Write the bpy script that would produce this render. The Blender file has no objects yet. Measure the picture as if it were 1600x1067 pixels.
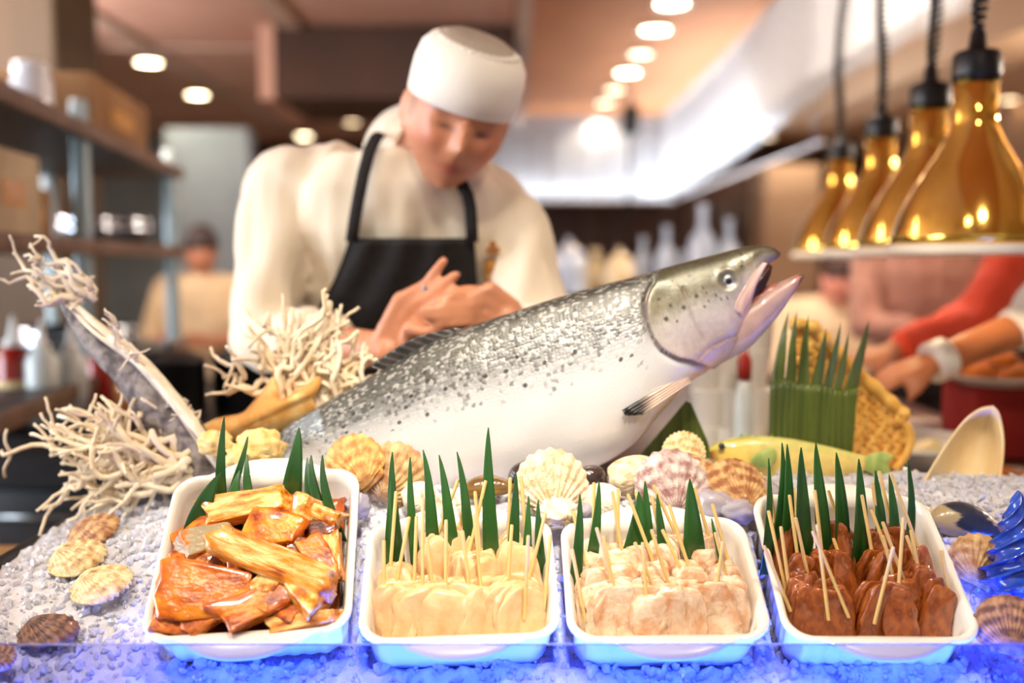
import bpy, bmesh, math, random
import numpy as np
from mathutils import Vector, Matrix, Quaternion, noise

SC = bpy.context.scene
COL = SC.collection
PI = math.pi

# ------------------------------------------------------------------ camera
FPX = 1600 * 35 / 36            # focal length in pixels of the 1600 x 1067 frame
PIT = math.radians(4.54)        # camera looks slightly down
CZ = 1.34                       # camera height (counter top about 0.92)
cam_d = bpy.data.cameras.new('camera')
cam_d.lens = 35
cam_d.sensor_width = 36
cam_d.clip_start = 0.05
cam_d.dof.use_dof = True
cam_d.dof.focus_distance = 1.12
cam_d.dof.aperture_fstop = 1.6
cam = bpy.data.objects.new('camera', cam_d)
COL.objects.link(cam)
cam.location = (0, 0, CZ)
cam.rotation_euler = (PI / 2 - PIT, 0, 0)
SC.camera = cam

# ------------------------------------------------------------------ world, lights, exposure
SC.view_settings.view_transform = 'Standard'
SC.view_settings.look = 'None'
SC.view_settings.gamma = 1.0
SC.view_settings.use_curve_mapping = False
SC.view_settings.exposure = 0.0
wd = bpy.data.worlds.new('world')
SC.world = wd
wd.use_nodes = True
bgn = wd.node_tree.nodes['Background']
bgn.inputs[0].default_value = (1.0, 0.90, 0.80, 1)
bgn.inputs[1].default_value = 0.24


def light(name, typ, loc, target, energy, color, size=0.2, size_y=None, spot=None, blend=0.5):
    l = bpy.data.lights.new(name, typ)
    l.energy = energy
    l.color = color
    if typ == 'AREA':
        l.shape = 'RECTANGLE' if size_y else 'DISK'
        l.size = size
        if size_y:
            l.size_y = size_y
    else:
        l.shadow_soft_size = size
    if typ == 'SPOT':
        l.spot_size = spot
        l.spot_blend = blend
    o = bpy.data.objects.new(name, l)
    COL.objects.link(o)
    o.location = loc
    if target is not None:
        d = Vector(target) - Vector(loc)
        o.rotation_euler = d.to_track_quat('-Z', 'Y').to_euler()
    return o


# ceiling spots above the serving counter (the fixtures are built with the ceiling)
for sx in (-0.75, -0.05, 0.65):
    light('counter_spot_light', 'SPOT', (sx, 0.25, 2.74), (sx * 0.75, 1.2, 1.05), 80, (1.0, 0.86, 0.68), 0.07, spot=1.15, blend=1.0)
light('counter_spot_light', 'SPOT', (0.1, -0.25, 2.66), (-0.04, 1.22, 1.12), 170, (1.0, 0.93, 0.84), 0.05, spot=0.36, blend=0.9)
# daylight through the tall window in the left wall
light('window_daylight', 'AREA', (-4.3, 0.7, 1.85), (-0.2, 1.7, 1.3), 200, (0.86, 0.93, 1.0), 2.6, 1.9)
# weak fill light added behind the camera, no glazing is built
light('front_fill', 'AREA', (0.6, -2.6, 1.9), (0, 2.0, 1.3), 9, (1.0, 0.95, 0.88), 4.0, 2.0)
# unseen uplights added at both sides to brighten the ceiling
light('ceiling_fill', 'AREA', (-3.5, 4.4, 2.25), (-2.6, 4.4, 3.2), 190, (1.0, 0.84, 0.76), 3.0, 0.1)
light('ceiling_fill', 'AREA', (3.6, 3.9, 2.25), (2.6, 3.9, 3.2), 110, (1.0, 0.84, 0.68), 3.0, 0.1)
# general room lighting of the hall: unseen fill lights added above the working aisle
for lx, ly in ((-2.0, 3.3), (0.9, 3.6), (3.2, 3.2)):
    light('hall_fill', 'AREA', (lx, ly, 2.86), (lx, ly + 2.0, 0), 95, (1.0, 0.86, 0.70), 0.9)

# ------------------------------------------------------------------ projection helpers (photo pixel + real distance -> world)
CP, SP = math.cos(PIT), math.sin(PIT)


def ray(px, py):
    a = (px - 800) / FPX
    b = -(py - 533.5) / FPX
    return Vector((a, CP + b * SP, -SP + b * CP))


def P(px, py, Y):
    d = ray(px, py)
    t = Y / d.y
    return Vector((d.x * t, Y, CZ + d.z * t))


def proj(v):
    y = v[1] * CP - (v[2] - CZ) * SP
    u = v[1] * SP + (v[2] - CZ) * CP
    return 800 + FPX * v[0] / y, 533.5 - FPX * u / y


# ------------------------------------------------------------------ object helpers
def link(o, parent=None):
    COL.objects.link(o)
    if parent is not None:
        o.parent = parent
    return o


def tag(o, label=None, cat=None, group=None, kind=None):
    if label:
        o['label'] = label
    if cat:
        o['category'] = cat
    if group:
        o['group'] = group
    if kind:
        o['kind'] = kind
    return o


def thing(name, label, cat, loc=(0, 0, 0), group=None):
    o = bpy.data.objects.new(name, None)
    o.empty_display_size = 0.02
    o.location = loc
    COL.objects.link(o)
    return tag(o, label, cat, group)


def mesh_obj(name, me, mat, parent=None):
    o = bpy.data.objects.new(name, me)
    link(o, parent)
    if mat is not None:
        if isinstance(mat, (list, tuple)):
            if not me.materials:
                for m in mat:
                    me.materials.append(m)
        elif not me.materials:
            me.materials.append(mat)
    return o


class MB:
    """collects shapes in world space; build() links them as one mesh"""

    def __init__(self):
        self.v, self.f, self.mi = [], [], []
        self.cur = 0

    def add(self, verts, faces):
        n = len(self.v)
        self.v.extend([tuple(p) for p in verts])
        self.f.extend([tuple(i + n for i in fc) for fc in faces])
        self.mi.extend([self.cur] * len(faces))
        return self

    def box(self, c, s, rz=0.0, bevel=0.0, rot=None):
        c = Vector(c)
        R = rot if rot is not None else Matrix.Rotation(rz, 3, 'Z')
        hx, hy, hz = s[0] / 2, s[1] / 2, s[2] / 2
        b = min(bevel, hx * .9, hy * .9, hz * .9)
        if b <= 0:
            vs = [(x * hx, y * hy, z * hz) for z in (-1, 1) for y in (-1, 1) for x in (-1, 1)]
            fs = [(0, 2, 3, 1), (4, 5, 7, 6), (0, 1, 5, 4), (2, 6, 7, 3), (0, 4, 6, 2), (1, 3, 7, 5)]
            self.add([c + R @ Vector(p) for p in vs], fs)
        else:
            bm = bmesh.new()
            bmesh.ops.create_cube(bm, size=1)
            for v in bm.verts:
                v.co = Vector((v.co.x * s[0], v.co.y * s[1], v.co.z * s[2]))
            bmesh.ops.bevel(bm, geom=bm.edges[:], offset=b, segments=2, profile=.5, affect='EDGES')
            bm.verts.index_update()
            self.add([c + R @ v.co for v in bm.verts], [[v.index for v in f.verts] for f in bm.faces])
            bm.free()
        return self

    def loft(self, rings, cap=True, closed=False):
        n = len(rings[0])
        k = len(rings)
        vs = [p for r in rings for p in r]
        fs = []
        for i in range(k if closed else k - 1):
            j = (i + 1) % k
            for a in range(n):
                b = (a + 1) % n
                fs.append((i * n + a, i * n + b, j * n + b, j * n + a))
        if cap and not closed:
            fs.append(tuple(range(n - 1, -1, -1)))
            fs.append(tuple((k - 1) * n + a for a in range(n)))
        return self.add(vs, fs)

    def tube(self, pts, rad, n=8, cap=True, flat=1.0, flatdir=None):
        pts = [Vector(p) for p in pts]
        if not isinstance(rad, (list, tuple)):
            rad = [rad] * len(pts)
        rings = []
        prev = None
        for i, p in enumerate(pts):
            t = (pts[min(i + 1, len(pts) - 1)] - pts[max(i - 1, 0)])
            if t.length < 1e-9:
                t = Vector((0, 0, 1))
            t.normalize()
            if prev is None:
                ref = Vector((0, 0, 1)) if abs(t.z) < .9 else Vector((1, 0, 0))
                if flatdir is not None:
                    ref = Vector(flatdir)
                u = (ref - t * ref.dot(t)).normalized()
            else:
                u = (prev - t * prev.dot(t))
                if u.length < 1e-6:
                    u = t.orthogonal()
                u.normalize()
            w = t.cross(u)
            prev = u
            rings.append([p + (u * math.cos(2 * PI * a / n) * flat + w * math.sin(2 * PI * a / n)) * rad[i] for a in range(n)])
        return self.loft(rings, cap)

    def lathe(self, prof, c=(0, 0, 0), n=32, axis=None):
        """prof: (radius, height) list; axis: Matrix 3x3"""
        c = Vector(c)
        R = axis if axis is not None else Matrix.Identity(3)
        rings = [[c + R @ Vector((r * math.cos(2 * PI * a / n), r * math.sin(2 * PI * a / n), z)) for a in range(n)] for r, z in prof]
        return self.loft(rings, True)

    def ball(self, c, r, n=16, m=10, R=None):
        c = Vector(c)
        if not isinstance(r, (list, tuple)):
            r = (r, r, r)
        rings = []
        for i in range(m + 1):
            ph = PI * (i + .15) / (m + .3) - PI / 2
            ring = []
            for a in range(n):
                q = Vector((r[0] * math.cos(ph) * math.cos(2 * PI * a / n), r[1] * math.cos(ph) * math.sin(2 * PI * a / n), r[2] * math.sin(ph)))
                ring.append(c + (R @ q if R is not None else q))
            rings.append(ring)
        return self.loft(rings, True)

    def capsule(self, a, b, ra, rb, n=14, m=5):
        a, b = Vector(a), Vector(b)
        t = (b - a)
        L = t.length
        t = t / L if L > 1e-9 else Vector((0, 0, 1))
        u = t.orthogonal().normalized()
        w = t.cross(u)
        rings = []
        for i in range(m + 1):
            ph = -PI / 2 + (PI / 2) * (i + .12) / (m + .12)
            rings.append((a + t * (ra * math.sin(ph)), ra * math.cos(ph)))
        for i in range(m + 1):
            ph = (PI / 2) * (i) / (m + .12)
            rings.append((b + t * (rb * math.sin(ph)), rb * math.cos(ph)))
        return self.loft([[c + (u * math.cos(2 * PI * k / n) + w * math.sin(2 * PI * k / n)) * r for k in range(n)] for c, r in rings], True)

    def mesh(self, name, smooth=True, origin=None):
        me = bpy.data.meshes.new(name)
        vs = self.v
        if origin is not None:
            o = Vector(origin)
            vs = [tuple(Vector(p) - o) for p in vs]
        me.from_pydata(vs, [], self.f)
        if smooth:
            me.polygons.foreach_set('use_smooth', [True] * len(me.polygons))
        if any(self.mi):
            me.polygons.foreach_set('material_index', self.mi)
        me.update()
        return me

    def build(self, name, mat, parent=None, smooth=True, origin=None, sharp=None):
        """origin None: parent location (world-space parent chain) or the bottom centre of the shape"""
        if origin is None:
            if parent is not None:
                origin = Vector((0, 0, 0))
                q = parent
                while q is not None:
                    origin = origin + q.location
                    q = q.parent
                me = self.mesh(name, smooth, origin)
                o = mesh_obj(name, me, mat, parent)
            else:
                a = np.array(self.v)
                origin = Vector(((a[:, 0].min() + a[:, 0].max()) / 2, (a[:, 1].min() + a[:, 1].max()) / 2, a[:, 2].min()))
                me = self.mesh(name, smooth, origin)
                o = mesh_obj(name, me, mat, None)
                o.location = origin
        else:
            me = self.mesh(name, smooth, origin)
            o = mesh_obj(name, me, mat, parent)
            if parent is None:
                o.location = origin
        if sharp and smooth:
            try:
                me.set_sharp_from_angle(angle=math.radians(sharp))
            except Exception:
                pass
        return o


def axes_matrix(x, y, z, loc):
    m = Matrix.Identity(4)
    for i in range(3):
        m[i][0], m[i][1], m[i][2], m[i][3] = x[i], y[i], z[i], loc[i]
    return m


def dup(root, loc=None, label=None, group=None):
    r = root.copy()
    COL.objects.link(r)
    if loc is not None:
        r.location = loc
    if label:
        r['label'] = label
    if group:
        r['group'] = group
    for ch in list(root.children):
        c = ch.copy()
        COL.objects.link(c)
        c.parent = r
        for g in ch.children:
            d = g.copy()
            COL.objects.link(d)
            d.parent = c
    return r


def catmull(pts, n):
    """pts (k,d) array -> n samples, uniform in parameter by chord length"""
    pts = np.asarray(pts, float)
    k = len(pts)
    d = np.r_[0, np.cumsum(np.linalg.norm(np.diff(pts, axis=0), axis=1) ** .5)]
    t = np.linspace(0, d[-1], n)
    out = np.zeros((n, pts.shape[1]))
    for q, tt in enumerate(t):
        i = min(max(int(np.searchsorted(d, tt) - 1), 0), k - 2)
        h = (tt - d[i]) / (d[i + 1] - d[i])
        p0 = pts[max(i - 1, 0)]
        p1, p2 = pts[i], pts[i + 1]
        p3 = pts[min(i + 2, k - 1)]
        m1 = (p2 - p0) / max(d[i + 1] - d[max(i - 1, 0)], 1e-9) * (d[i + 1] - d[i])
        m2 = (p3 - p1) / max(d[min(i + 2, k - 1)] - d[i], 1e-9) * (d[i + 1] - d[i])
        out[q] = (2 * h ** 3 - 3 * h ** 2 + 1) * p1 + (h ** 3 - 2 * h ** 2 + h) * m1 + (-2 * h ** 3 + 3 * h ** 2) * p2 + (h ** 3 - h ** 2) * m2
    return out


ORD = ['first', 'second', 'third', 'fourth', 'fifth', 'sixth', 'seventh', 'eighth', 'ninth', 'tenth', 'eleventh', 'twelfth']


# ------------------------------------------------------------------ materials
def lin(c):
    return tuple(((x / 255) / 12.92 if x / 255 <= .04045 else ((x / 255 + .055) / 1.055) ** 2.4) for x in c)


def mat(name, col, rough=.5, metal=0., col2=None, scale=10., detail=3., lo=.35, hi=.65, bump=0., bscale=None, bdist=.002,
        coat=0., trans=0., ior=1.45, emit=None, estr=0., spec=.5, sss=0., rand=False, kind='noise', stretch=None, col3=None, aniso=None, sheen=0.):
    m = bpy.data.materials.new(name)
    m.use_nodes = True
    nt = m.node_tree
    b = nt.nodes['Principled BSDF']
    L = nt.links

    def n(t):
        return nt.nodes.new(t)
    b.inputs['Base Color'].default_value = (*lin(col), 1)
    b.inputs['Roughness'].default_value = rough
    b.inputs['Metallic'].default_value = metal
    b.inputs['IOR'].default_value = ior
    b.inputs['Coat Weight'].default_value = coat
    b.inputs['Coat Roughness'].default_value = .08
    b.inputs['Transmission Weight'].default_value = trans
    b.inputs['Specular IOR Level'].default_value = spec
    if sheen:
        b.inputs['Sheen Weight'].default_value = sheen
    if sss:
        b.inputs['Subsurface Weight'].default_value = sss
        b.inputs['Subsurface Radius'].default_value = (.02, .008, .004)
        b.inputs['Subsurface Scale'].default_value = .5
    if emit is not None:
        b.inputs['Emission Color'].default_value = (*lin(emit), 1)
        b.inputs['Emission Strength'].default_value = estr
    vec = None
    if col2 is not None or bump:
        tc = n('ShaderNodeTexCoord')
        vec = tc.outputs['Object']
        if rand:
            oi = n('ShaderNodeObjectInfo')
            mu = n('ShaderNodeMath')
            mu.operation = 'MULTIPLY'
            mu.inputs[1].default_value = 37.
            L.new(oi.outputs['Random'], mu.inputs[0])
            ad = n('ShaderNodeVectorMath')
            ad.operation = 'ADD'
            L.new(vec, ad.inputs[0])
            L.new(mu.outputs[0], ad.inputs[1])
            vec = ad.outputs[0]
        if stretch:
            mp = n('ShaderNodeMapping')
            mp.inputs['Scale'].default_value = stretch
            L.new(vec, mp.inputs[0])
            vec = mp.outputs[0]

    def tex(sc, det):
        if kind == 'voronoi':
            t = n('ShaderNodeTexVoronoi')
            t.inputs['Scale'].default_value = sc
            o = t.outputs['Distance']
        elif kind == 'wave':
            t = n('ShaderNodeTexWave')
            t.inputs['Scale'].default_value = sc
            t.inputs['Distortion'].default_value = 3.
            t.inputs['Detail'].default_value = det
            o = t.outputs['Fac']
        else:
            t = n('ShaderNodeTexNoise')
            t.inputs['Scale'].default_value = sc
            t.inputs['Detail'].default_value = det
            o = t.outputs['Fac']
        L.new(vec, t.inputs['Vector'])
        return o
    if col2 is not None:
        o = tex(scale, detail)
        r = n('ShaderNodeValToRGB')
        r.color_ramp.elements[0].position = lo
        r.color_ramp.elements[0].color = (*lin(col), 1)
        r.color_ramp.elements[1].position = hi
        r.color_ramp.elements[1].color = (*lin(col2), 1)
        if col3 is not None:
            e = r.color_ramp.elements.new(min(.98, hi + (hi - lo) * .8))
            e.color = (*lin(col3), 1)
        L.new(o, r.inputs[0])
        L.new(r.outputs[0], b.inputs['Base Color'])
    if bump:
        o = tex(bscale or scale * 2, 4.)
        bn = n('ShaderNodeBump')
        bn.inputs['Strength'].default_value = bump
        bn.inputs['Distance'].default_value = bdist
        L.new(o, bn.inputs['Height'])
        L.new(bn.outputs[0], b.inputs['Normal'])
    return m


def mat_attr(name, attr='Col', rough=.5, bump=0., bscale=200., coat=0., metal=0., mottle=0., mscale=30., sss=0., bdist=.001):
    """base colour from a colour attribute, with fine procedural variation"""
    m = bpy.data.materials.new(name)
    m.use_nodes = True
    nt = m.node_tree
    b = nt.nodes['Principled BSDF']
    L = nt.links
    at = nt.nodes.new('ShaderNodeAttribute')
    at.attribute_name = attr
    b.inputs['Roughness'].default_value = rough
    b.inputs['Coat Weight'].default_value = coat
    b.inputs['Metallic'].default_value = metal
    if sss:
        b.inputs['Subsurface Weight'].default_value = sss
        b.inputs['Subsurface Radius'].default_value = (.02, .008, .004)
        b.inputs['Subsurface Scale'].default_value = .4
    out = at.outputs['Color']
    tc = nt.nodes.new('ShaderNodeTexCoord')
    if mottle:
        t = nt.nodes.new('ShaderNodeTexNoise')
        t.inputs['Scale'].default_value = mscale
        t.inputs['Detail'].default_value = 4
        L.new(tc.outputs['Object'], t.inputs['Vector'])
        mr = nt.nodes.new('ShaderNodeMapRange')
        mr.inputs['From Min'].default_value = .3
        mr.inputs['From Max'].default_value = .7
        mr.inputs['To Min'].default_value = 1 - mottle
        mr.inputs['To Max'].default_value = 1 + mottle
        L.new(t.outputs['Fac'], mr.inputs[0])
        mx = nt.nodes.new('ShaderNodeMix')
        mx.data_type = 'RGBA'
        mx.blend_type = 'MULTIPLY'
        mx.inputs[0].default_value = 1
        L.new(out, mx.inputs[6])
        L.new(mr.outputs[0], mx.inputs[7])
        out = mx.outputs[2]
    L.new(out, b.inputs['Base Color'])
    if bump:
        t = nt.nodes.new('ShaderNodeTexNoise')
        t.inputs['Scale'].default_value = bscale
        L.new(tc.outputs['Object'], t.inputs['Vector'])
        bn = nt.nodes.new('ShaderNodeBump')
        bn.inputs['Strength'].default_value = bump
        bn.inputs['Distance'].default_value = bdist
        L.new(t.outputs['Fac'], bn.inputs['Height'])
        L.new(bn.outputs[0], b.inputs['Normal'])
    return m


def set_col(me, cols, name='Col'):
    a = me.color_attributes.new(name, 'FLOAT_COLOR', 'POINT')
    arr = np.ones((len(me.vertices), 4), np.float32)
    arr[:, :3] = cols
    a.data.foreach_set('color', arr.ravel())


def remesh(mb, name, voxel, smooth=4):
    """union of overlapping closed shapes -> one continuous smooth surface"""
    me = mb.mesh(name)
    o = bpy.data.objects.new(name, me)
    COL.objects.link(o)
    r = o.modifiers.new('r', 'REMESH')
    r.mode = 'VOXEL'
    r.voxel_size = voxel
    s = o.modifiers.new('s', 'SMOOTH')
    s.iterations = smooth
    s.factor = .5
    dg = bpy.context.evaluated_depsgraph_get()
    me2 = bpy.data.meshes.new_from_object(o.evaluated_get(dg))
    bpy.data.objects.remove(o)
    bpy.data.meshes.remove(me)
    me2.polygons.foreach_set('use_smooth', [True] * len(me2.polygons))
    me2.name = name
    return me2

# ================================================================== SETTING
M = {}
M['ceil_l'] = mat('pinkish_ceiling_paint', (200, 162, 146), .85, col2=(184, 146, 130), scale=1.2, bump=.05, bscale=60)
M['ceil_m'] = mat('caramel_ceiling_paint', (190, 128, 84), .8, col2=(176, 114, 72), scale=.9, bump=.05, bscale=60)
M['ceil_r'] = mat('beige_ceiling_paint', (226, 190, 154), .8, col2=(212, 174, 138), scale=.8, bump=.05, bscale=60)
M['strip'] = mat('pale_ceiling_trim_paint', (190, 168, 152), .7, col2=(176, 152, 138), scale=3)
M['darkwood'] = mat('dark_walnut_panel', (62, 32, 18), .5, col2=(44, 22, 13), scale=5, stretch=(1, 1, .15), bump=.1, bscale=30)
M['darkbrown'] = mat('dark_brown_bulkhead', (66, 36, 22), .6, col2=(52, 28, 16), scale=2)
M['floor'] = mat('beige_stone_floor', (176, 150, 124), .4, col2=(150, 126, 104), scale=3, bump=.05, bscale=40)
M['wall_grey'] = mat('blue_grey_plaster', (158, 168, 174), .8, col2=(136, 147, 153), scale=1.5, bump=.05, bscale=50)
M['wall_warm'] = mat('warm_beige_plaster', (196, 160, 128), .8, col2=(172, 134, 104), scale=1.2, bump=.05, bscale=50)
M['olive'] = mat('olive_brown_panel', (92, 74, 52), .6, col2=(70, 56, 40), scale=2, stretch=(1, 1, .1))
M['black'] = mat('black_plastic', (16, 16, 18), .4, col2=(24, 24, 26), scale=40)
M['white_metal'] = mat('white_painted_metal', (226, 222, 214), .4, col2=(214, 208, 200), scale=20)
M['lamp_glow'] = mat('lit_lamp_disc', (255, 240, 205), .5, emit=(255, 232, 190), estr=30)
M['lamp_soft'] = mat('dimmed_lamp_disc', (255, 232, 196), .5, emit=(255, 222, 176), estr=10)
M['led_white'] = mat('cool_white_led', (230, 240, 255), .5, emit=(215, 230, 255), estr=5)
M['daylight'] = mat('daylit_frosted_pane', (225, 236, 250), .4, emit=(205, 225, 255), estr=2.2)
M['steel'] = mat('brushed_steel', (176, 182, 184), .32, .9, col2=(150, 156, 160), scale=30, stretch=(1, 1, .05))
M['dark_steel'] = mat('dark_grey_steel', (58, 58, 62), .42, .5, col2=(46, 46, 50), scale=12, stretch=(.1, 1, 1))


def structure(mb, name, m, smooth=False):
    o = mb.build(name, m, None, smooth)
    o['kind'] = 'structure'
    return o


ZC = 2.9
structure(MB().box((0, 5.5, -.05), (13, 17, .1)), 'floor', M['floor'])
structure(MB().box((-3.25, 5.6, ZC + .1), (6.5, 16.8, .2)), 'ceiling', M['ceil_l'])
structure(MB().box((.78, 5.6, ZC + .11), (1.56, 16.8, .2)), 'ceiling', M['ceil_m'])
structure(MB().box((4.03, 5.6, ZC + .1), (4.94, 16.8, .2)), 'ceiling', M['ceil_r'])
structure(MB().box((.075, 6.9, ZC - .05), (.09, 9.6, .1)), 'trim_1', M['strip'])
# pale strips that part the pinkish ceiling into panels
k = 2
for x0 in (-4.1, -2.65, -1.45):
    structure(MB().box((x0, 7.2, ZC - .012), (.13, 10, .025)), 'trim_%d' % k, M['strip'])
    k += 1
for y0 in (5.2, 7.4, 9.8):
    structure(MB().box((-3.0, y0, ZC - .008), (3.9, .1, .018)), 'trim_%d' % k, M['strip'])
    k += 1
# dropped bulkhead, dark brown, over the aisle
bulk = structure(MB().box((-.78, 7.25, ZC - .24), (1.56, 1.1, .48), bevel=.01), 'trim_%d' % k, M['darkbrown'])
k += 1
structure(MB().box((-1.62, 7.25, ZC - .24), (.10, 1.1, .48)), 'trim_%d' % k, M['ceil_l'])
k += 1
# soffit steps on the right
structure(MB().box((3.0, 5.0, ZC - .16), (.5, 9, .32), rz=.05), 'trim_%d' % k, M['ceil_r'])
k += 1
structure(MB().box((2.45, 3.3, ZC - .1), (.6, 3.4, .2), rz=.05), 'trim_%d' % k, M['strip'])
k += 1
# back wall: dark walnut panelling behind the bar, plaster either side
bw = structure(MB().box((1.0, 13.2, 1.45), (13, .2, 2.9)), 'wall_back', M['darkbrown'])
for i in range(14):
    p = MB().box((-1.9 + i * .42, 13.08, 1.05), (.40, .05, 2.1), bevel=.01).build('panel', M['darkwood'], bw)
structure(MB().box((-5.2, 12.6, 1.45), (2.6, .3, 2.9), bevel=.02), 'wall_left', M['wall_grey'])
structure(MB().box((-2.51, 8.4, 1.22), (.70, .25, 2.44), bevel=.02), 'wall_left', M['wall_grey'])
wl = structure(MB().box((-5.2, 1.5, .3), (.2, 9, .6)).box((-5.2, 1.5, 2.82), (.2, 9, .2)).box((-5.2, 5.2, 1.66), (.2, 2.0, 2.2)).box((-5.2, -1.5, 1.66), (.2, 2.4, 2.2)), 'wall_left', M['wall_grey'])
# window in the left wall: frame and three panes
wroot = MB()
for yy in (-.3, 1.2, 2.7, 4.2):
    wroot.box((-5.15, yy, 1.66), (.08, .07, 2.12), bevel=.008)
wroot.box((-5.15, 1.95, .63), (.08, 4.6, .07), bevel=.008).box((-5.15, 1.95, 2.69), (.08, 4.6, .07), bevel=.008)
win = structure(wroot, 'window_1', M['white_metal'])
for yy in (.45, 1.95, 3.45):
    MB().box((-5.17, yy, 1.66), (.01, 1.43, 2.0)).build('pane', M['daylight'], win)
# the far window glimpsed past the shelving rack
win2 = structure(MB().box((-3.95, 6.9, 2.18), (1.5, .06, .06)).box((-3.95, 6.9, 1.22), (1.5, .06, .06)).box((-4.7, 6.9, 1.7), (.06, .06, 1.0)).box((-3.2, 6.9, 1.7), (.06, .06, 1.0)).box((-3.95, 6.9, 1.7), (.05, .05, 1.0)), 'window_2', M['white_metal'])
for xx in (-4.33, -3.58):
    MB().box((xx, 6.91, 1.7), (.70, .01, .92)).build('pane', M['daylight'], win2)
structure(MB().box((-3.95, 7.05, 1.45), (1.8, .2, 2.9)), 'wall_left', M['olive'])
# pillar at the top left and the beige piers at the right
structure(MB().box((-2.62, 4.9, 1.45), (1.05, .5, 2.9), bevel=.02), 'wall_left', M['olive'])
structure(MB().box((3.05, 11.2, 1.2), (.62, .6, 2.4), bevel=.02), 'wall_right', M['wall_warm'])
structure(MB().box((5.0, 8.2, 1.45), (.25, 10, 2.9)), 'wall_right', M['wall_warm'])
structure(MB().box((4.05, 6.2, 1.25), (1.3, .4, 2.5), bevel=.02), 'wall_right', M['darkbrown'])

# ------------------------------------------------------------------ ceiling lights
lp = MB().lathe([(.075, 0), (.118, 0), (.122, -.008), (.118, -.016), (.098, -.016), (.092, -.006), (.075, -.004)], n=28)
lamp_rim_me = lp.mesh('rim')
lamp_disc_me = MB().lathe([(.001, -.007), (.06, -.0085), (.092, -.007), (.092, -.003), (.001, -.003)], n=28).mesh('lamp_disc')
lamp_disc2_me = lamp_disc_me.copy()
nl = 0


def ceiling_light(px, py, label, z=ZC, soft=False, s=1.0, at=None):
    d = ray(px, py)
    if at is None:
        t = (z - CZ) / d.z
        loc = Vector((d.x * t, d.y * t, z))
    else:
        loc = Vector(at)
    o = thing('ceiling_light', label, 'ceiling light', loc, 'round downlights in the ceiling')
    o.scale = (s, s, 1)
    mesh_obj('rim', lamp_rim_me, M['white_metal'], o)
    mesh_obj('lamp_disc', lamp_disc2_me if soft else lamp_disc_me, M['lamp_soft'] if soft else M['lamp_glow'], o)
    return loc


for px, py, lab, soft in (
        (232, 96, 'bright round downlight nearest the olive pillar at the upper left', False),
        (308, 147, 'bright round downlight beside the pale patch on the pinkish ceiling', False),
        (475, 212, "glowing downlight just above the chef's left-hand shoulder in the photo", False),
        (590, 178, "yellowish downlight peeking out beside the chef's ear", True),
        (550, 190, 'faint small downlight left of the yellowish one by the ear', True),
        (1050, 4, 'topmost downlight of the row on the caramel ceiling, cut by the frame', False),
        (1024, 45, 'second downlight from the top of the row on the caramel ceiling', False),
        (1001, 83, 'dim third downlight from the top on the caramel ceiling', True),
        (981, 112, 'fourth downlight from the top on the caramel ceiling', False),
        (960, 139, 'fifth downlight from the top on the caramel ceiling', True),
        (945, 160, 'sixth downlight from the top on the caramel ceiling', True),
        (937, 184, 'lowest downlight of the row, just above the pale bead curtain', True),
        (1260, 176, 'upper of the downlights on the beige ceiling right of the curtain', True),
        (1296, 152, "downlight on the beige ceiling beside the leftmost lamp's cord", True),
        (1200, 213, 'round downlight on the beige ceiling close to the curtain edge', True),
        (1174, 231, 'lowest downlight on the beige ceiling right of the curtain', True),
        (1577, 155, 'dim downlight at the far right past the nearest brass lamp', True)):
    ceiling_light(px, py, lab, soft=soft, s=.85 if soft else 1.0)
# the downlights light the hall
for px, py, e in ((232, 96, 70), (308, 147, 70), (475, 212, 80), (1024, 45, 60), (981, 112, 60), (937, 184, 70), (1260, 176, 60), (1200, 213, 60)):
    d = ray(px, py)
    t = (ZC - .02 - CZ) / d.z
    light('downlight_beam', 'SPOT', (d.x * t, d.y * t, ZC - .02), (d.x * t, d.y * t, 0), e, (1.0, .87, .68), .05, spot=2.7, blend=.6)
for sx in (-0.75, -0.05, 0.65):
    q = thing('track_spotlight', 'ceiling spotlight aimed at the food counter, %s of three' % {-.75: 'leftmost', -.05: 'middle', .65: 'rightmost'}[sx], 'spotlight', (sx, .25, ZC), 'spotlights above the counter')
    MB().lathe([(.05, 2.77 - ZC), (.055, 2.80 - ZC), (.055, 2.86 - ZC), (.02, 2.87 - ZC), (.02, 0)], n=20).build('housing', M['black'], q, origin=(0, 0, 0))

q = thing('track_spotlight', 'narrow ceiling spotlight aimed at the salmon', 'spotlight', (.1, -.25, ZC), 'spotlights above the counter')
MB().lathe([(.04, 2.69 - ZC), (.045, 2.72 - ZC), (.045, 2.84 - ZC), (.02, 2.86 - ZC), (.02, 0)], n=20).build('housing', M['black'], q, origin=(0, 0, 0))
# ------------------------------------------------------------------ bead curtains: thousands of fine strands hung from the ceiling
M['bead'] = mat('pearly_bead_strand', (222, 222, 224), .35, col2=(200, 200, 206), scale=30)
rng = random.Random(5)


def curtain(name, pts, label):
    """pts: (x, y, z_bottom) along the track"""
    mb = MB()
    for x, y, zb in pts:
        zb += rng.uniform(-.02, .02)
        dx, dy = rng.uniform(-.006, .006), rng.uniform(-.006, .006)
        r = rng.uniform(.003, .0046)
        mb.add([(x + dx + r * math.cos(a), y + dy + r * math.sin(a), z) for z in (zb, ZC - .02) for a in (0, 2.094, 4.189)],
               [(0, 1, 4, 3), (1, 2, 5, 4), (2, 0, 3, 5)])
    o = mb.build(name, M['bead'])
    tag(o, label, 'curtain', None, 'stuff')
    return o


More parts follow.
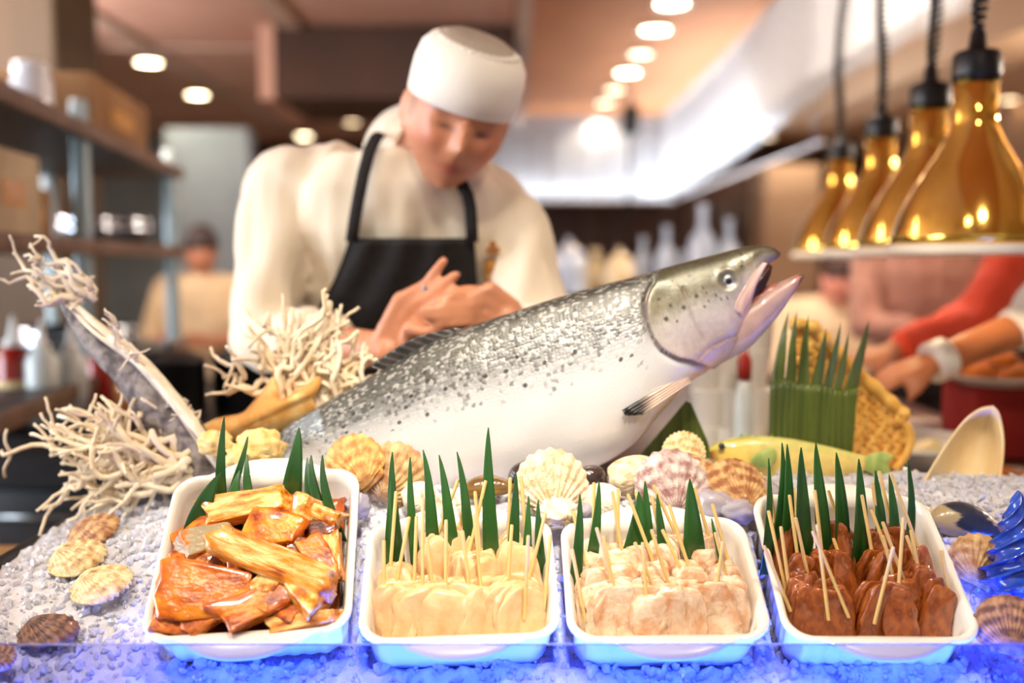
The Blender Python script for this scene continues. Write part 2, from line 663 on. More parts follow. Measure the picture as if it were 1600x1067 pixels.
cb = []
for row in range(3):
    for i in range(190):
        cb.append((-.75 + 2.45 * i / 189, 10.85 + row * .09, 2.07))
curtain('bead_curtain', cb, 'pale bead curtain hanging across the back of the hall above the bar')
cr = []
for row in range(3):
    for i in range(560):
        t = i / 559
        Y = 10.8 - 7.6 * t
        zb = 2.07 + .21 * min(1, t / .72)
        cr.append((1.62 - .06 * t + row * .08 + .05 * math.sin(6 * t), Y, zb))
curtain('bead_curtain', cr, 'long pale bead curtain running towards the brass lamps on the right')
for a, b_, lab in (((-.8, 10.9), (1.7, 10.9), 'dark track carrying the back bead curtain'), ((1.68, 3.2), (1.68, 10.8), 'dark track carrying the long right bead curtain')):
    tr = MB().box(((a[0] + b_[0]) / 2, (a[1] + b_[1]) / 2, ZC - .012), (abs(b_[0] - a[0]) + .22, abs(b_[1] - a[1]) + .22, .024)).build('curtain_track', M['strip'])
    tag(tr, lab, 'curtain track')
# LED uplights along the foot of the curtains
u1 = MB().box((.5, 10.76, 2.0), (2.5, .05, .04), bevel=.005).build('led_uplight', M['white_metal'])
tag(u1, 'slim cool white light bar under the back bead curtain', 'light bar')
MB().box((.5, 10.76, 2.022), (2.44, .03, .006)).build('diffuser', M['led_white'], u1, smooth=False)
u2 = MB().box((1.80, 8.3, 2.03), (.02, 5.0, .02), bevel=.003).build('led_uplight', M['strip'])
tag(u2, 'slim cool white light bar under the long right bead curtain', 'light bar')
MB().box((1.80, 8.3, 2.0415), (.012, 4.9, .003)).build('diffuser', M['led_white'], u2, smooth=False)
light('curtain_uplight', 'AREA', (.5, 10.74, 2.03), (.5, 10.95, 3.0), 20, (.86, .93, 1.0), 2.4, .06)
light('curtain_uplight', 'AREA', (1.46, 8.6, 2.03), (1.72, 8.6, 3.0), 75, (.84, .92, 1.0), 4.4, .06)
for bx, by in ((-.6, 10.8), (1.6, 10.8), (1.8, 6.0)):
    rod = MB().tube([(bx, by, 2.0), (bx, by, ZC)], .006, 6).build('hanging_rod', M['steel'])
    tag(rod, {(-.6): 'thin steel rod at the left end of the back light bar', 1.6: 'thin steel rod at the corner of the two light bars', 1.8: 'thin steel rod at the near end of the long light bar'}[bx], 'rod')

# dark pole lamp in the aisle, seen against the back curtain
pl = thing('hanging_speaker', 'slim dark pole with a small black speaker below the caramel ceiling', 'speaker', (1.10, 9.4, 1.25))
MB().tube([(1.10, 9.4, 1.25), (1.10, 9.4, ZC)], .018, 8).build('pole', M['black'], pl)
MB().box((1.10, 9.4, 2.66), (.16, .16, .26), bevel=.02).build('speaker_box', M['black'], pl)

# ------------------------------------------------------------------ the bar at the back with glassware
bar = thing('back_bar', 'dark wooden bar counter with glassware at the back of the hall', 'bar counter', (1.2, 5.7, 0))
MB().box((1.2, 5.75, .55), (3.6, .6, 1.1)).build('body', M['darkwood'], bar, smooth=False)
MB().box((1.2, 5.7, 1.13), (3.75, .75, .06), bevel=.01).build('worktop', M['darkbrown'], bar)
for i in range(6):
    MB().box((-.3 + i * .6, 5.44, .55), (.54, .03, .9), bevel=.008).build('panel', M['darkbrown'], bar)
M['glass_blue'] = mat('clear_bluish_glass', (208, 220, 238), .06, trans=.55, ior=1.45, col2=(190, 206, 232), scale=6)
M['glass_amber'] = mat('pale_amber_glass', (240, 220, 176), .07, trans=.45, col2=(214, 190, 140), scale=6)
bottle_prof = [(.005, 0), (.048, .002), (.052, .012), (.052, .17), (.044, .205), (.02, .235), (.016, .25), (.016, .31), (.020, .313), (.020, .325), (.012, .327)]
dome_prof = [(.002, .27), (.012, .275), (.016, .262), (.010, .248), (.03, .24), (.07, .215), (.092, .17), (.098, .10), (.098, .01), (.104, 0), (.09, 0)]
decanter_prof = [(.01, 0), (.07, .002), (.085, .03), (.08, .08), (.05, .13), (.022, .17), (.02, .2), (.03, .225), (.02, .226)]
for i, (px, ybase, Y, prof, sc, mk, kind, lab) in enumerate((
        (888, 0, 5.6, dome_prof, 1.15, 'glass_blue', 'glass_dome', 'leftmost clear glass dome on the back bar, beside the chef'),
        (930, 0, 5.9, decanter_prof, 1.15, 'glass_amber', 'decanter', 'small amber-tinted decanter next to the leftmost glass dome'),
        (968, 0, 5.55, dome_prof, .95, 'glass_amber', 'glass_dome', 'pale amber glass dome in the middle of the back bar'),
        (1004, 0, 5.7, bottle_prof, 1.0, 'glass_blue', 'glass_bottle', 'slim clear bottle right of the amber glass dome'),
        (1040, 0, 5.6, bottle_prof, 1.18, 'glass_blue', 'glass_bottle', "clear bottle on the back bar above the salmon's gill"),
        (1068, 0, 5.93, decanter_prof, 1.1, 'glass_blue', 'decanter', 'round clear decanter between two tall bottles on the bar'),
        (1096, 0, 5.6, bottle_prof, 1.55, 'glass_blue', 'glass_bottle', 'tallest clear bottle on the back bar'),
        (1137, 0, 5.6, bottle_prof, 1.3, 'glass_blue', 'glass_bottle', "rightmost clear bottle on the back bar, above the salmon's snout"))):
    x = (px - 800) / FPX * Y
    g = MB().lathe([(r * sc, z * sc) for r, z in prof], (x, Y, 1.16), 24).build(kind, M[mk])
    tag(g, lab, 'glassware', 'glassware on the back bar')

# ================================================================== LEFT BACKGROUND: rack, back counter, bottles
M['cardboard'] = mat('brown_cardboard', (150, 112, 74), .8, col2=(128, 92, 58), scale=6, bump=.05, bscale=80)
M['beige_card'] = mat('beige_cardboard', (196, 176, 148), .8, col2=(170, 150, 122), scale=5)
M['tape'] = mat('amber_packing_tape', (198, 140, 60), .3)
M['shelf_dark'] = mat('dark_shelf_board', (54, 46, 42), .5, col2=(42, 36, 34), scale=6)
M['shelf_edge'] = mat('brown_shelf_edging', (124, 96, 78), .5, col2=(104, 80, 64), scale=8)
M['post'] = mat('pale_steel_post', (176, 192, 196), .35, .55, col2=(150, 168, 174), scale=4)


def rack_pt(Y):           # front edge line of the rack, running away from the camera
    return -.828 - .137 * Y


RD = Vector((-.137, 1, 0)).normalized()      # along the rack
RN = Vector((-1, -.137, 0)).normalized()     # towards its wall side
rrot = Matrix((RN * -1, RD, Vector((0, 0, 1)))).transposed()
rack = thing('storage_rack', 'steel storage rack with dark shelf boards at the left', 'rack', (rack_pt(3.2), 3.2, 0))


def rack_box(Yc, off, z, L, D, H, bevel=0.):
    c = Vector((rack_pt(Yc), Yc, z)) + RN * off
    return MB().box(c, (D, L, H), rot=rrot, bevel=bevel)


for z in (1.715, 1.385, .99):
    s = rack_box(3.05, .27, z, 2.5, .54, .035).build('shelf', M['shelf_dark'], rack, smooth=False)
    rack_box(3.05, -.008, z, 2.5, .02, .045, .004).build('shelf_edge', M['shelf_edge'], s)
for Yp in (2.12, 2.95, 4.22):
    z0_ = .91 if Yp == 2.95 else 0.
    for off_ in (.03, .51):
        rack_box(Yp, off_, (1.81 + z0_) / 2, .05, .045, 1.81 - z0_, .006).build('post', M['post'], rack)


def carton(Yc, off, z, L, D, H, m, label, name='cardboard_box', rz=0.):
    c = Vector((rack_pt(Yc), Yc, z + H / 2)) + RN * off
    o = thing(name, label, 'box', (c.x, c.y, z))
    R = rrot @ Matrix.Rotation(rz, 3, 'Z')
    MB().box(c, (D, L, H), rot=R, bevel=.004).build('carton', m, o)
    MB().box(c + Vector((0, 0, H / 2)), (.05, L * 1.002, .003), rot=R).build('tape', M['tape'], o, smooth=False)
    MB().box(c - R @ Vector((-D / 2 - .0015, 0, 0)), (.002, L * .4, H * .3), rot=R).build('printed_label', M['tape'], o, smooth=False)
    return o


carton(3.55, .25, 1.7325, .75, .40, .20, M['cardboard'], 'brown cardboard box with amber label on the top rack shelf')
carton(2.45, .22, 1.4025, .40, .34, .21, M['beige_card'], 'tall beige carton on the middle rack shelf near the frame edge')
carton(2.98, .30, 1.4025, .30, .26, .16, M['cardboard'], 'small brown carton behind the rack post on the middle shelf')
jar = MB().lathe([(.01, 0), (.05, .002), (.055, .02), (.055, .10), (.045, .115), (.048, .12), (.048, .145), (.01, .147)], (rack_pt(2.75) - .10, 2.75, 1.7325), 20)
tag(jar.build('white_jar', mat('white_glazed_jar', (236, 240, 246), .12, col2=(220, 226, 236), scale=5, coat=.6)), 'white glossy jar on the edge of the top rack shelf', 'jar')
M['pan'] = mat('polished_steel_pan', (205, 214, 224), .16, .95, col2=(180, 190, 202), scale=4)
bowl_prof = [(.02, 0), (.07, .004), (.115, .04), (.13, .085), (.134, .086), (.118, .04), (.07, .009), (.02, .006)]
for i, (Y, off, z, sc, lab) in enumerate(((3.5, .16, 1.4025, .8, 'shiny steel bowl on the middle rack shelf'), (3.85, .14, 1.4025, .95, 'shiny steel bowl at the far end of the middle shelf'),
                                          (3.3, .2, 1.0075, 1.1, 'steel mixing bowl on the lower rack shelf'), (3.75, .18, 1.0075, .85, 'small steel mixing bowl at the far end of the lower shelf'))):
    c = Vector((rack_pt(Y), Y, z)) + RN * off
    b = MB()
    b.lathe([(r * sc, h * sc) for r, h in bowl_prof], c, 28)
    b.lathe([(r * sc * .96, h * sc + .03) for r, h in bowl_prof], c, 28)
    tag(b.build('steel_bowl', M['pan']), lab, 'bowl', 'steel bowls on the rack')

# dark back counter under the rack
cb_ = thing('back_counter', 'dark grey steel counter with drawers behind the display at left', 'counter', (-1.9, 3.0, 0))
MB().box((-1.55, 3.05, .43), (2.5, .9, .86)).build('body', M['dark_steel'], cb_, smooth=False)
MB().box((-1.55, 3.0, .885), (2.6, 1.02, .05), bevel=.01).build('worktop', M['dark_steel'], cb_)
for i in range(4):
    for j in range(2):
        d = MB().box((-2.45 + i * .6, 2.585, .62 - j * .28), (.57, .03, .25), bevel=.006).build('drawer', M['dark_steel'], cb_)
        MB().tube([(-2.6 + i * .6, 2.545, .68 - j * .28), (-2.3 + i * .6, 2.545, .68 - j * .28)], .008, 8).build('handle', M['steel'], d)
M['bottle_white'] = mat('milky_squeeze_bottle', (214, 222, 220), .3, col2=(196, 206, 204), scale=8, coat=.3)
M['bottle_red'] = mat('red_sauce_bottle', (168, 40, 26), .25, col2=(140, 26, 18), scale=6, coat=.5)
M['label_cream'] = mat('cream_paper_label', (226, 206, 150), .6)
M['cap_white'] = mat('white_cap', (236, 236, 232), .35)
sq_prof = [(.01, 0), (.036, .002), (.04, .012), (.04, .15), (.03, .172), (.018, .18)]
noz_prof = [(.02, .178), (.022, .19), (.012, .2), (.008, .225), (.004, .25), (.001, .251)]


def squeeze(px, Y, m, lab, s=1.0, label_m=None):
    x = (px - 800) / FPX * Y
    o = thing('squeeze_bottle', lab, 'bottle', (x, Y, .91), 'bottles on the back counter')
    MB().lathe([(r * s, z * s) for r, z in sq_prof], (x, Y, .91), 20).build('bottle_body', m, o)
    MB().lathe([(r * s, z * s) for r, z in noz_prof], (x, Y, .91), 16).build('nozzle', M['cap_white'], o)
    if label_m:
        MB().lathe([(.0385 * s, .03 * s), (.0412 * s, .031 * s), (.0412 * s, .1 * s), (.0385 * s, .101 * s)], (x, Y, .91), 20).build('paper_label', label_m, o)


squeeze(18, 2.66, M['bottle_red'], 'red sauce bottle with cream label at the left frame edge', 1.15, M['label_cream'])
squeeze(62, 2.66, M['bottle_white'], 'milky squeeze bottle right of the red sauce bottle', 1.1)
squeeze(108, 2.72, M['bottle_white'], 'milky squeeze bottle second from the red sauce bottle', 1.05)
squeeze(150, 2.9, M['bottle_red'], 'dark red bottle half hidden behind the driftwood', .9)
jr = MB().lathe([(.01, 0), (.045, .002), (.05, .015), (.05, .10), (.04, .12), (.042, .13), (.01, .132)], ((205 - 800) / FPX * 2.7, 2.7, .91), 20)
tag(jr.build('amber_jar', mat('amber_glass_jar', (196, 120, 48), .12, col2=(150, 84, 30), scale=12, coat=.6)), 'amber glass jar on the back counter beyond the driftwood', 'jar')
for px, Y, lab in ((262, 2.8, 'black lidded pot on the back counter nearer the driftwood'), (385, 2.9, "black lidded pot right behind the chef's sleeve")):
    x = (px - 800) / FPX * Y
    pot = thing('cooking_pot', lab, 'pot', (x, Y, .91), 'black pots on the back counter')
    MB().lathe([(.01, 0), (.095, .002), (.1, .012), (.1, .15), (.104, .153), (.1, .16), (.06, .178), (.012, .184)], (x, Y, .91), 28).build('pot_body', M['black'], pot)
    MB().lathe([(.008, .182), (.008, .195), (.018, .2), (.018, .21), (.002, .213)], (x, Y, .91), 16).build('lid_knob', M['steel'], pot)

# ================================================================== BRASS HEAT LAMPS
M['brass'] = mat('polished_brass', (252, 216, 112), .11, 1.0, col2=(246, 204, 94), scale=14)
M['lamp_white'] = mat('white_enamel_lining', (250, 240, 216), .4)
M['bulb'] = mat('lit_heat_bulb', (255, 220, 160), .4, emit=(255, 214, 140), estr=60)
M['cord'] = mat('black_coiled_cord', (18, 17, 17), .45)
LAMPS = ((1513, 1.81, 'nearest brass heat lamp, largest, at the right frame edge'), (1443, 2.13, 'second nearest brass heat lamp, just left of the largest'),
         (1369, 2.62, 'third brass heat lamp, between the second and the smallest'), (1307, 3.18, 'farthest and smallest brass heat lamp, leftmost of the four'))
bell_out = [(.0385, .318), (.0385, .232), (.042, .218), (.056, .186), (.078, .15), (.103, .108), (.124, .064), (.136, .026), (.139, .010)]
bell_in = [(.134, .011), (.131, .028), (.118, .066), (.097, .108), (.072, .15), (.05, .186), (.034, .215), (.03, .3)]
proto_cord = None
for i, (px, Y, lab) in enumerate(LAMPS):
    x = (px - 800) / FPX * Y
    zb = CZ + .022
    o = thing('heat_lamp', lab, 'heat lamp', (x, Y, zb), 'brass heat lamps over the counter')
    MB().lathe(bell_out + bell_in, (x, Y, zb), 48).build('shade', M['brass'], o)
    MB().lathe([(.139, .010), (.142, .006), (.142, -.004), (.139, -.008), (.133, -.008), (.131, .006)], (x, Y, zb), 48).build('rim', M['lamp_white'], o)
    MB().lathe([(.03, .300), (.0405, .302), (.0415, .310), (.0415, .345), (.036, .352), (.016, .356), (.013, .385), (.009, .392)], (x, Y, zb), 32).build('cap', M['black'], o)
    MB().ball((x, Y, zb + .10), (.035, .035, .055)).build('bulb', M['bulb'], o)
    # coiled cord: a loose helix up to the ceiling with a slight sway
    pts = []
    z0, z1 = zb + .37, ZC - .01
    turns = 80
    for q in range(turns * 8 + 1):
        t = q / (turns * 8)
        a = 2 * PI * q / 8
        sw = .012 * math.sin(t * 9 + i)
        rr = .0112 * min(1, t * 14 + .35)
        pts.append((x + sw * min(1, t * 6) + rr * math.cos(a), Y + rr * math.sin(a), z0 + (z1 - z0) * t))
    MB().tube(pts, .0050, 5).build('coiled_cord', M['cord'], o)
    MB().lathe([(.05, ZC - zb), (.05, ZC - zb - .03), (.01, ZC - zb - .035)], (x, Y, zb), 20).build('ceiling_mount', M['black'], o)
    light('heat_lamp_light', 'SPOT', (x, Y, zb + .02), (x, Y, 0), 13, (1.0, .74, .42), .05, spot=2.3, blend=.4)

# ================================================================== RIGHT: buffet counter with plates
M['ceramic'] = mat('white_glazed_ceramic', (240, 236, 226), .14, col2=(233, 228, 218), scale=10, coat=.5)
M['counter'] = mat('oak_counter_top', (168, 124, 76), .45, col2=(142, 100, 58), scale=7, stretch=(.12, 1, 1), bump=.06, bscale=50)
M['counter_front'] = mat('dark_counter_front', (52, 44, 40), .5, col2=(42, 36, 34), scale=5)
M['red_cloth'] = mat('deep_red_cloth', (150, 26, 14), .75, col2=(128, 18, 10), scale=8, bump=.15, bscale=120)
sidec = thing('buffet_counter', 'dark buffet counter under the brass heat lamps at right', 'counter', (.66, 2.45, 0))
MB().box((.66, 2.5, .44), (.86, 1.7, .88)).build('body', M['counter_front'], sidec, smooth=False)
MB().box((.685, 2.5, .905), (.97, 1.8, .05), bevel=.01).build('worktop', mat('plum_counter_top', (70, 44, 40), .35, col2=(58, 36, 34), scale=4), sidec)
plate_prof = [(.01, 0), (.075, .001), (.08, .006), (.11, .014), (.138, .022), (.14, .025), (.11, .0185), (.08, .0105), (.01, .009)]
M['fried'] = mat('golden_fried_food', (226, 132, 40), .45, col2=(178, 84, 20), scale=40, rand=True, bump=.6, bscale=90, bdist=.004)
fried_me = []
rng = random.Random(11)
for q in range(3):
    mb = MB()
    rings = []
    for i in range(9):
        ph = PI * (i + .2) / 8.4 - PI / 2
        rings.append([Vector((math.cos(ph) * math.cos(a * PI / 6), math.cos(ph) * math.sin(a * PI / 6), math.sin(ph))) for a in range(12)])
    mb.loft(rings)
    mb.v = [tuple(Vector(p) * (1 + .35 * noise.noise(Vector(p) * 1.6 + Vector((q * 7, 0, 0))))) for p in mb.v]
    fried_me.append(mb.mesh('fried_piece'))
SPOT_WORDS = ['at the front', 'at the front right', 'at the back right', 'at the back', 'at the back left', 'at the front left', 'on top', 'in the middle']


def plate_of_food(px, py, Y, s, n, lab, what, r0=.055):
    c = P(px, py, Y)
    pl = MB().lathe([(r * s, z * s) for r, z in plate_prof], c, 40).build('plate', M['ceramic'])
    tag(pl, lab, 'plate', 'white plates on the right')
    for i in range(n):
        a = -PI / 2 + 2 * PI * i / max(1, min(n, 6))
        rad = r0 * s if i < 6 else 0.012
        o = mesh_obj('fried_piece', fried_me[i % 3], M['fried'])
        o.scale = (.030 * s, .024 * s, .017 * s)
        o.location = c + Vector((rad * math.cos(a), rad * math.sin(a), .009 * s + .014 * s + (0 if i < 6 else .026 * s)))
        o.rotation_euler = (0, 0, i * 1.3)
        tag(o, 'golden fried piece %s of the %s' % (SPOT_WORDS[i], what), 'fried food', 'fried pieces on the ' + what)
    return c


c = plate_of_food(1562, 600, 2.1, 1.1, 7, 'raised white plate heaped with orange fried food at right edge', 'raised plate')
rs = MB().box((c.x, c.y + .01, (c.z + .93) / 2), (.17, .17, c.z - .93), bevel=.012).build('plate_riser', M['red_cloth'])
tag(rs, 'deep red cloth covered block under the raised plate', 'riser')
plate_of_food(1590, 772, 1.755, 1.0, 6, 'low white plate of browned food behind the tall cream shell', 'low plate')
# white bowl and dish behind the right-hand leaves
cbw = P(1412, 738, 1.94)
bs = 1.12
bw_ = MB().lathe([(r_ * bs, z_ * bs) for r_, z_ in [(.01, 0), (.05, .001), (.055, .006), (.10, .03), (.125, .06), (.128, .062), (.10, .035), (.05, .008), (.01, .007)]], cbw, 36).build('serving_bowl', M['ceramic'])
tag(bw_, 'wide white bowl lit by the lamps behind the brown skewers', 'bowl')
M['dumpling'] = mat('pale_dumpling_dough', (250, 238, 196), .4, col2=(236, 214, 150), scale=30, rand=True)
dump_me = fried_me[0].copy()
dump_me.materials.clear()
for i in range(5):
    a = i * 2 * PI / 5
    o = mesh_obj('dumpling', dump_me, M['dumpling'])
    o.scale = (.03, .03, .022)
    o.location = cbw + Vector((.05 * math.cos(a), .05 * math.sin(a), .045))
    tag(o, 'pale dumpling in the wide white bowl, %s' % ['right side', 'back right', 'back left', 'front left', 'front right'][i], 'dumpling', 'dumplings in the white bowl')
bx = P(1432, 688, 2.32)
bt = thing('white_box', 'plain white box on the buffet behind the white bowl', 'box', (bx.x, bx.y, .93))
MB().box((bx.x, bx.y, .93 + (bx.z + .04 - .93) / 2), (.12, .11, bx.z + .04 - .93), bevel=.006).build('box_body', M['ceramic'], bt)
MB().box((bx.x, bx.y, bx.z + .045), (.127, .117, .014), bevel=.004).build('lid', M['ceramic'], bt)
# stacks of tall white cups seen under the salmon's jaw
cup_prof = [(.01, 0), (.026, .001), (.029, .006), (.035, .085), (.037, .0885), (.0355, .089), (.033, .083), (.027, .008), (.01, .006)]
cup_me = MB().lathe(cup_prof, (0, 0, 0), 28).mesh('cup')
tray = MB().box((P(1150, 690, 1.78).x, 1.77, .945), (.26, .24, .03), bevel=.006).build('cup_tray', M['white_metal'])
tag(tray, 'white tray under the stacked cups behind the salmon', 'tray')
for col_, px in enumerate((1106, 1140, 1176)):
    x = (px - 800) / FPX * 1.78
    for lev in range(4):
        o = mesh_obj('cup', cup_me, M['ceramic'])
        o.location = (x + (.004 if lev % 2 else -.003), 1.78, .96 + lev * .066 + (.005 if lev > 1 else 0))
        tag(o, 'white cup, %s in the %s stack behind the salmon' % (['lowest', 'second lowest', 'second highest', 'topmost'][lev], ['left', 'middle', 'right'][col_]), 'cup', 'stacked white cups')
rt = P(1163, 590, 1.70)
rbt = thing('sauce_bottle', 'slim white bottle with a red cap before the cup stacks', 'bottle', (rt.x, 1.70, .96))
MB().lathe([(.006, 0), (.015, .001), (.0165, .008), (.0165, rt.z - 1.0), (.012, rt.z - .975), (.010, rt.z - .962), (.002, rt.z - .961)], (rt.x, 1.70, .96), 18).build('bottle_body', M['bottle_white'], rbt)
MB().lathe([(.004, rt.z - .964), (.0125, rt.z - .964), (.0125, rt.z - .93), (.007, rt.z - .92), (.004, rt.z - .905), (.001, rt.z - .904)], (rt.x, 1.70, .96), 16).build('cap', M['bottle_red'], rbt)

# ================================================================== PEOPLE
def sm(a, b, x):
    t = min(1, max(0, (x - a) / (b - a)))
    return t * t * (3 - 2 * t)


def ga(x, s):
    return math.exp(-(x / s) ** 2)


HX, HY, HZ = .081, .095, .118      # half sizes of a head


def head_point(d):
    x, y, z = d
    fx = 1.0 - .24 * sm(-.25, -1.0, z) * 1.0
    front = max(0., -y)
    p = Vector((x * HX * fx, y * HY, z * HZ))
    if z < 0 and y < 0:                       # jaw comes forward to the chin
        p.y -= .012 * sm(-.35, -.85, z) * front
    # flatten the face a little
    if y < 0:
        p.y *= 1 - .06 * ga(x, .6) * ga(z + .1, .7)
    ax = abs(x)
    if y < 0:
        p.y -= .024 * ga(x, .13) * ga(z + .16, .15) + .012 * ga(x, .10) * ga(z - .06, .2)       # nose tip and bridge
        p.y -= .006 * ga(ax - .14, .08) * ga(z + .24, .07)                                       # nostrils
        p.y += .013 * ga(ax - .36, .17) * ga(z - .10, .12)                                       # eye sockets
        p.y -= .007 * ga(ax - .34, .13) * ga(z - .08, .06)                                       # lids
        p.y -= .005 * ga(ax - .34, .24) * ga(z - .27, .08)                                       # brow
        p.y -= .007 * ga(ax - .55, .2) * ga(z + .14, .2)                                         # cheekbone
        p.y -= .007 * ga(x, .26) * (ga(z + .43, .055) + 1.1 * ga(z + .56, .06))                  # lips
        p.y += .005 * ga(x, .22) * ga(z + .495, .03)
        p.y -= .008 * ga(x, .25) * ga(z + .86, .14)                                              # chin
    return p


def add_head(mb, c, R, ears=True):
    rings = []
    n, m = 64, 44
    for i in range(m + 1):
        ph = PI * (i + .12) / (m + .24) - PI / 2
        rings.append([c + R @ head_point((math.cos(ph) * math.cos(2 * PI * a / n), math.cos(ph) * math.sin(2 * PI * a / n), math.sin(ph))) for a in range(n)])
    mb.loft(rings)
    if ears:
        for s in (-1, 1):
            mb.ball(c + R @ Vector((s * .080, .012, -.006)), (.010, .019, .033), 14, 10, R @ Matrix.Rotation(s * -.35, 3, 'Z'))
            mb.ball(c + R @ Vector((s * .077, .004, -.034)), (.008, .010, .012), 12, 8, R)


def head_colour(p, skin, hair, lip, hair_z, bald=False):
    """p: head-local position"""
    x, y, z = p.x / HX, p.y / HY, p.z / HZ
    col = np.array(lin(skin))
    ax = abs(x)
    if y < .1:
        w = ga(ax - .38, .22) * ga(z - .30 + .10 * (ax - .35), .05) * (1 if y < -.3 else 0)
        col = col * (1 - .92 * min(1, w * 2)) + np.array(lin(hair)) * .92 * min(1, w * 2)
        w = ga(ax - .36, .17) * ga(z - .045, .04) * (1 if y < -.3 else 0)
        col = col * (1 - .9 * w) + np.array(lin((30, 20, 18))) * .9 * w
        w = ga(x, .30) * ga(z + .50, .10) * (1 if y < -.3 else 0)
        col = col * (1 - .8 * w) + np.array(lin(lip)) * .8 * w
        w = (ga(ax - .6, .25) * ga(z + .2, .2)) * .35
        col = col * (1 - w) + np.array(lin((196, 96, 70))) * w
    h = 0
    if z > hair_z - .55 * max(0, y) - (.0 if ax < .75 else .25):
        h = 1
    if ax > .88 and -.42 < y < .2 and z > -.10 and abs(p.x) < HX * .99:
        h = max(h, .45)
    col = col * (1 - h) + np.array(lin(hair)) * h
    return col


def add_hand(mb, wrist, knuckle, side, fingers, thumb, rp=.016):
    """palm from wrist to knuckle line; side: unit vector across the palm; fingers: list of point lists; thumb: point list"""
    wrist, knuckle, side = Vector(wrist), Vector(knuckle), Vector(side).normalized()
    for k in range(4):
        o = (k - 1.5) * .0195
        mb.capsule(wrist + side * o * .6, knuckle + side * o, .015, .0115, 10, 4)
    for k, pts in enumerate(fingers):
        base = knuckle + side * ((k - 1.5) * .0195)
        chain = [base] + [Vector(p) for p in pts]
        r = [.0100, .0092, .0086, .0076]
        for i in range(len(chain) - 1):
            mb.capsule(chain[i], chain[i + 1], r[min(i, 3)], r[min(i + 1, 3)], 10, 4)
    ch = [wrist + (knuckle - wrist) * .25 + side * thumb[0]] + [Vector(p) for p in thumb[1:]]
    r = [.014, .0115, .0098, .0085]
    for i in range(len(ch) - 1):
        mb.capsule(ch[i], ch[i + 1], r[min(i, 3)], r[min(i + 1, 3)], 10, 4)


def relaxed_hand(mb, wrist, tip, side):
    wrist, tip, side = Vector(wrist), Vector(tip), Vector(side).normalized()
    d = (tip - wrist).normalized()
    dn = Vector((0, 0, -1))
    dn = (dn - d * dn.dot(d)).normalized()
    kn = wrist + d * .085
    fs = []
    for k in range(4):
        b = kn + side * ((k - 1.5) * .0195)
        L = (.038, .042, .040, .031)[k]
        fs.append([b + d * L + dn * .008, b + d * (L * 1.55) + dn * .026, b + d * (L * 1.75) + dn * .045])
    th = [-.022, wrist + d * .055 - side * .045 + dn * .012, wrist + d * .085 - side * .05 + dn * .026]
    add_hand(mb, wrist, kn, side, fs, th)


def torso_loft(mb, st, n=36, grow=0.):
    """st: (z, cx, cy, a, b)"""
    rings = []
    for z, cx, cy, a, b in st:
        ring = []
        for k in range(n):
            t = 2 * PI * k / n
            ct, s_ = math.cos(t), math.sin(t)
            ring.append(Vector((cx + (a + grow) * math.copysign(abs(ct) ** .85, ct), cy + (b + grow) * math.copysign(abs(s_) ** .85, s_), z)))
        rings.append(ring)
    mb.loft(rings)


def finish_person(root, name, mb, voxel, skin, hair, lip, hc, R, hair_z, m):
    me = remesh(mb, name, voxel, 3)
    n = len(me.vertices)
    co = np.empty(n * 3, np.float32)
    me.vertices.foreach_get('co', co)
    co = co.reshape(-1, 3)
    cols = np.tile(np.array(lin(skin)), (n, 1))
    RT = np.array(R).T
    loc = (co - np.array(hc)) @ RT.T
    near = np.where((np.abs(loc[:, 0]) < .1) & (np.abs(loc[:, 1]) < .135) & (loc[:, 2] > -.14) & (loc[:, 2] < .13))[0]
    for i in near:
        cols[i] = head_colour(Vector(loc[i]), skin, hair, lip, hair_z)
    me.vertices.foreach_set('co', (co - np.array(root.location)).astype(np.float32).ravel())
    set_col(me, cols)
    return mesh_obj(name, me, m, root)


def cloth_mesh(root, name, mb, voxel, m, wr=.004, smooth=3, fold=18.):
    me = remesh(mb, name, voxel, smooth)
    n = len(me.vertices)
    co = np.empty(n * 3, np.float32)
    me.vertices.foreach_get('co', co)
    co = co.reshape(-1, 3)
    no = np.array([v.normal[:] for v in me.vertices], np.float32)
    d = np.array([noise.noise(Vector((p[0] * fold, p[1] * fold, p[2] * fold * .45))) + .5 * noise.noise(Vector((p[0] * fold * 2.1 + 9, p[1] * fold * 2, p[2] * fold * .8))) for p in co], np.float32)
    co = co + no * (d * wr)[:, None] - np.array(root.location, np.float32)
    me.vertices.foreach_set('co', co.astype(np.float32).ravel())
    me.update()
    return mesh_obj(name, me, m, root)


M['skin'] = mat_attr('warm_tan_skin', rough=.45, bump=.08, bscale=400, mottle=.05, mscale=25)
M['coat'] = mat('cream_cotton_coat', (238, 226, 204), .8, col2=(232, 218, 194), scale=5, bump=.12, bscale=500, sheen=.2)
M['hatw'] = mat('white_cotton_hat', (240, 236, 226), .8, col2=(234, 228, 216), scale=6, bump=.1, bscale=500)
M['hat_mesh'] = mat('grey_ventilated_mesh', (196, 186, 170), .8, col2=(170, 160, 146), scale=300, kind='voronoi', lo=.1, hi=.5)
M['apron'] = mat('black_apron_cloth', (22, 19, 20), .75, col2=(30, 26, 26), scale=60, bump=.15, bscale=600)
M['trouser'] = mat('black_trouser_cloth', (28, 26, 30), .8, col2=(36, 33, 36), scale=50)

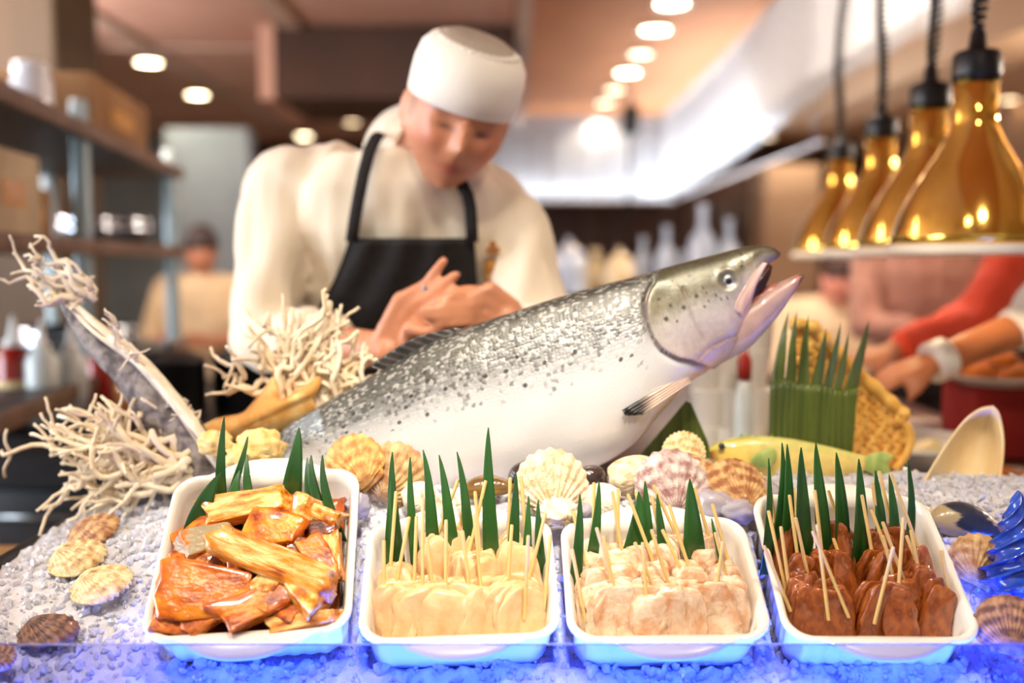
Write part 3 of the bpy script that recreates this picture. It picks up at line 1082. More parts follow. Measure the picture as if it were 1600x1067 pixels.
# ------------------------------------------------------------------ the chef
chef = thing('person', 'chef in white cap, cream coat and black apron leaning over his joined hands', 'person', (-.19, 1.86, 0))
hc = P(714, 182, 1.62)
RH = Matrix.Rotation(math.radians(13), 3, 'Y') @ Matrix.Rotation(math.radians(15), 3, 'Z') @ Matrix.Rotation(math.radians(24), 3, 'X')
ST = [(.86, -.20, 1.96, .175, .125), (1.0, -.20, 1.94, .172, .125), (1.13, -.195, 1.89, .178, .125), (1.28, -.19, 1.83, .195, .125), (1.39, -.19, 1.78, .20, .12),
      (1.47, -.19, 1.75, .175, .105), (1.52, -.185, 1.735, .12, .085), (1.555, -.175, 1.725, .07, .065)]
shR, elR, wrR = P(440, 296, 1.76), P(412, 528, 1.69), P(606, 548, 1.50)
shL, elL, wrL = P(792, 345, 1.76), P(850, 545, 1.66), P(792, 497, 1.49)
body = MB()
torso_loft(body, ST, grow=-.030)
add_head(body, hc, RH)
nb = Vector((-.165, 1.735, 1.52))
body.capsule(nb, hc + RH @ Vector((0, .03, -.05)), .062, .056)
for s, sh, el, wr in ((-1, shR, elR, wrR), (1, shL, elL, wrL)):
    body.capsule(sh, el, .040, .036)
    body.capsule(el, wr + (el - wr).normalized() * .02, .038, .029)
    body.capsule(wr + (el - wr).normalized() * .03, wr, .029, .025)
# his right hand (left in the picture): palm up, two fingers raised
Yh = 1.485
k1 = P(650, 484, Yh)
add_hand(body, wrR, k1, (k1 - wrR).cross(Vector((0, 1, 0))).normalized() * -1,
         [[P(664, 446, Yh), P(681, 424, Yh - .005), P(693, 408, Yh - .008)],
          [P(678, 458, Yh - .01), P(697, 440, Yh - .014), P(713, 429, Yh - .016)],
          [P(684, 478, Yh - .016), P(704, 468, Yh - .020), P(716, 462, Yh - .016)],
          [P(680, 496, Yh - .020), P(698, 490, Yh - .026), P(708, 486, Yh - .022)]],
         [.03, P(640, 512, Yh - .03), P(662, 518, Yh - .04), P(684, 515, Yh - .045)])
# his left hand: comes in from the right, fingers pointing left over the other palm
k2 = P(752, 478, Yh - .015)
add_hand(body, wrL, k2, (k2 - wrL).cross(Vector((0, 1, 0))).normalized() * -1,
         [[P(730, 503, Yh - .03), P(704, 506, Yh - .045), P(684, 506, Yh - .05)],
          [P(724, 492, Yh - .034), P(694, 493, Yh - .05), P(668, 494, Yh - .055)],
          [P(722, 480, Yh - .034), P(692, 480, Yh - .05), P(664, 484, Yh - .056)],
          [P(728, 466, Yh - .026), P(706, 462, Yh - .04), P(692, 468, Yh - .046)]],
         [-.028, P(756, 458, Yh), P(732, 454, Yh - .01), P(708, 458, Yh - .02)])
for s in (-1, 1):
    body.capsule((-.2 + s * .085, 1.97, .9), (-.2 + s * .09, 1.95, .5), .085, .058)
    body.capsule((-.2 + s * .09, 1.95, .5), (-.2 + s * .09, 2.0, .09), .055, .04)
    body.capsule((-.2 + s * .09, 2.01, .06), (-.2 + s * .10, 1.82, .04), .04, .035)
finish_person(chef, 'body', body, .0048, (196, 132, 98), (26, 20, 18), (150, 62, 60), hc, RH, .62, M['skin'])
coat = MB()
torso_loft(coat, ST[:-1], grow=.008)
coat.capsule(Vector((-.30, 1.76, 1.475)), shR, .072, .068)
coat.capsule(Vector((-.08, 1.76, 1.475)), shL, .072, .066)
coat.capsule(shR, elR, .068, .058)
coat.capsule(elR, elR.lerp(wrR, .55), .060, .050)
coat.capsule(shL, elL, .066, .056)
coat.capsule(elL, elL.lerp(wrL, .45), .056, .047)
cloth_mesh(chef, 'coat', coat, .0065, M['coat'], .018, fold=13.)
cu = MB()
for el, wr, t in ((elR, wrR, .56), (elL, wrL, .46)):
    a = el.lerp(wr, t - .10)
    b = el.lerp(wr, t + .04)
    cu.tube([a, a.lerp(b, .1), a.lerp(b, .5), a.lerp(b, .9), b], [.044, .052, .053, .052, .040], 24)
cu.build('rolled_cuffs', M['coat'], chef)
# stand collar around the neck
cl = MB()
ax = (hc + RH @ Vector((0, .02, -.09)) - nb).normalized()
u = Vector((1, 0, 0))
u = (u - ax * u.dot(ax)).normalized()
w = ax.cross(u)
rings = []
for h, r in ((-.035, .090), (-.01, .079), (.015, .072), (.028, .070), (.028, .065), (.015, .067), (-.02, .080)):
    rings.append([nb + ax * (h + .012) + (u * math.cos(2 * PI * k / 40) * 1.04 + w * math.sin(2 * PI * k / 40)) * r for k in range(40)])
cl.loft(rings, cap=False, closed=True)
cl.build('collar', M['coat'], chef)
tr = MB()
torso_loft(tr, [(.80, -.2, 1.97, .17, .125), (.98, -.2, 1.95, .178, .132)])
for s in (-1, 1):
    tr.capsule((-.2 + s * .085, 1.97, .88), (-.2 + s * .09, 1.95, .5), .098, .075)
    tr.capsule((-.2 + s * .09, 1.95, .5), (-.2 + s * .09, 2.0, .12), .072, .062)
cloth_mesh(chef, 'trousers', tr, .014, M['trouser'], .006)
sh_ = MB()
for s in (-1, 1):
    sh_.ball((-.2 + s * .1, 1.91, .045), (.05, .14, .045))
sh_.build('shoes', M['black'], chef)


def torso_front(x, z, grow=.02):
    zs = [s[0] for s in ST]
    st = [np.interp(z, zs, [s[i] for s in ST]) for i in range(1, 5)]
    cx, cy, a, b = st
    q = min(.98, abs(x - cx) / (a + grow))
    return cy - (b + grow) * (1 - q ** (2 / .85)) ** (.85 / 2)


# apron: bib hung on two straps, skirt below
ap = MB()
rows = []
prof = [(372, 545, 741), (386, 541, 742), (410, 533, 744), (440, 520, 746), (470, 503, 748), (510, 484, 752), (560, 474, 762), (620, 468, 775), (700, 462, 790), (800, 455, 800)]
for py, x0, x1 in prof:
    row = []
    for i in range(25):
        px = x0 + (x1 - x0) * i / 24
        Y = 1.7
        for _ in range(3):
            p = P(px, py, Y)
            Y = torso_front(p.x, p.z, .026)
        p = P(px, py, Y)
        p.y += .004 * math.sin(i * .9 + py * .02)
        row.append(p)
    rows.append(row)
k = len(rows)
vs = [p for r in rows for p in r] + [p + Vector((0, .004, 0)) for r in rows for p in r]
fs = []
N = k * 25
for r in range(k - 1):
    for i in range(24):
        a = r * 25 + i
        fs += [(a, a + 25, a + 26, a + 1), (N + a, N + a + 1, N + a + 26, N + a + 25)]
for r in range(k - 1):
    for a in (r * 25, r * 25 + 24):
        fs.append((a, a + 25, N + a + 25, N + a))
for i in range(24):
    fs += [(i, i + 1, N + i + 1, N + i), ((k - 1) * 25 + i, (k - 1) * 25 + i + 1, N + (k - 1) * 25 + i + 1, N + (k - 1) * 25 + i)]
ap.add(vs, fs)
apo = ap.build('apron', M['apron'], chef)
for pts in (((549, 378), (553, 350), (560, 310), (568, 270), (577, 236), (588, 214)), ((738, 378), (737, 350), (735, 325), (731, 305), (724, 292))):
    pp = []
    for px, py in pts:
        Y = 1.7
        for _ in range(3):
            p = P(px, py, Y)
            Y = torso_front(p.x, p.z, .028)
        pp.append(P(px, py, Y - .004))
    if pts[0][0] < 600:                      # over the shoulder, round the back of the neck
        pp += [P(597, 206, 1.735), P(607, 204, 1.78), P(622, 214, 1.81)]
    else:
        pp += [P(716, 274, 1.70), P(706, 262, 1.74)]
    MB().tube(pp, .0105, 10, flat=.35, flatdir=(0, 1, 0)).build('strap', M['apron'], apo)
# golden embroidered emblem on the coat
eb = P(770, 415, 1.64)
em = MB()
for k in range(10):
    a = PI * (1.05 + .9 * k / 9)
for (dx, dy, rx, ry) in ((0, 10, 15, 12), (-6, 26, 7, 9), (6, 26, 7, 9), (0, -14, 12, 7), (0, -24, 6, 5)):
    q = P(770 + dx, 405 + dy, 1.0)
    Y = 1.7
    for _ in range(3):
        p = P(770 + dx, 405 + dy, Y)
        Y = torso_front(p.x, p.z, .014)
    p = P(770 + dx, 405 + dy, Y - .018)
    em.ball(p, (rx / 950, .003, ry / 950), 16, 8)
em.build('emblem', mat('golden_brown_thread', (196, 138, 62), .6, col2=(150, 92, 34), scale=120), chef)
# ring on his right hand
rg = P(668, 452, Yh)
MB().loft([[rg + Vector((.0125 * math.cos(2 * PI * k / 24) * .8 + dx_, .0125 * math.sin(2 * PI * k / 24), .0125 * math.cos(2 * PI * k / 24) * -.5 + dz_)) * 1.0 for k in range(24)] for dx_, dz_ in ((-.0016, -.0024), (.0016, .0024))], cap=False).build('ring', M['steel'], chef)
# cap: band, crown and ventilated top
ht = MB()
hp = [(.084, .020, .099), (.0875, .024, .1035), (.0890, .050, .105), (.0890, .076, .104), (.0850, .098, .098), (.074, .113, .087), (.063, .120, .075)]


def hat_ring(rx, z, ry, n=48):
    return [hc + RH @ Vector((rx * math.cos(2 * PI * k / n), ry * math.sin(2 * PI * k / n) + .006, z - .10 * (ry * math.sin(2 * PI * k / n)) * (1 if z < .09 else .2))) for k in range(n)]


ht.loft([hat_ring(rx, z, ry) for rx, z, ry in hp] + [hat_ring(rx - .004, z, ry - .004) for rx, z, ry in hp[::-1]], cap=False, closed=True)
hat = ht.build('hat', M['hatw'], chef)
tp = MB().loft([hat_ring(rx, z, ry) for rx, z, ry in ((.0625, .117, .0745), (.057, .123, .068), (.046, .128, .055), (.030, .131, .036), (.010, .132, .012))])
tp.build('ventilated_top', M['hat_mesh'], hat)
pt = MB()
for k in range(14):
    a = -PI * (.10 + .8 * k / 13)
    pt.ball(hc + RH @ Vector((.063 * math.cos(a), .075 * math.sin(a) + .006, .120)), (.008, .007, .004), 10, 6, RH)
pt.build('gathered_edge', M['hatw'], hat)


# ------------------------------------------------------------------ other people
def person(label, base, st, hcen, R, arms, legs, cl_col, skin, hair, sleeves, voxel=.009, hair_z=.35, trousers=(40, 36, 40), cuff=None, group=None):
    root = thing('person', label, 'person', base)
    b = MB()
    torso_loft(b, st, grow=-.012)
    add_head(b, hcen, R)
    top = Vector((st[-1][1], st[-1][2], st[-1][0]))
    b.capsule(top, hcen + R @ Vector((0, .02, -.06)), .055, .05)
    cl_ = MB()
    torso_loft(cl_, st, grow=.008)
    for (sh, el, wr, tip, side), frac in zip(arms, sleeves):
        b.capsule(sh, el, .048, .040)
        b.capsule(el, wr, .041, .027)
        relaxed_hand(b, wr, tip, side)
        cl_.capsule(Vector((st[-2][1], st[-2][2], st[-2][0])).lerp(sh, .45), sh, .075, .07)
        if frac <= 1:
            cl_.capsule(sh, sh.lerp(el, frac), .070, .064)
        else:
            cl_.capsule(sh, el, .070, .060)
            cl_.capsule(el, el.lerp(wr, frac - 1), .060, .046)
    tr_ = MB()
    for i, (hip, kn, an) in enumerate(legs):
        b.capsule(hip, kn, .085, .058)
        b.capsule(kn, an, .056, .038)
        b.capsule(an, an + Vector((0, -.14, -.03)), .038, .032)
        tr_.capsule(hip, kn, .10, .075)
        tr_.capsule(kn, an + Vector((0, 0, .04)), .075, .058)
    torso_loft(tr_, [(st[0][0] - .06, st[0][1], st[0][2], st[0][3] * .95, st[0][4] * .95), (st[0][0] + .06, st[0][1], st[0][2], st[0][3], st[0][4])], grow=.004)
    finish_person(root, 'body', b, voxel, skin, hair, (150, 70, 66), hcen, R, hair_z, M['skin'])
    hb = MB()
    rings = []
    for i in range(11):
        ph = PI * .5 * (i + .0) / 10.4 + .02
        rings.append([hcen + R @ (Vector((math.cos(ph) * math.cos(2 * PI * a / 32) * HX * 1.1, math.cos(ph) * math.sin(2 * PI * a / 32) * HY * 1.1 + .008, math.sin(ph) * HZ * 1.1 + .012 - .35 * (HY * math.cos(ph) * math.sin(2 * PI * a / 32))))) for a in range(32)])
    hb.loft(rings)
    hb.build('hair', mat('dark_hair_' + str(len(bpy.data.materials)), hair, .5, col2=tuple(min(255, h + 14) for h in hair), scale=90, stretch=(1, 1, .1), bump=.3, bscale=200), root)
    cloth_mesh(root, 'top', cl_, voxel * 1.1, mat('cloth_' + str(len(bpy.data.materials)), cl_col, .85, col2=tuple(int(c * .9) for c in cl_col), scale=6, bump=.1, bscale=300, sheen=.2), .007)
    cloth_mesh(root, 'trousers', tr_, voxel * 1.6, mat('trouser_' + str(len(bpy.data.materials)), trousers, .85, col2=tuple(int(c * .85) for c in trousers), scale=20), .005)
    if cuff is not None:
        a, bb, r, m = cuff
        MB().tube([a, Vector(a).lerp(Vector(bb), .1), Vector(a).lerp(Vector(bb), .9), bb], [r * .8, r, r, r * .8], 24).build('wristband', m, root)
    return root


def stand(x, y, H=1.0, a=.2, b=.125, lean=(0, 0)):
    """torso stations for a standing adult; H scales height"""
    zs = [.92, 1.05, 1.2, 1.32, 1.40, 1.46]
    A = [.9, .85, .95, 1.0, .82, .4]
    return [(z * H, x + lean[0] * (z - .92) / .5, y + lean[1] * (z - .92) / .5, a * q, b * min(1, q + .05)) for z, q in zip(zs, A)]


def legs_at(x, y, H=1.0):
    return [(Vector((x + s * .09, y, .92 * H)), Vector((x + s * .09, y - .02, .5 * H)), Vector((x + s * .09, y + .02, .08))) for s in (-1, 1)]


V = Vector
# red top, reaching across behind the buffet
shA, elA, wrA = P(1640, 330, 2.75), P(1520, 500, 2.62), P(1395, 548, 2.5)
xA, yA = 1.78, 2.95
person('person in a bright red top reaching across behind the buffet at right', (xA, yA, 0), stand(xA, yA, 1.02), V((xA - .02, yA - .1, 1.66)),
       Matrix.Rotation(-.4, 3, 'Z') @ Matrix.Rotation(.3, 3, 'X'),
       [(shA, elA, wrA, P(1340, 558, 2.46), (0, 1, .2)), (V((xA + .2, yA, 1.43)), V((xA + .28, yA - .02, 1.15)), V((xA + .24, yA - .18, .98)), V((xA + .2, yA - .34, .95)), (1, 0, 0))],
       legs_at(xA, yA), (236, 76, 40), (196, 130, 96), (24, 18, 16), (1.85, 1.8))
# white sleeve, forearm with a white wristband in front
shB, elB, wrB = P(1700, 400, 2.02), P(1622, 502, 1.96), P(1462, 565, 1.90)
xB, yB = 1.42, 2.12
bandm = mat('white_wristband', (244, 240, 232), .5, col2=(232, 226, 216), scale=30)
person('person with white sleeves and white wristband reaching in from the right edge', (xB, yB, 0), stand(xB, yB, 1.0), V((xB - .02, yB - .08, 1.62)),
       Matrix.Rotation(-.7, 3, 'Z') @ Matrix.Rotation(.35, 3, 'X'),
       [(shB, elB, wrB, P(1390, 588, 1.88), (0, 1, .3)), (V((xB + .2, yB, 1.4)), V((xB + .26, yB - .02, 1.12)), V((xB + .2, yB - .18, .98)), V((xB + .15, yB - .33, .95)), (1, 0, 0))],
       legs_at(xB, yB), (240, 236, 228), (190, 118, 76), (24, 18, 16), (1.18, .8),
       cuff=(wrB.lerp(elB, .12), wrB.lerp(elB, -.06), .040, bandm))
# guests in the hall, far out of focus
xC, yC = P(1312, 445, 4.4).x, 4.4
zC = -.27
stC = [(z + zC, a, b, c, d) for z, a, b, c, d in stand(xC, yC + .1, 1.0)]
person('blurred guest in a cream top bending down behind the leaf comb', (xC, yC, 0), stC, V((xC, yC - .02, 1.27)), Matrix.Rotation(.3, 3, 'Z') @ Matrix.Rotation(.35, 3, 'X'),
       [(V((xC + s * .2, yC + .1, 1.38 + zC)), V((xC + s * .25, yC - .02, 1.13 + zC)), V((xC + s * .12, yC - .22, 1.08 + zC)), V((xC + s * .04, yC - .34, 1.08 + zC)), (0, 0, -s)) for s in (-1, 1)],
       [(Vector((xC + s * .09, yC + .12, .66)), Vector((xC + s * .1, yC - .22, .52)), Vector((xC + s * .1, yC - .18, .08))) for s in (-1, 1)],
       (224, 196, 160), (224, 150, 130), (58, 30, 18), (1.7, 1.7), voxel=.012)
stl = thing('stool', 'dark round stool under the bending guest', 'stool', (xC, yC + .1, 0))
MB().lathe([(.02, .54), (.17, .54), (.18, .56), (.17, .59), (.02, .60)], (xC, yC + .12, 0), 24).build('seat', M['darkwood'], stl)
for q in range(4):
    a = PI / 4 + q * PI / 2
    MB().tube([(xC + .12 * math.cos(a), yC + .12 + .12 * math.sin(a), .545), (xC + .18 * math.cos(a), yC + .12 + .18 * math.sin(a), 0)], .014, 8).build('leg', M['darkwood'], stl)
xE, yE = P(1448, 430, 3.8).x, 3.85
person('blurred guest in a mauve brown top standing behind the brass lamps', (xE, yE, 0), stand(xE, yE, .98), V((xE, yE - .06, 1.6)), Matrix.Rotation(.2, 3, 'Z') @ Matrix.Rotation(.4, 3, 'X'),
       [(V((xE + s * .2, yE, 1.36)), V((xE + s * .25, yE - .1, 1.1)), V((xE + s * .1, yE - .3, 1.1)), V((xE + s * .02, yE - .42, 1.12)), (0, 0, -s)) for s in (-1, 1)],
       legs_at(xE, yE, .98), (168, 118, 100), (206, 140, 112), (40, 26, 20), (1.7, 1.7), voxel=.012)
xD, yD = P(318, 470, 5.2).x, 5.2
stD = [(z - .18, a, b, c, d) for z, a, b, c, d in stand(xD, yD, 1.0)]
person('blurred kitchen worker in a beige top beyond the storage rack', (xD, yD, 0), stD, V((xD + .01, yD - .06, 1.40)), Matrix.Rotation(.5, 3, 'Z') @ Matrix.Rotation(.3, 3, 'X'),
       [(V((xD + s * .2, yD, 1.20)), V((xD + s * .25, yD - .1, .95)), V((xD + s * .1, yD - .28, .95)), V((xD + s * .02, yD - .4, .97)), (0, 0, -s)) for s in (-1, 1)],
       legs_at(xD, yD, .8), (196, 168, 132), (180, 120, 90), (46, 30, 26), (1.3, 1.3), voxel=.012)

# ================================================================== COUNTER, ICE TRAY, LED
ct = thing('serving_counter', 'wooden serving counter carrying the ice display', 'counter', (.3, 1.2, 0))
MB().box((.3, 1.26, .42), (3.0, .68, .80)).build('body', M['counter_front'], ct, smooth=False)
for i in range(6):
    MB().box((.3 , .92 + .128 * i + .008, .845), (3.2, .126, .05), bevel=.003).build('plank', M['counter'], ct)
TX0, TX1, TY0, TY1 = -.635, 1.0, .935, 1.50
trayo = thing('ice_tray', 'black tray holding the crushed ice on the counter', 'tray', (.18, 1.2, .87))
MB().box(((TX0 + TX1) / 2, (TY0 + TY1) / 2, .8735), (TX1 - TX0, TY1 - TY0, .006)).build('tray_floor', M['black'], trayo, smooth=False)
MB().box((TX0, (TY0 + TY1) / 2 + .01, .923), (.014, TY1 - TY0 - .02, .105), bevel=.004).build('side_wall', M['black'], trayo)
MB().box((TX1, (TY0 + TY1) / 2 + .01, .923), (.014, TY1 - TY0 - .02, .105), bevel=.004).build('side_wall', M['black'], trayo)
MB().box(((TX0 + TX1) / 2, TY1, .925), (TX1 - TX0, .014, .11), bevel=.004).build('back_wall', M['black'], trayo)
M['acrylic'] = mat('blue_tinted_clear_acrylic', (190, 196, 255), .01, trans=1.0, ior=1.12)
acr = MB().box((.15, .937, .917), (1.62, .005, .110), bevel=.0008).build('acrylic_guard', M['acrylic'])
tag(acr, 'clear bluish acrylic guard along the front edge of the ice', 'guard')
M['led_blue'] = mat('blue_led_strip', (40, 110, 255), .5, emit=(30, 90, 255), estr=12)
led = thing('led_strip', 'blue light strip glowing under the dishes along the front', 'light strip', (.15, .957, .8765))
MB().box((.15, .957, .880), (1.6, .014, .006)).build('channel', M['white_metal'], led, smooth=False)
MB().box((.15, .957, .8845), (1.58, .009, .003)).build('diffuser', M['led_blue'], led, smooth=False)
light('led_strip_light', 'AREA', (.15, .957, .888), None, 13.0, (.03, .095, 1.0), 1.56, .012).rotation_euler = (PI - .45, 0, 0)


# ================================================================== DISHES


def rrect(hw, hl, r, nc=10, ns=44):
    pts = []
    r = min(r, hw * .95, hl * .95)
    for (cx, cy, a0, dx, dy, L) in ((hw - r, -hl + r, -PI / 2, 0, 1, 2 * (hl - r)), (hw - r, hl - r, 0, -1, 0, 2 * (hw - r)), (-hw + r, hl - r, PI / 2, 0, -1, 2 * (hl - r)), (-hw + r, -hl + r, PI, 1, 0, 2 * (hw - r))):
        for k in range(nc):
            a = a0 + (PI / 2) * k / nc
            pts.append((cx + r * math.cos(a), cy + r * math.sin(a), math.cos(a), math.sin(a)))
        ex, ey = cx + r * math.cos(a0 + PI / 2), cy + r * math.sin(a0 + PI / 2)
        for k in range(ns):
            t = k / ns
            pts.append((ex + dx * L * t, ey + dy * L * t, math.cos(a0 + PI / 2), math.sin(a0 + PI / 2)))
    return pts


def dish_mesh(W, L, H, flute=0., handle=.02, r=.03):
    mb = MB()
    hw, hl = W / 2, L / 2

    def ring(inset, z, fl=0., hd=0.):
        pp = rrect(hw - inset, hl - inset, max(r - inset * .6, .012))
        out = []
        per = 0.
        for i, (x, y, nx_, ny_) in enumerate(pp):
            off = 0.
            if fl:
                per_ = (y if abs(nx_) > .7 else x)
                off -= fl * (1 - abs(math.sin(per_ * PI / .017)))
            zz = z
            if hd and abs(ny_) > .7:
                t = abs(x) / (W * .33)
                if t < 1:
                    e = (1 - t ** 2.6) ** 1.3 * handle * hd
                    off += e
                    zz -= e * .12
            out.append(Vector((x + nx_ * off, y + ny_ * off, zz)))
        return out
    rings = [ring(.022, -H), ring(.0155, -H + .001), ring(.0115, -H + .006, flute * .8), ring(.0095, -H * .6, flute), ring(.0075, -.013, flute * .9), ring(.006, -.008, 0, .2), ring(.002, -.0055, 0, .92),
             ring(.0, -.003, 0, 1.0), ring(.0005, .0, 0, .99), ring(.003, .0015, 0, .9), ring(.006, .0012, 0, .25), ring(.0085, -.002), ring(.012, -.012), ring(.0165, -H * .75), ring(.021, -H + .014), ring(.030, -H + .008)]
    mb.loft(rings)
    return mb.mesh('gratin_dish')


class Dish:
    def __init__(self, fpx, fpy, Yf, bpx, bpy_, Yb, W, H, flute, handle, label):
        A, B = P(fpx, fpy, Yf), P(bpx, bpy_, Yb)
        self.y = (B - A).normalized()
        xx = Vector((1, 0, 0))
        self.x = (xx - self.y * xx.dot(self.y)).normalized()
        self.n = self.x.cross(self.y).normalized()
        self.c = (A + B) / 2
        self.W, self.L, self.H = W, (B - A).length, H
        o = mesh_obj('gratin_dish', dish_mesh(W, self.L, H, flute, handle), M['ceramic'])
        o.matrix_world = axes_matrix(self.x, self.y, self.n, self.c)
        tag(o, label, 'dish', 'white gratin dishes on the ice')
        self.o = o

    def hit(self, px, py, h=0.):
        d = ray(px, py)
        o = Vector((0, 0, CZ))
        t = ((self.c + self.n * h) - o).dot(self.n) / d.dot(self.n)
        return o + d * t

    def local(self, p):
        q = p - self.c
        return q.dot(self.x), q.dot(self.y), q.dot(self.n)


D1 = Dish(382, 996, .985, 420, 737, 1.158, .215, .074, .0022, .024, 'deep fluted white dish of orange marinated fish chunks, leftmost')
D2 = Dish(718, 1001, .99, 718, 808, 1.135, .211, .070, .0, .022, 'plain white dish of pale chicken skewers, second from left')
D3 = Dish(1050, 1001, .99, 1017, 808, 1.135, .213, .070, .0, .022, 'plain white dish of pinkish skin-on chicken skewers, third from left')
D4 = Dish(1386, 1003, .99, 1306, 772, 1.165, .206, .074, .0022, .022, 'deep fluted white dish of dark brown marinated skewers, rightmost')


def ice_z(x, y):
    zc = float(np.interp(y, [.93, .968, 1.0, 1.04, 1.14, 1.2, 1.3, 1.4, 1.5], [.878, .881, .890, .912, 1.005, 1.045, 1.055, 1.03, .975]))
    e = sm(-.28, -.63, x)
    zl = float(np.interp(y, [.93, .965, 1.0, 1.15, 1.3, 1.4, 1.5], [.890, .908, .930, .962, .976, .975, .965]))
    z = zc * (1 - e) + zl * e
    for d in (D1, D2, D3, D4):               # the dishes are bedded into the ice
        if abs(x - d.c.x) > .16 or abs(y - d.c.y) > .16:
            continue
        b = d.c - d.n * (d.H + .004)
        zb = b.z - (d.n.x * (x - b.x) + d.n.y * (y - b.y)) / d.n.z
        lx, ly, lz = d.local(Vector((x, y, zb)))
        if abs(lx) < d.W / 2 - .004 and abs(ly) < d.L / 2 - .004:
            z = min(z, zb - .006)
        else:
            zr = d.c.z - .020 - (d.n.x * (x - d.c.x) + d.n.y * (y - d.c.y)) / d.n.z
            if abs(lx) < d.W / 2 + .02 and abs(ly) < d.L / 2 + .03:
                z = min(z, zr)
    return max(z, .8775)


def ice_n(x, y):
    return .006 * noise.noise(Vector((x * 34, y * 34, 3.1))) + .0045 * noise.noise(Vector((x * 75, y * 75, 8.1))) + .003 * noise.noise(Vector((x * 160, y * 160, 1.7)))


M['ice'] = mat('packed_crushed_ice', (228, 227, 231), .3, col2=(206, 207, 214), scale=60, bump=.8, bscale=170, bdist=.004, coat=.5, ior=1.31)
M['ice_chip'] = mat('clear_ice_chip', (232, 232, 238), .08, trans=.25, ior=1.31, col2=(212, 214, 224), scale=80, coat=.4)
ice = MB()
nx, ny = 300, 112
xs = np.linspace(TX0 + .008, TX1 - .008, nx)
ys = np.linspace(.968, TY1 - .01, ny)
ice.add([(x, y, ice_z(x, y) + ice_n(x, y)) for y in ys for x in xs], [(j * nx + i, j * nx + i + 1, (j + 1) * nx + i + 1, (j + 1) * nx + i) for j in range(ny - 1) for i in range(nx - 1)])
# front face of the packed ice
ice.add([(x, .968, .877) for x in xs] + [(x, .968, ice_z(x, .968) + ice_n(x, .968)) for x in xs], [(i, i + 1, nx + i + 1, nx + i) for i in range(nx - 1)])
ice.cur = 1
rng = random.Random(3)
ico = bmesh.new()
bmesh.ops.create_icosphere(ico, subdivisions=1, radius=1)
icov = [v.co.copy() for v in ico.verts]
icof = [[v.index for v in f.verts] for f in ico.faces]
ico.free()
for q in range(12000):
    x = rng.uniform(TX0 + .02, .8)
    y = rng.uniform(.972, 1.42)
    s = rng.choice((.002, .0028, .0034, .004, .005, .0066)) * rng.uniform(.8, 1.2)
    R = Quaternion((rng.random() - .5, rng.random() - .5, rng.random() - .5, rng.random() - .5)).normalized().to_matrix()
    k = (rng.uniform(.6, 1.3), rng.uniform(.6, 1.3), rng.uniform(.45, .9))
    c = Vector((x, y, ice_z(x, y) + ice_n(x, y) + s * .25))
    ice.add([c + R @ Vector((v.x * k[0] * rng.uniform(.75, 1.2), v.y * k[1], v.z * k[2] * rng.uniform(.8, 1.15))) * s for v in icov], icof)
iceo = ice.build('crushed_ice', [M['ice'], M['ice_chip']])
iceo.data.polygons.foreach_set('use_smooth', [m == 0 for m in ice.mi])
tag(iceo, 'bed of crushed ice, bluish at the front and white behind', 'ice', None, 'stuff')

# ------------------------------------------------------------------ pandan leaves
M['pandan'] = mat('dark_green_pandan_leaf', (44, 92, 34), .32, col2=(30, 70, 28), scale=30, stretch=(1, 1, .05), rand=True, coat=.4, bump=.2, bscale=90, bdist=.001)
DN = {1: 'the orange fish dish', 2: 'the pale chicken dish', 3: 'the skin-on chicken dish', 4: 'the brown skewer dish'}


def leaf(dish, di, bx, by, tx, ty, w, curl, label, depth=-.012):
    b = dish.hit(bx, by, -.002)
    b = b - Vector((0, 0, 1)) * .03
    top = P(tx, ty, b.y + .008)
    n = 14
    wm = w / FPX * b.y
    vs, fs = [], []
    up = top - b
    for i in range(n + 1):
        t = i / n
        c = b + up * t + Vector((curl / FPX * 1.05 * (t ** 4 - t ** 1.2) , -.010 * math.sin(t * PI), 0))
        ww = wm * .5 * (1 - .15 * t) * (1 - t ** 2.2) ** .8 + .0006
        side = Vector((1, .25, 0)).normalized()
        for s, dy in ((-1, .0), (-.5, .0022), (0, .0040), (.5, .0022), (1, .0)):
            vs.append(c + side * (s * ww) + Vector((0, dy * (1 - t) * (ww / .008), 0)))
    m = len(vs)
    vs += [v + Vector((0, .0009, 0)) for v in vs]
    for i in range(n):
        for k in range(4):
            a = i * 5 + k
            fs += [(a, a + 1, a + 6, a + 5), (m + a, m + a + 5, m + a + 6, m + a + 1)]
        fs += [(i * 5, i * 5 + 5, m + i * 5 + 5, m + i * 5), (i * 5 + 4, m + i * 5 + 4, m + i * 5 + 9, i * 5 + 9)]
    fs += [(0, m, m + 1, 1), (1, m + 1, m + 2, 2), (2, m + 2, m + 3, 3), (3, m + 3, m + 4, 4)]
    o = MB().add(vs, fs).build('pandan_leaf', M['pandan'])
    tag(o, label, 'leaf', 'pandan leaves in ' + DN[di])
    return o


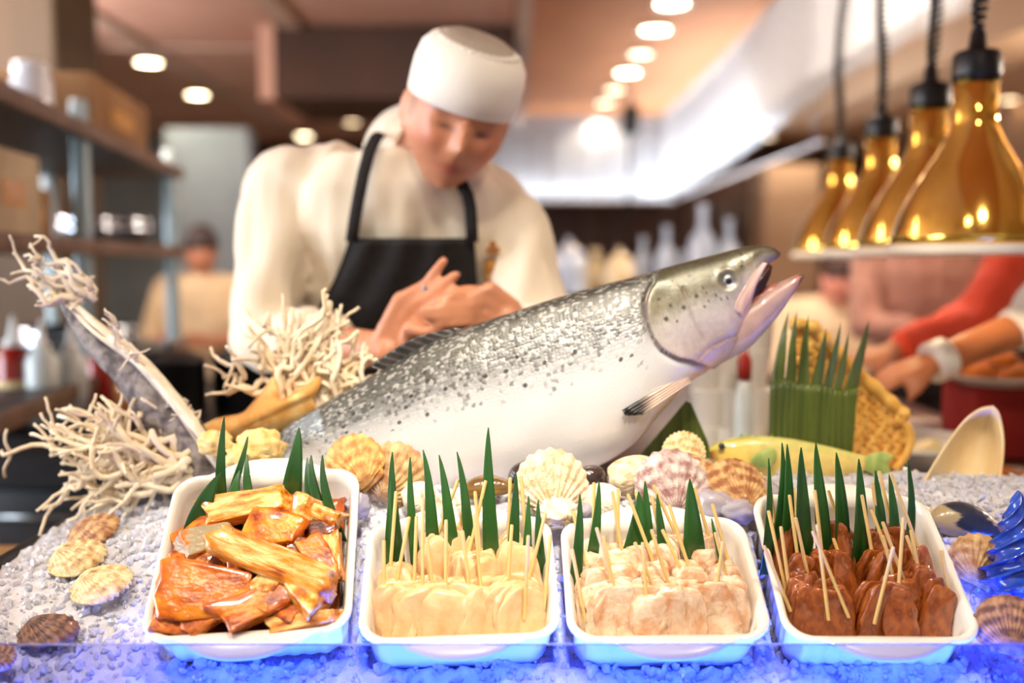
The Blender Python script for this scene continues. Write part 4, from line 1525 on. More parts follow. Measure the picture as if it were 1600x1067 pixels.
LEAVES = {
    1: [(300, 822, 345, 738, 44, 18), (346, 762, 350, 652, 17, 0), (354, 765, 387, 682, 14, -8), (366, 790, 374, 735, 26, 6), (398, 776, 386, 710, 17, 4), (451, 772, 467, 668, 34, -6), (493, 785, 480, 715, 15, 4), (513, 792, 486, 711, 20, 10), (532, 806, 504, 711, 18, 12)],
    2: [(606, 866, 611, 752, 11, 0), (623, 846, 613, 706, 20, 6), (650, 846, 641, 714, 15, 4), (679, 842, 661, 703, 21, -12), (712, 848, 686, 711, 21, -8), (739, 852, 714, 706, 19, -10), (769, 862, 763, 668, 26, 4), (799, 858, 806, 738, 20, -3), (822, 862, 826, 775, 16, 0), (846, 866, 841, 782, 17, 4)],
    3: [(897, 888, 906, 772, 20, -4), (920, 866, 936, 752, 20, -4), (978, 866, 998, 768, 40, -10), (1013, 858, 1008, 752, 24, 2), (1041, 862, 1027, 772, 20, 4), (1087, 866, 1078, 748, 40, 4), (1140, 884, 1112, 810, 12, 6)],
    4: [(1195, 858, 1201, 716, 14, -2), (1211, 830, 1222, 692, 18, -6), (1229, 832, 1230, 694, 22, 0), (1257, 846, 1252, 699, 29, 8), (1289, 832, 1275, 692, 28, 8), (1317, 832, 1307, 707, 27, 2), (1343, 846, 1342, 717, 27, 2), (1377, 832, 1368, 735, 22, 3), (1398, 826, 1390, 740, 20, 4), (1421, 814, 1419, 720, 15, 0)],
}
DD = {1: D1, 2: D2, 3: D3, 4: D4}
for di, ls in LEAVES.items():
    order = sorted(range(len(ls)), key=lambda i: ls[i][2] + .01 * ls[i][0])
    for r, i in enumerate(order):
        w = 'leftmost' if r == 0 else ('rightmost' if r == len(ls) - 1 else ORD[r] + ' from left')
        leaf(DD[di], di, *ls[i], 'upright green pandan leaf, %s of those in %s' % (w, DN[di]))

# ------------------------------------------------------------------ skewers


def lump_part(mb, seed, kind, R, o, dims):
    """folded strip of meat, unit half sizes, top narrower"""
    n, m = 30, 24
    rings = []
    off = Vector((seed * 13.7, seed * 5.1, seed * 2.3))
    e = {'pale': .45, 'skin': .42, 'brown': .5}[kind]
    for i in range(m + 1):
        ph = PI * (i + .1) / (m + .2) - PI / 2
        ring = []
        for k in range(n):
            th = 2 * PI * k / n

            def se(v, p):
                return math.copysign(abs(v) ** p, v)
            d = Vector((se(math.cos(ph), e) * se(math.cos(th), e), se(math.cos(ph), e) * se(math.sin(th), e), se(math.sin(ph), .58)))
            z = d.z
            tap = 1 - .18 * sm(.0, 1, z) + .06 * sm(0, -1, z)
            p = Vector((d.x * tap, d.y * tap, z))
            nn = noise.noise(p * 1.3 + off)
            n2 = noise.noise(p * 3.1 + off)
            n3 = noise.noise(p * 7 + off)
            amp = {'pale': (.12, .11, .05), 'skin': (.14, .15, .08), 'brown': (.14, .14, .08)}[kind]
            f = 1 + amp[0] * nn + amp[1] * n2 + amp[2] * n3
            # folds across and along the strip
            fold = math.sin(z * (4.5 + (seed % 3)) + 3 * nn + seed)
            f += {'pale': .045, 'skin': .05, 'brown': .05}[kind] * fold
            if kind != 'pale':
                f += .05 * math.sin(th * 5 + 3 * n2 + seed)
            ridge = noise.noise(Vector((p.x * 2.2 + z * .6, seed * 3.3, z * .5)))
            f += {'pale': .16, 'skin': .24, 'brown': .26}[kind] * (.25 - abs(ridge))
            q = Vector((p.x * f, p.y * f, p.z * (1 + .12 * nn)))
            ring.append(q)
        rings.append(ring)
    mb.loft([[o + R @ Vector((q.x * dims[0], q.y * dims[1] + .22 * math.sin(q.x * 1.7 + seed) + .12 * math.sin(q.z * 2.3 + seed * 2), q.z * dims[2])) for q in ring] for ring in rings])


def lump(seed, kind):
    """a strip of meat folded to and fro on its stick: overlapping layers grown into one piece"""
    mb = MB()
    r = random.Random(seed * 7 + len(kind))
    n = {'pale': 2, 'skin': 3, 'brown': 2}[kind]
    for k in range(n):
        R = Matrix.Rotation(r.uniform(-.16, .16), 3, 'Y') @ Matrix.Rotation(r.uniform(-.15, .15), 3, 'X') @ Matrix.Rotation(r.uniform(-.2, .2), 3, 'Z')
        t = (k / (n - 1)) * 2 - 1
        lump_part(mb, seed * 3 + k, kind, R, Vector((r.uniform(-.10, .10), t * .5, r.uniform(-.16, .06) * (1 if k == 0 else .5))), (r.uniform(.78, .98), .52 if n == 2 else .42, r.uniform(.86, 1.0)))
    return mb.mesh('meat')


M['chick_pale'] = mat('pale_raw_chicken', (232, 198, 150), .26, col2=(216, 166, 110), scale=1.6, rand=True, coat=.55, bump=.5, bscale=6, bdist=.0015, sss=.12, lo=.3, hi=.75)
M['chick_skin'] = mat('pinkish_chicken_with_skin', (242, 218, 188), .28, col2=(218, 160, 114), scale=1.7, rand=True, coat=.55, bump=.7, bscale=7, bdist=.002, lo=.38, hi=.68, col3=(196, 126, 84), sss=.08)
M['chick_brown'] = mat('soy_marinated_chicken', (176, 96, 38), .25, col2=(130, 62, 22), scale=2.4, detail=6, rand=True, coat=.9, bump=.8, bscale=6, bdist=.0015, lo=.34, hi=.62, col3=(200, 122, 60))
M['stick'] = mat('bamboo_skewer_stick', (236, 206, 136), .5, col2=(224, 184, 104), scale=60, stretch=(1, 1, .05), rand=True)
stick_me = MB().tube([(0, 0, 0), (0, 0, .985), (0, 0, 1)], [1, 1, .75], 10).mesh('stick')
S2 = [(195, 555, 195, 340), (230, 450, 258, 90), (260, 540, 325, 220), (350, 550, 362, 215), (392, 590, 393, 130), (445, 585, 415, 325), (510, 600, 512, 235), (470, 300, 575, 30), (585, 260, 610, 90), (635, 595, 595, 290), (690, 580, 655, 205),
      (685, 400, 660, 90), (630, 390, 715, 35), (830, 300, 840, 20), (825, 555, 848, 260), (920, 340, 895, 10), (915, 630, 932, 315), (940, 510, 1020, 200), (1020, 580, 1045, 310)]
S2 = [(540 + a * .3064, 740 + b * .3064, 540 + c * .3064, 740 + d * .3064) for a, b, c, d in S2]
S3 = [(160, 640, 110, 385), (180, 450, 115, 190), (220, 355, 222, 45), (335, 605, 235, 275), (320, 560, 270, 320), (370, 420, 315, 90), (345, 350, 345, 75), (525, 440, 395, 105), (450, 330, 440, 90), (540, 600, 430, 350), (490, 620, 470, 350),
      (565, 330, 515, 115), (610, 580, 515, 285), (690, 525, 570, 285), (640, 300, 525, 60), (700, 450, 605, 160), (810, 320, 735, 70), (845, 600, 880, 345), (905, 540, 840, 300), (905, 430, 825, 155)]
S3 = [(860 + a * .3065, 740 + b * .3065, 860 + c * .3065, 740 + d * .3065) for a, b, c, d in S3]
S4 = [(180, 660, 95, 460), (175, 570, 115, 305), (200, 590, 170, 375), (140, 330, 125, 215), (240, 470, 208, 235), (285, 560, 235, 335), (235, 320, 228, 205), (350, 470, 320, 215), (370, 690, 330, 365), (435, 685, 310, 395), (420, 470, 402, 428), (420, 330, 380, 215),
      (570, 465, 528, 235), (605, 710, 668, 465), (690, 640, 712, 335), (665, 580, 620, 415), (705, 580, 620, 355), (600, 380, 575, 180), (655, 345, 605, 130), (775, 455, 655, 135), (775, 545, 745, 390), (770, 520, 725, 415), (910, 630, 880, 480), (640, 480, 570, 300)]
S4 = [(1160 + a * .3534, 690 + b * .3534, 1160 + c * .3534, 690 + d * .3534) for a, b, c, d in S4]
rng = random.Random(21)


def skewers(dish, di, sticks, kind, m, what, rows, size, extra_front):
    lumps = [lump(i + 1 + di * 10, kind) for i in range(7)]
    bys = [s[1] for s in sticks]
    # rows by distance from the front of the dish
    lab = {}
    for r, (lo_, hi_, rn) in enumerate(rows):
        mem = sorted([i for i, s in enumerate(sticks) if lo_ <= s[1] < hi_], key=lambda i: sticks[i][0])
        for k, i in enumerate(mem):
            w = 'leftmost' if k == 0 else ('rightmost' if k == len(mem) - 1 else ORD[k] + ' from left')
            lab[i] = '%s skewer, %s in the %s row of its dish' % (what, w, rn)
    for i, (bx, by, tx, ty) in enumerate(sticks):
        b = dish.hit(bx, by + 3, .002)
        lx, ly, lz = dish.local(b)
        row = [r for r, q in enumerate(rows) if q[0] <= by < q[1]][0]
        w, t, h = size
        w *= rng.uniform(.9, 1.1) * ((1.30 if by > rows[0][0] + 13 else .92) if row == 0 else .95)
        h *= rng.uniform(.95, 1.1)
        # how far the meat may reach down before it meets the dish floor
        down = Vector((0, -.12, -1)).normalized()
        full = (dish.H - .012 - .004)
        hh = min(h, full / abs(down.dot(dish.n)) / 2 * 1.04)
        top = b + Vector((0, 0, .004))
        c = top + down * hh * .98
        # keep inside the side walls
        cx, cy, cz = dish.local(c)
        lim = dish.W / 2 - .020 - w * .75
        if abs(cx) > lim:
            c -= dish.x * (cx - math.copysign(lim, cx))
        lim2 = dish.L / 2 - .020 - t * .5
        if cy < -lim2:
            c -= dish.y * (cy + lim2)
        # and above the floor and the front wall at its foot
        for _ in range(3):
            fx_, fy_, fz_ = dish.local(c + down * hh)
            lowest = -(dish.H - .010)
            if fz_ < lowest + .004:
                hh *= .93
                c += Vector((0, 0, .0022))
            fl = -dish.L / 2 + .022 + t * .7
            if fy_ < fl:
                c += dish.y * (fl - fy_) * .6
        o = thing('skewer', lab[i], 'skewer', c - Vector((0, 0, hh)), '%s skewers' % what)
        tip = P(tx, ty, b.y + rng.uniform(-.004, .006))
        d = (tip - b)
        st = mesh_obj('stick', stick_me, M['stick'], o)
        z = d.normalized()
        x = z.orthogonal().normalized()
        y = z.cross(x)
        s0 = b - z * .022
        mw = axes_matrix(x * .0020, y * .0020, z * (tip - s0).length, s0 - o.location)
        st.matrix_local = mw
        me_ = mesh_obj('meat', lumps[(i * 3 + di) % 7], m, o)
        ang = rng.uniform(-.35, .35)
        R = Matrix.Rotation(ang, 3, 'Z') @ Matrix.Rotation(rng.uniform(-.2, .2), 3, 'Y') @ Matrix.Rotation(rng.uniform(-.05, .18), 3, 'X')
        me_.matrix_local = Matrix.Translation(c - o.location) @ R.to_4x4() @ Matrix.Diagonal((w, t, hh, 1))


rows2 = [(903, 1000, 'front'), (850, 903, 'middle'), (700, 850, 'back')]
skewers(D2, 2, S2, 'pale', M['chick_pale'], 'pale chicken', rows2, (.0262, .0180, .036), 0)
skewers(D3, 3, S3, 'skin', M['chick_skin'], 'skin-on pinkish chicken', [(905, 1000, 'front'), (862, 905, 'middle'), (700, 862, 'back')], (.0250, .0170, .035), 0)
skewers(D4, 4, S4, 'brown', M['chick_brown'], 'dark brown marinated', [(902, 1000, 'front'), (868, 902, 'second'), (830, 868, 'third'), (700, 830, 'back')], (.0185, .0155, .037), 0)

# ------------------------------------------------------------------ orange marinated fish chunks


def sauce_mat(name, c1, c2, c3, pos=(.30, .50, .68), rough=.24):
    """fish under glossy marinade: broad tone from the piece itself, streaks of sauce and dark specks"""
    m = mat(name, c1, rough, col2=c2, scale=1.5, detail=7, lo=pos[0], hi=pos[1], col3=c3, rand=True, coat=.7, bump=.7, bscale=4.5, bdist=.002)
    nt = m.node_tree
    b = nt.nodes['Principled BSDF']
    src = b.inputs['Base Color'].links[0].from_socket
    oi = nt.nodes.new('ShaderNodeObjectInfo')
    mr = nt.nodes.new('ShaderNodeMapRange')
    mr.inputs['To Min'].default_value = .8
    mr.inputs['To Max'].default_value = 1.05
    nt.links.new(oi.outputs['Random'], mr.inputs[0])
    mx = nt.nodes.new('ShaderNodeMix')
    mx.data_type = 'RGBA'
    mx.blend_type = 'MULTIPLY'
    mx.inputs[0].default_value = 1
    nt.links.new(src, mx.inputs[6])
    nt.links.new(mr.outputs[0], mx.inputs[7])
    tc = nt.nodes.new('ShaderNodeTexCoord')
    vo = nt.nodes.new('ShaderNodeTexVoronoi')
    vo.inputs['Scale'].default_value = 6
    nt.links.new(tc.outputs['Object'], vo.inputs['Vector'])
    lt = nt.nodes.new('ShaderNodeMath')
    lt.operation = 'LESS_THAN'
    lt.inputs[1].default_value = .10
    nt.links.new(vo.outputs['Distance'], lt.inputs[0])
    m2 = nt.nodes.new('ShaderNodeMix')
    m2.data_type = 'RGBA'
    nt.links.new(lt.outputs[0], m2.inputs[0])
    nt.links.new(mx.outputs[2], m2.inputs[6])
    m2.inputs[7].default_value = (*lin((70, 26, 8)), 1)
    nt.links.new(m2.outputs[2], b.inputs['Base Color'])
    return m


M['orange'] = sauce_mat('orange_marinated_fish', (244, 160, 40), (222, 112, 14), (132, 52, 10))
M['orange_pale'] = sauce_mat('cream_fish_streaked_orange', (250, 206, 128), (232, 142, 36), (160, 74, 16), (.36, .52, .70))
M['orange_grey'] = sauce_mat('grey_fish_skin_with_orange_sauce', (176, 160, 124), (224, 130, 34), (170, 80, 18), (.48, .58, .74))
M['orange_dark'] = sauce_mat('dark_brown_sauce_fish', (168, 78, 20), (110, 44, 12), (70, 26, 8))
M['fish_skin_dark'] = mat('charred_dark_fish_skin', (46, 40, 28), .3, col2=(92, 74, 40), scale=3, rand=True, coat=.5)


def chunk(seed, kind):
    """unit irregular cut: slab, baton, cube or wedge with softened edges"""
    bm = bmesh.new()
    bmesh.ops.create_cube(bm, size=2)
    r = random.Random(seed)
    for v in bm.verts:
        j = .26
        v.co += Vector((r.uniform(-j, j), r.uniform(-j, j), r.uniform(-j, j)))
        if kind == 'wedge' and v.co.z > 0:
            v.co.y *= .35
        if kind == 'slab' and v.co.x > 0:
            v.co.y *= .62
        if kind == 'crescent' and abs(v.co.x) > .5:
            v.co.y *= .45
            v.co.z *= .6
    bmesh.ops.bevel(bm, geom=bm.edges[:], offset=.22 if kind in ('slab', 'crescent') else .24, segments=3, profile=.6, affect='EDGES')
    bmesh.ops.subdivide_edges(bm, edges=bm.edges[:], cuts=2, use_grid_fill=True)
    for v in bm.verts:
        p = v.co
        n_ = noise.noise(p * 1.2 + Vector((seed * 3.1, 0, 0))) * .24 + noise.noise(p * 3 + Vector((0, seed * 2.7, 0))) * .08 + noise.noise(p * 7 + Vector((0, seed * 2.7, 0))) * .03
        v.co = p * (1 + n_)
        if kind == 'crescent':
            v.co.y += .5 * (p.x ** 2) - .2
    me = bpy.data.meshes.new('fish_chunk')
    bm.to_mesh(me)
    bm.free()
    me.polygons.foreach_set('use_smooth', [True] * len(me.polygons))
    return me


# zoomed-photo x, y, length, width, angle, height above rim plane (m), kind, material, label
OR = [
    (575, 205, 430, 120, 13, .016, 'baton', 'orange_pale', 'thick cream and orange fish baton at the back of the heap'),
    (275, 345, 210, 95, 28, .004, 'baton', 'orange', 'deep orange baton against the back left wall of the dish'),
    (385, 375, 290, 150, 22, .014, 'slab', 'orange_grey', 'grey-skinned fish slice streaked with orange sauce'),
    (700, 315, 280, 190, -14, .022, 'slab', 'orange', 'rounded bright orange fillet piece at the upper middle'),
    (830, 215, 170, 190, 70, .024, 'wedge', 'orange_pale', 'whitish fish wedge with bone at the top right of the heap'),
    (960, 250, 210, 140, -28, .016, 'wedge', 'orange_pale', 'cream brown wedge touching the back right wall of the dish'),
    (925, 320, 150, 100, 5, .012, 'slab', 'orange_dark', 'brown slice tucked under the top right wedges'),
    (700, 470, 620, 145, -27, .034, 'baton', 'orange_pale', 'long pale fish baton lying across the top of the heap'),
    (212, 485, 130, 130, 10, .004, 'cube', 'orange', 'small orange cube at the left wall of the dish'),
    (390, 480, 190, 110, 12, .008, 'slab', 'orange_pale', 'white flaky piece beside the long baton'),
    (315, 620, 440, 280, -10, .016, 'slab', 'orange', 'large glossy orange slab with dark skin at front left'),
    (525, 505, 210, 120, -66, .018, 'crescent', 'orange', 'curved orange piece under the long baton'),
    (670, 575, 150, 140, -14, .020, 'cube', 'orange_pale', 'neat cream-sided cube at the centre of the heap'),
    (585, 620, 240, 110, -27, .018, 'baton', 'orange', 'short orange baton right of the large slab'),
    (855, 670, 220, 200, -50, .022, 'wedge', 'orange_pale', 'pale pointed wedge right of the centre cube'),
    (195, 765, 180, 130, -8, .004, 'cube', 'orange', 'orange chunk in the front left corner of the dish'),
    (360, 785, 230, 110, 38, .008, 'baton', 'orange', 'slanting orange baton below the large slab'),
    (600, 755, 390, 165, 24, .014, 'slab', 'orange', 'long orange piece at the middle of the front wall'),
    (835, 808, 330, 95, 4, .006, 'slab', 'orange_pale', 'flat pale-edged slice along the front right wall'),
    (1000, 650, 280, 110, 68, .010, 'crescent', 'orange_pale', 'tall crescent slice standing along the right wall'),
    (935, 455, 230, 150, -60, .012, 'slab', 'orange', 'orange slice right of the long baton'),
    (1015, 440, 240, 95, -78, .008, 'slab', 'orange_pale', 'pale slice upright at the right wall behind the crescent'),
    (840, 420, 150, 110, -20, .012, 'cube', 'orange_dark', 'dark brown lump above the end of the long baton'),
    (540, 715, 150, 100, 30, .010, 'cube', 'orange', 'small orange cube in front of the short baton'),
    (450, 560, 180, 120, -30, .006, 'cube', 'orange_dark', 'brown sauced cube deep between slab and curved piece'),
    (760, 700, 160, 110, -40, .006, 'cube', 'orange', 'orange cube beneath the pale pointed wedge'),
]
for i, (zx, zy, L_, W_, ang, h, kind, mk, lab) in enumerate(OR):
    px, py = 200 + zx * .3253, 720 + zy * .3253
    c = D1.hit(px, py, h - .004)
    s = .3253 / FPX * c.y
    lx, ly, lz = D1.local(c)
    Lm, Wm = L_ * s / 2 * .96, W_ * s / 2 * .98
    th = min(Wm * .8, .017) if kind != 'cube' else Wm * .9
    o = mesh_obj('fish_chunk', chunk(i + 3, kind), M[mk])
    r = random.Random(i)
    nv = (D1.n * 1.0 + Vector((0, -.35, 0)) + Vector((r.uniform(-.2, .2), r.uniform(-.2, .2), 0))).normalized()
    a = math.radians(ang)
    xv = D1.x * math.cos(a) + D1.y * math.sin(a)
    xv = (xv - nv * xv.dot(nv)).normalized()
    yv = nv.cross(xv)
    for ax_, lim_ in ((D1.x, D1.W / 2 - .014), (D1.y, D1.L / 2 - .014)):
        ext = abs(xv.dot(ax_)) * Lm * 1.05 + abs(yv.dot(ax_)) * Wm * 1.15
        q_ = (c - D1.c).dot(ax_)
        room = max(0., lim_ - ext)
        if abs(q_) > room:
            c -= ax_ * (q_ - math.copysign(room, q_)) * .55
    o.matrix_world = axes_matrix(xv * Lm, yv * Wm * 1.12, nv * th, c - D1.n * th * .55)
    tag(o, lab, 'fish chunk', 'orange fish chunks in the leftmost dish')
# marinade and small scraps pooled under the heap
sauce = MB()
n = 40
vs = []
for j in range(n):
    for i in range(n):
        lx, ly = (i / (n - 1) - .5) * (D1.W - .040), (j / (n - 1) - .5) * (D1.L - .040)
        h = -.034 + .010 * noise.noise(Vector((lx * 38, ly * 38, 2.))) + .004 * noise.noise(Vector((lx * 110, ly * 110, 5.)))
        vs.append(D1.c + D1.x * lx + D1.y * ly + D1.n * h)
m_ = len(vs)
vs += [v - D1.n * .012 for v in vs]
fs = []
for j in range(n - 1):
    for i in range(n - 1):
        a = j * n + i
        fs += [(a, a + 1, a + n + 1, a + n), (m_ + a, m_ + a + n, m_ + a + n + 1, m_ + a + 1)]
for i in range(n - 1):
    fs += [(i, m_ + i, m_ + i + 1, i + 1), ((n - 1) * n + i, (n - 1) * n + i + 1, m_ + (n - 1) * n + i + 1, m_ + (n - 1) * n + i),
           (i * n, (i + 1) * n, m_ + (i + 1) * n, m_ + i * n), (i * n + n - 1, m_ + i * n + n - 1, m_ + (i + 1) * n + n - 1, (i + 1) * n + n - 1)]
so_ = sauce.add(vs, fs).build('marinade', mat('thick_orange_marinade', (176, 84, 20), .22, col2=(120, 50, 14), scale=45, coat=.7, bump=.5, bscale=120, bdist=.003))
tag(so_, 'thick dark orange marinade pooled under the fish chunks', 'sauce', None, 'stuff')

# ================================================================== SALMON
YF = 1.285
ST_F = [((372, 742), (392, 790)), ((410, 700), (438, 792)), ((450, 664), (490, 782)), ((520, 622), (560, 778)), ((600, 576), (650, 776)), ((700, 522), (750, 766)), ((800, 488), (838, 752)), ((900, 456), (922, 732)),
        ((980, 435), (985, 696)), ((1030, 421), (1036, 640)), ((1064, 411), (1076, 598)), ((1095, 403), (1112, 576)), ((1122, 396), (1140, 556)), ((1149, 389), (1160, 512)), ((1170, 385), (1176, 466)), ((1188, 383), (1190, 424)),
        ((1204, 385.5), (1203, 411)), ((1215, 391), (1211, 406)), ((1220, 396), (1216, 403))]
par = catmull(np.array([[*a, *b] for a, b in ST_F], float), 380)
NS = 168
gill = catmull(np.array([(1024, 440), (1013, 462), (1011, 482), (1017, 516), (1033, 544), (1058, 559), (1077, 563), (1104, 572)], float), 80)
preop = catmull(np.array([(1068, 452), (1078, 478), (1087, 505), (1100, 530)], float), 40)
mandl = catmull(np.array([(1092, 562), (1110, 545), (1135, 533), (1165, 520), (1200, 497)], float), 50)
rngf = random.Random(4)
HEADSPOTS = [((386, 330), 12), ((443, 313), 6), ((493, 322), 7), ((522, 345), 7), ((556, 339), 7), ((453, 360), 7), ((431, 387), 7), ((313, 392), 13), ((243, 382), 9), ((172, 347), 8), ((216, 456), 13), ((277, 466), 7), ((163, 476), 6), ((345, 216), 9), ((283, 270), 8),
             ((582, 172), 8), ((635, 163), 8), ((480, 212), 8), ((632, 98), 9), ((660, 92), 6), ((252, 247), 7), ((420, 280), 7), ((680, 110), 6)]
HEADSPOTS = [(980 + x * .2812, 370 + y * .2812, r * .2812) for (x, y), r in HEADSPOTS]
rings, cols, uvs = [], [], []
for i, (dx, dy, vx, vy) in enumerate(par):
    D_, V_ = P(dx, dy, YF), P(vx, vy, YF)
    C_ = (D_ + V_) / 2
    hv = (D_ - V_) / 2
    h = hv.length
    mx = (dx + vx) / 2
    wr = float(np.interp(mx, [380, 480, 700, 950, 1060, 1120, 1160, 1190, 1220], [.40, .42, .46, .46, .47, .48, .50, .62, .75]))
    w = h * wr
    bend = float(np.interp(mx, [370, 520], [.055, 0.])) ** 1
    ring = []
    for k in range(NS):
        th = 2 * PI * k / NS
        ct, s_ = math.cos(th), math.sin(th)
        # fuller below the midline, narrower back
        ww = w * (1 + .10 * (-ct)) * (abs(s_) ** .92) * math.copysign(1, s_)
        ring.append(C_ + hv * ct + Vector((0, -ww + bend, 0)))
    rings.append(ring)
V_F = np.array([[p[:] for p in r] for r in rings])          # rings, NS, 3
nR = len(rings)
# surface normals for the relief of the head
tu = np.gradient(V_F, axis=0)
tv = np.roll(V_F, -1, 1) - np.roll(V_F, 1, 1)
NRM = np.cross(tu, tv)
NRM /= np.maximum(np.linalg.norm(NRM, axis=2, keepdims=True), 1e-9)
cen = V_F.mean(axis=1, keepdims=True)
flip = np.sign(((V_F - cen) * NRM).sum(axis=2, keepdims=True))
NRM *= np.where(flip == 0, 1, flip)
yy = V_F[..., 1] * CP - (V_F[..., 2] - CZ) * SP
uu = V_F[..., 1] * SP + (V_F[..., 2] - CZ) * CP
PXF = 800 + FPX * V_F[..., 0] / yy
PYF = 533.5 - FPX * uu / yy


def seg_dist(poly, X, Y):
    best = np.full(X.shape, 1e9)
    sd = np.zeros(X.shape)
    for (x0, y0), (x1, y1) in zip(poly[:-1], poly[1:]):
        ex, ey = x1 - x0, y1 - y0
        L2 = ex * ex + ey * ey + 1e-9
        t = np.clip(((X - x0) * ex + (Y - y0) * ey) / L2, 0, 1)
        d = np.hypot(X - x0 - t * ex, Y - y0 - t * ey)
        cr_ = ex * (Y - y0) - ey * (X - x0)
        m_ = d < best
        best = np.where(m_, d, best)
        sd = np.where(m_, np.sign(cr_), sd)
    return best, sd


gd, gs = seg_dist(gill, PXF, PYF)
# gs > 0 : behind the gill cover (body side)
disp = np.where(gs > 0, -.0040 * np.exp(-(gd / 7) ** 2), .0026 * np.exp(-(gd / 16) ** 2))
disp[gd > 60] = 0
pdist, psn = seg_dist(preop, PXF, PYF)
disp += -.0012 * np.exp(-(pdist / 3) ** 2)
md, msn = seg_dist(mandl, PXF, PYF)
disp += np.where(msn > 0, .0008, -.0015) * np.exp(-(md / 4) ** 2)
# orbit of the eye
EX, EY = 1137.5, 438.5
ed = np.hypot(PXF - EX, PYF - EY)
disp += -.0035 * np.exp(-(ed / 11) ** 2) + .0012 * np.exp(-((ed - 17) / 5) ** 2)
# gentle muscle bands on the flank
for i in range(nR):
    for k in range(0, NS):
        if PXF[i, k] < 1010:
            p = V_F[i, k]
            disp[i, k] += .0012 * noise.noise(Vector((p[0] * 22, p[1] * 10, p[2] * 22)))
V_F = V_F + NRM * disp[..., None]
# ---- colours
ct = np.cos(2 * PI * np.arange(NS) / NS)[None, :]
vtab = np.broadcast_to((ct + 1) / 2, (nR, NS))                       # 1 back, 0 belly
L_ = lambda c: np.array(lin(c))
tone_v = [0, .10, .30, .50, .62, .74, .86, .94, 1.0]
tone_c = np.array([L_((232, 214, 204)), L_((238, 232, 228)), L_((240, 238, 236)), L_((226, 226, 224)), L_((198, 198, 196)), L_((132, 132, 128)), L_((92, 92, 84)), L_((66, 68, 58)), L_((50, 52, 44))])
colr = np.stack([np.interp(vtab, tone_v, tone_c[:, j]) for j in range(3)], -1)
th_c = np.array([L_((216, 178, 160)), L_((216, 190, 180)), L_((212, 196, 190)), L_((206, 196, 192)), L_((192, 186, 176)), L_((136, 130, 108)), L_((104, 102, 78)), L_((84, 82, 62)), L_((70, 68, 54))])
headc = np.stack([np.interp(vtab, tone_v, th_c[:, j]) for j in range(3)], -1)
inhead = np.where(gs < 0, 1., 0.) * (PXF > 1008)
inhead = np.maximum(inhead, np.clip((PXF - 1095) / 10, 0, 1))
colr = colr * (1 - inhead[..., None]) + headc * inhead[..., None]


def blend(mask, c):
    global colr
    colr = colr * (1 - mask[..., None]) + L_(c) * mask[..., None]


blend(.75 * np.where(gs > 0, np.exp(-(gd / 4.5) ** 2), np.exp(-(gd / 1.6) ** 2)) * (PYF > 455), (96, 62, 56))      # gill slit
blend(.28 * np.exp(-(pdist / 2.5) ** 2), (150, 128, 116))
blend(.45 * np.exp(-(md / 3.5) ** 2) * (PXF > 1090), (168, 126, 120))
blend(.8 * np.exp(-(ed / 14) ** 4), (96, 98, 100))                                                                # skin round the eye
blend(.6 * np.clip((PXF - 1172) / 30, 0, 1) * (PYF < 420), (84, 74, 62))
blend(.75 * np.exp(-((PXF - 1218) / 10) ** 2 - ((PYF - 398) / 9) ** 2), (74, 44, 36))
# warm orange throat and belly edge
tb = np.clip((.16 - vtab) / .16, 0, 1) * np.clip((PXF - 940) / 90, 0, 1) * (PXF < 1110)
blend(.55 * tb, (228, 158, 120))
for sx, sy, r in HEADSPOTS:
    d = np.hypot(PXF - sx, (PYF - sy) * 1.05)
    blend(.92 * np.clip((r * 1.25 - d) / (r * .5), 0, 1) * (V_F[..., 1] < YF), (34, 32, 28))
for i in range(nR):
    for k in range(NS):
        if inhead[i, k] > 0:
            p = V_F[i, k]
            n_ = noise.noise(Vector((p[0] * 38, p[1] * 30, p[2] * 38))) * .16 + noise.noise(Vector((p[0] * 150, p[1] * 120, p[2] * 150))) * .12 + noise.noise(Vector((p[0] * 420, p[1] * 300, p[2] * 420))) * .10
            colr[i, k] *= 1 + n_ * (1.0 if vtab[i, k] < .6 else 2.0)
colr = np.clip(colr, 0, 1)
scale_mask = np.where(gs < 0, 0, np.clip((gd - 3) / 5, 0, 1)) * (PXF < 1095)
me = bpy.data.meshes.new('body')
vs = V_F.reshape(-1, 3)
faces = [(i * NS + k, i * NS + (k + 1) % NS, (i + 1) * NS + (k + 1) % NS, (i + 1) * NS + k) for i in range(nR - 1) for k in range(NS)]
faces += [tuple(range(NS - 1, -1, -1)), tuple((nR - 1) * NS + k for k in range(NS))]
salmon = thing('salmon', 'whole silver salmon with speckled grey back and open mouth, raised head', 'fish', (P(760, 748, YF).x, YF, P(760, 748, YF).z))
vs = vs - np.array(salmon.location)
me.from_pydata(vs.tolist(), [], faces)
me.polygons.foreach_set('use_smooth', [True] * len(me.polygons))
set_col(me, colr.reshape(-1, 3))
# arc length / girth coordinates for the scales
mid = V_F.mean(axis=1)
arc = np.r_[0, np.cumsum(np.linalg.norm(np.diff(mid, axis=0), axis=1))]
hgt = np.linalg.norm(V_F[:, 0] - V_F[:, NS // 2], axis=1)
th_ = np.minimum(np.arange(NS), NS - np.arange(NS)) / (NS / 2)
uvw = np.zeros((nR, NS, 3), np.float32)
uvw[..., 0] = arc[:, None]
uvw[..., 1] = th_[None, :] * .26
uvw[..., 2] = scale_mask
a_ = me.attributes.new('scale_uv', 'FLOAT_VECTOR', 'POINT')
a_.data.foreach_set('vector', uvw.ravel())
a_ = me.attributes.new('back', 'FLOAT', 'POINT')
a_.data.foreach_set('value', vtab.astype(np.float32).ravel())


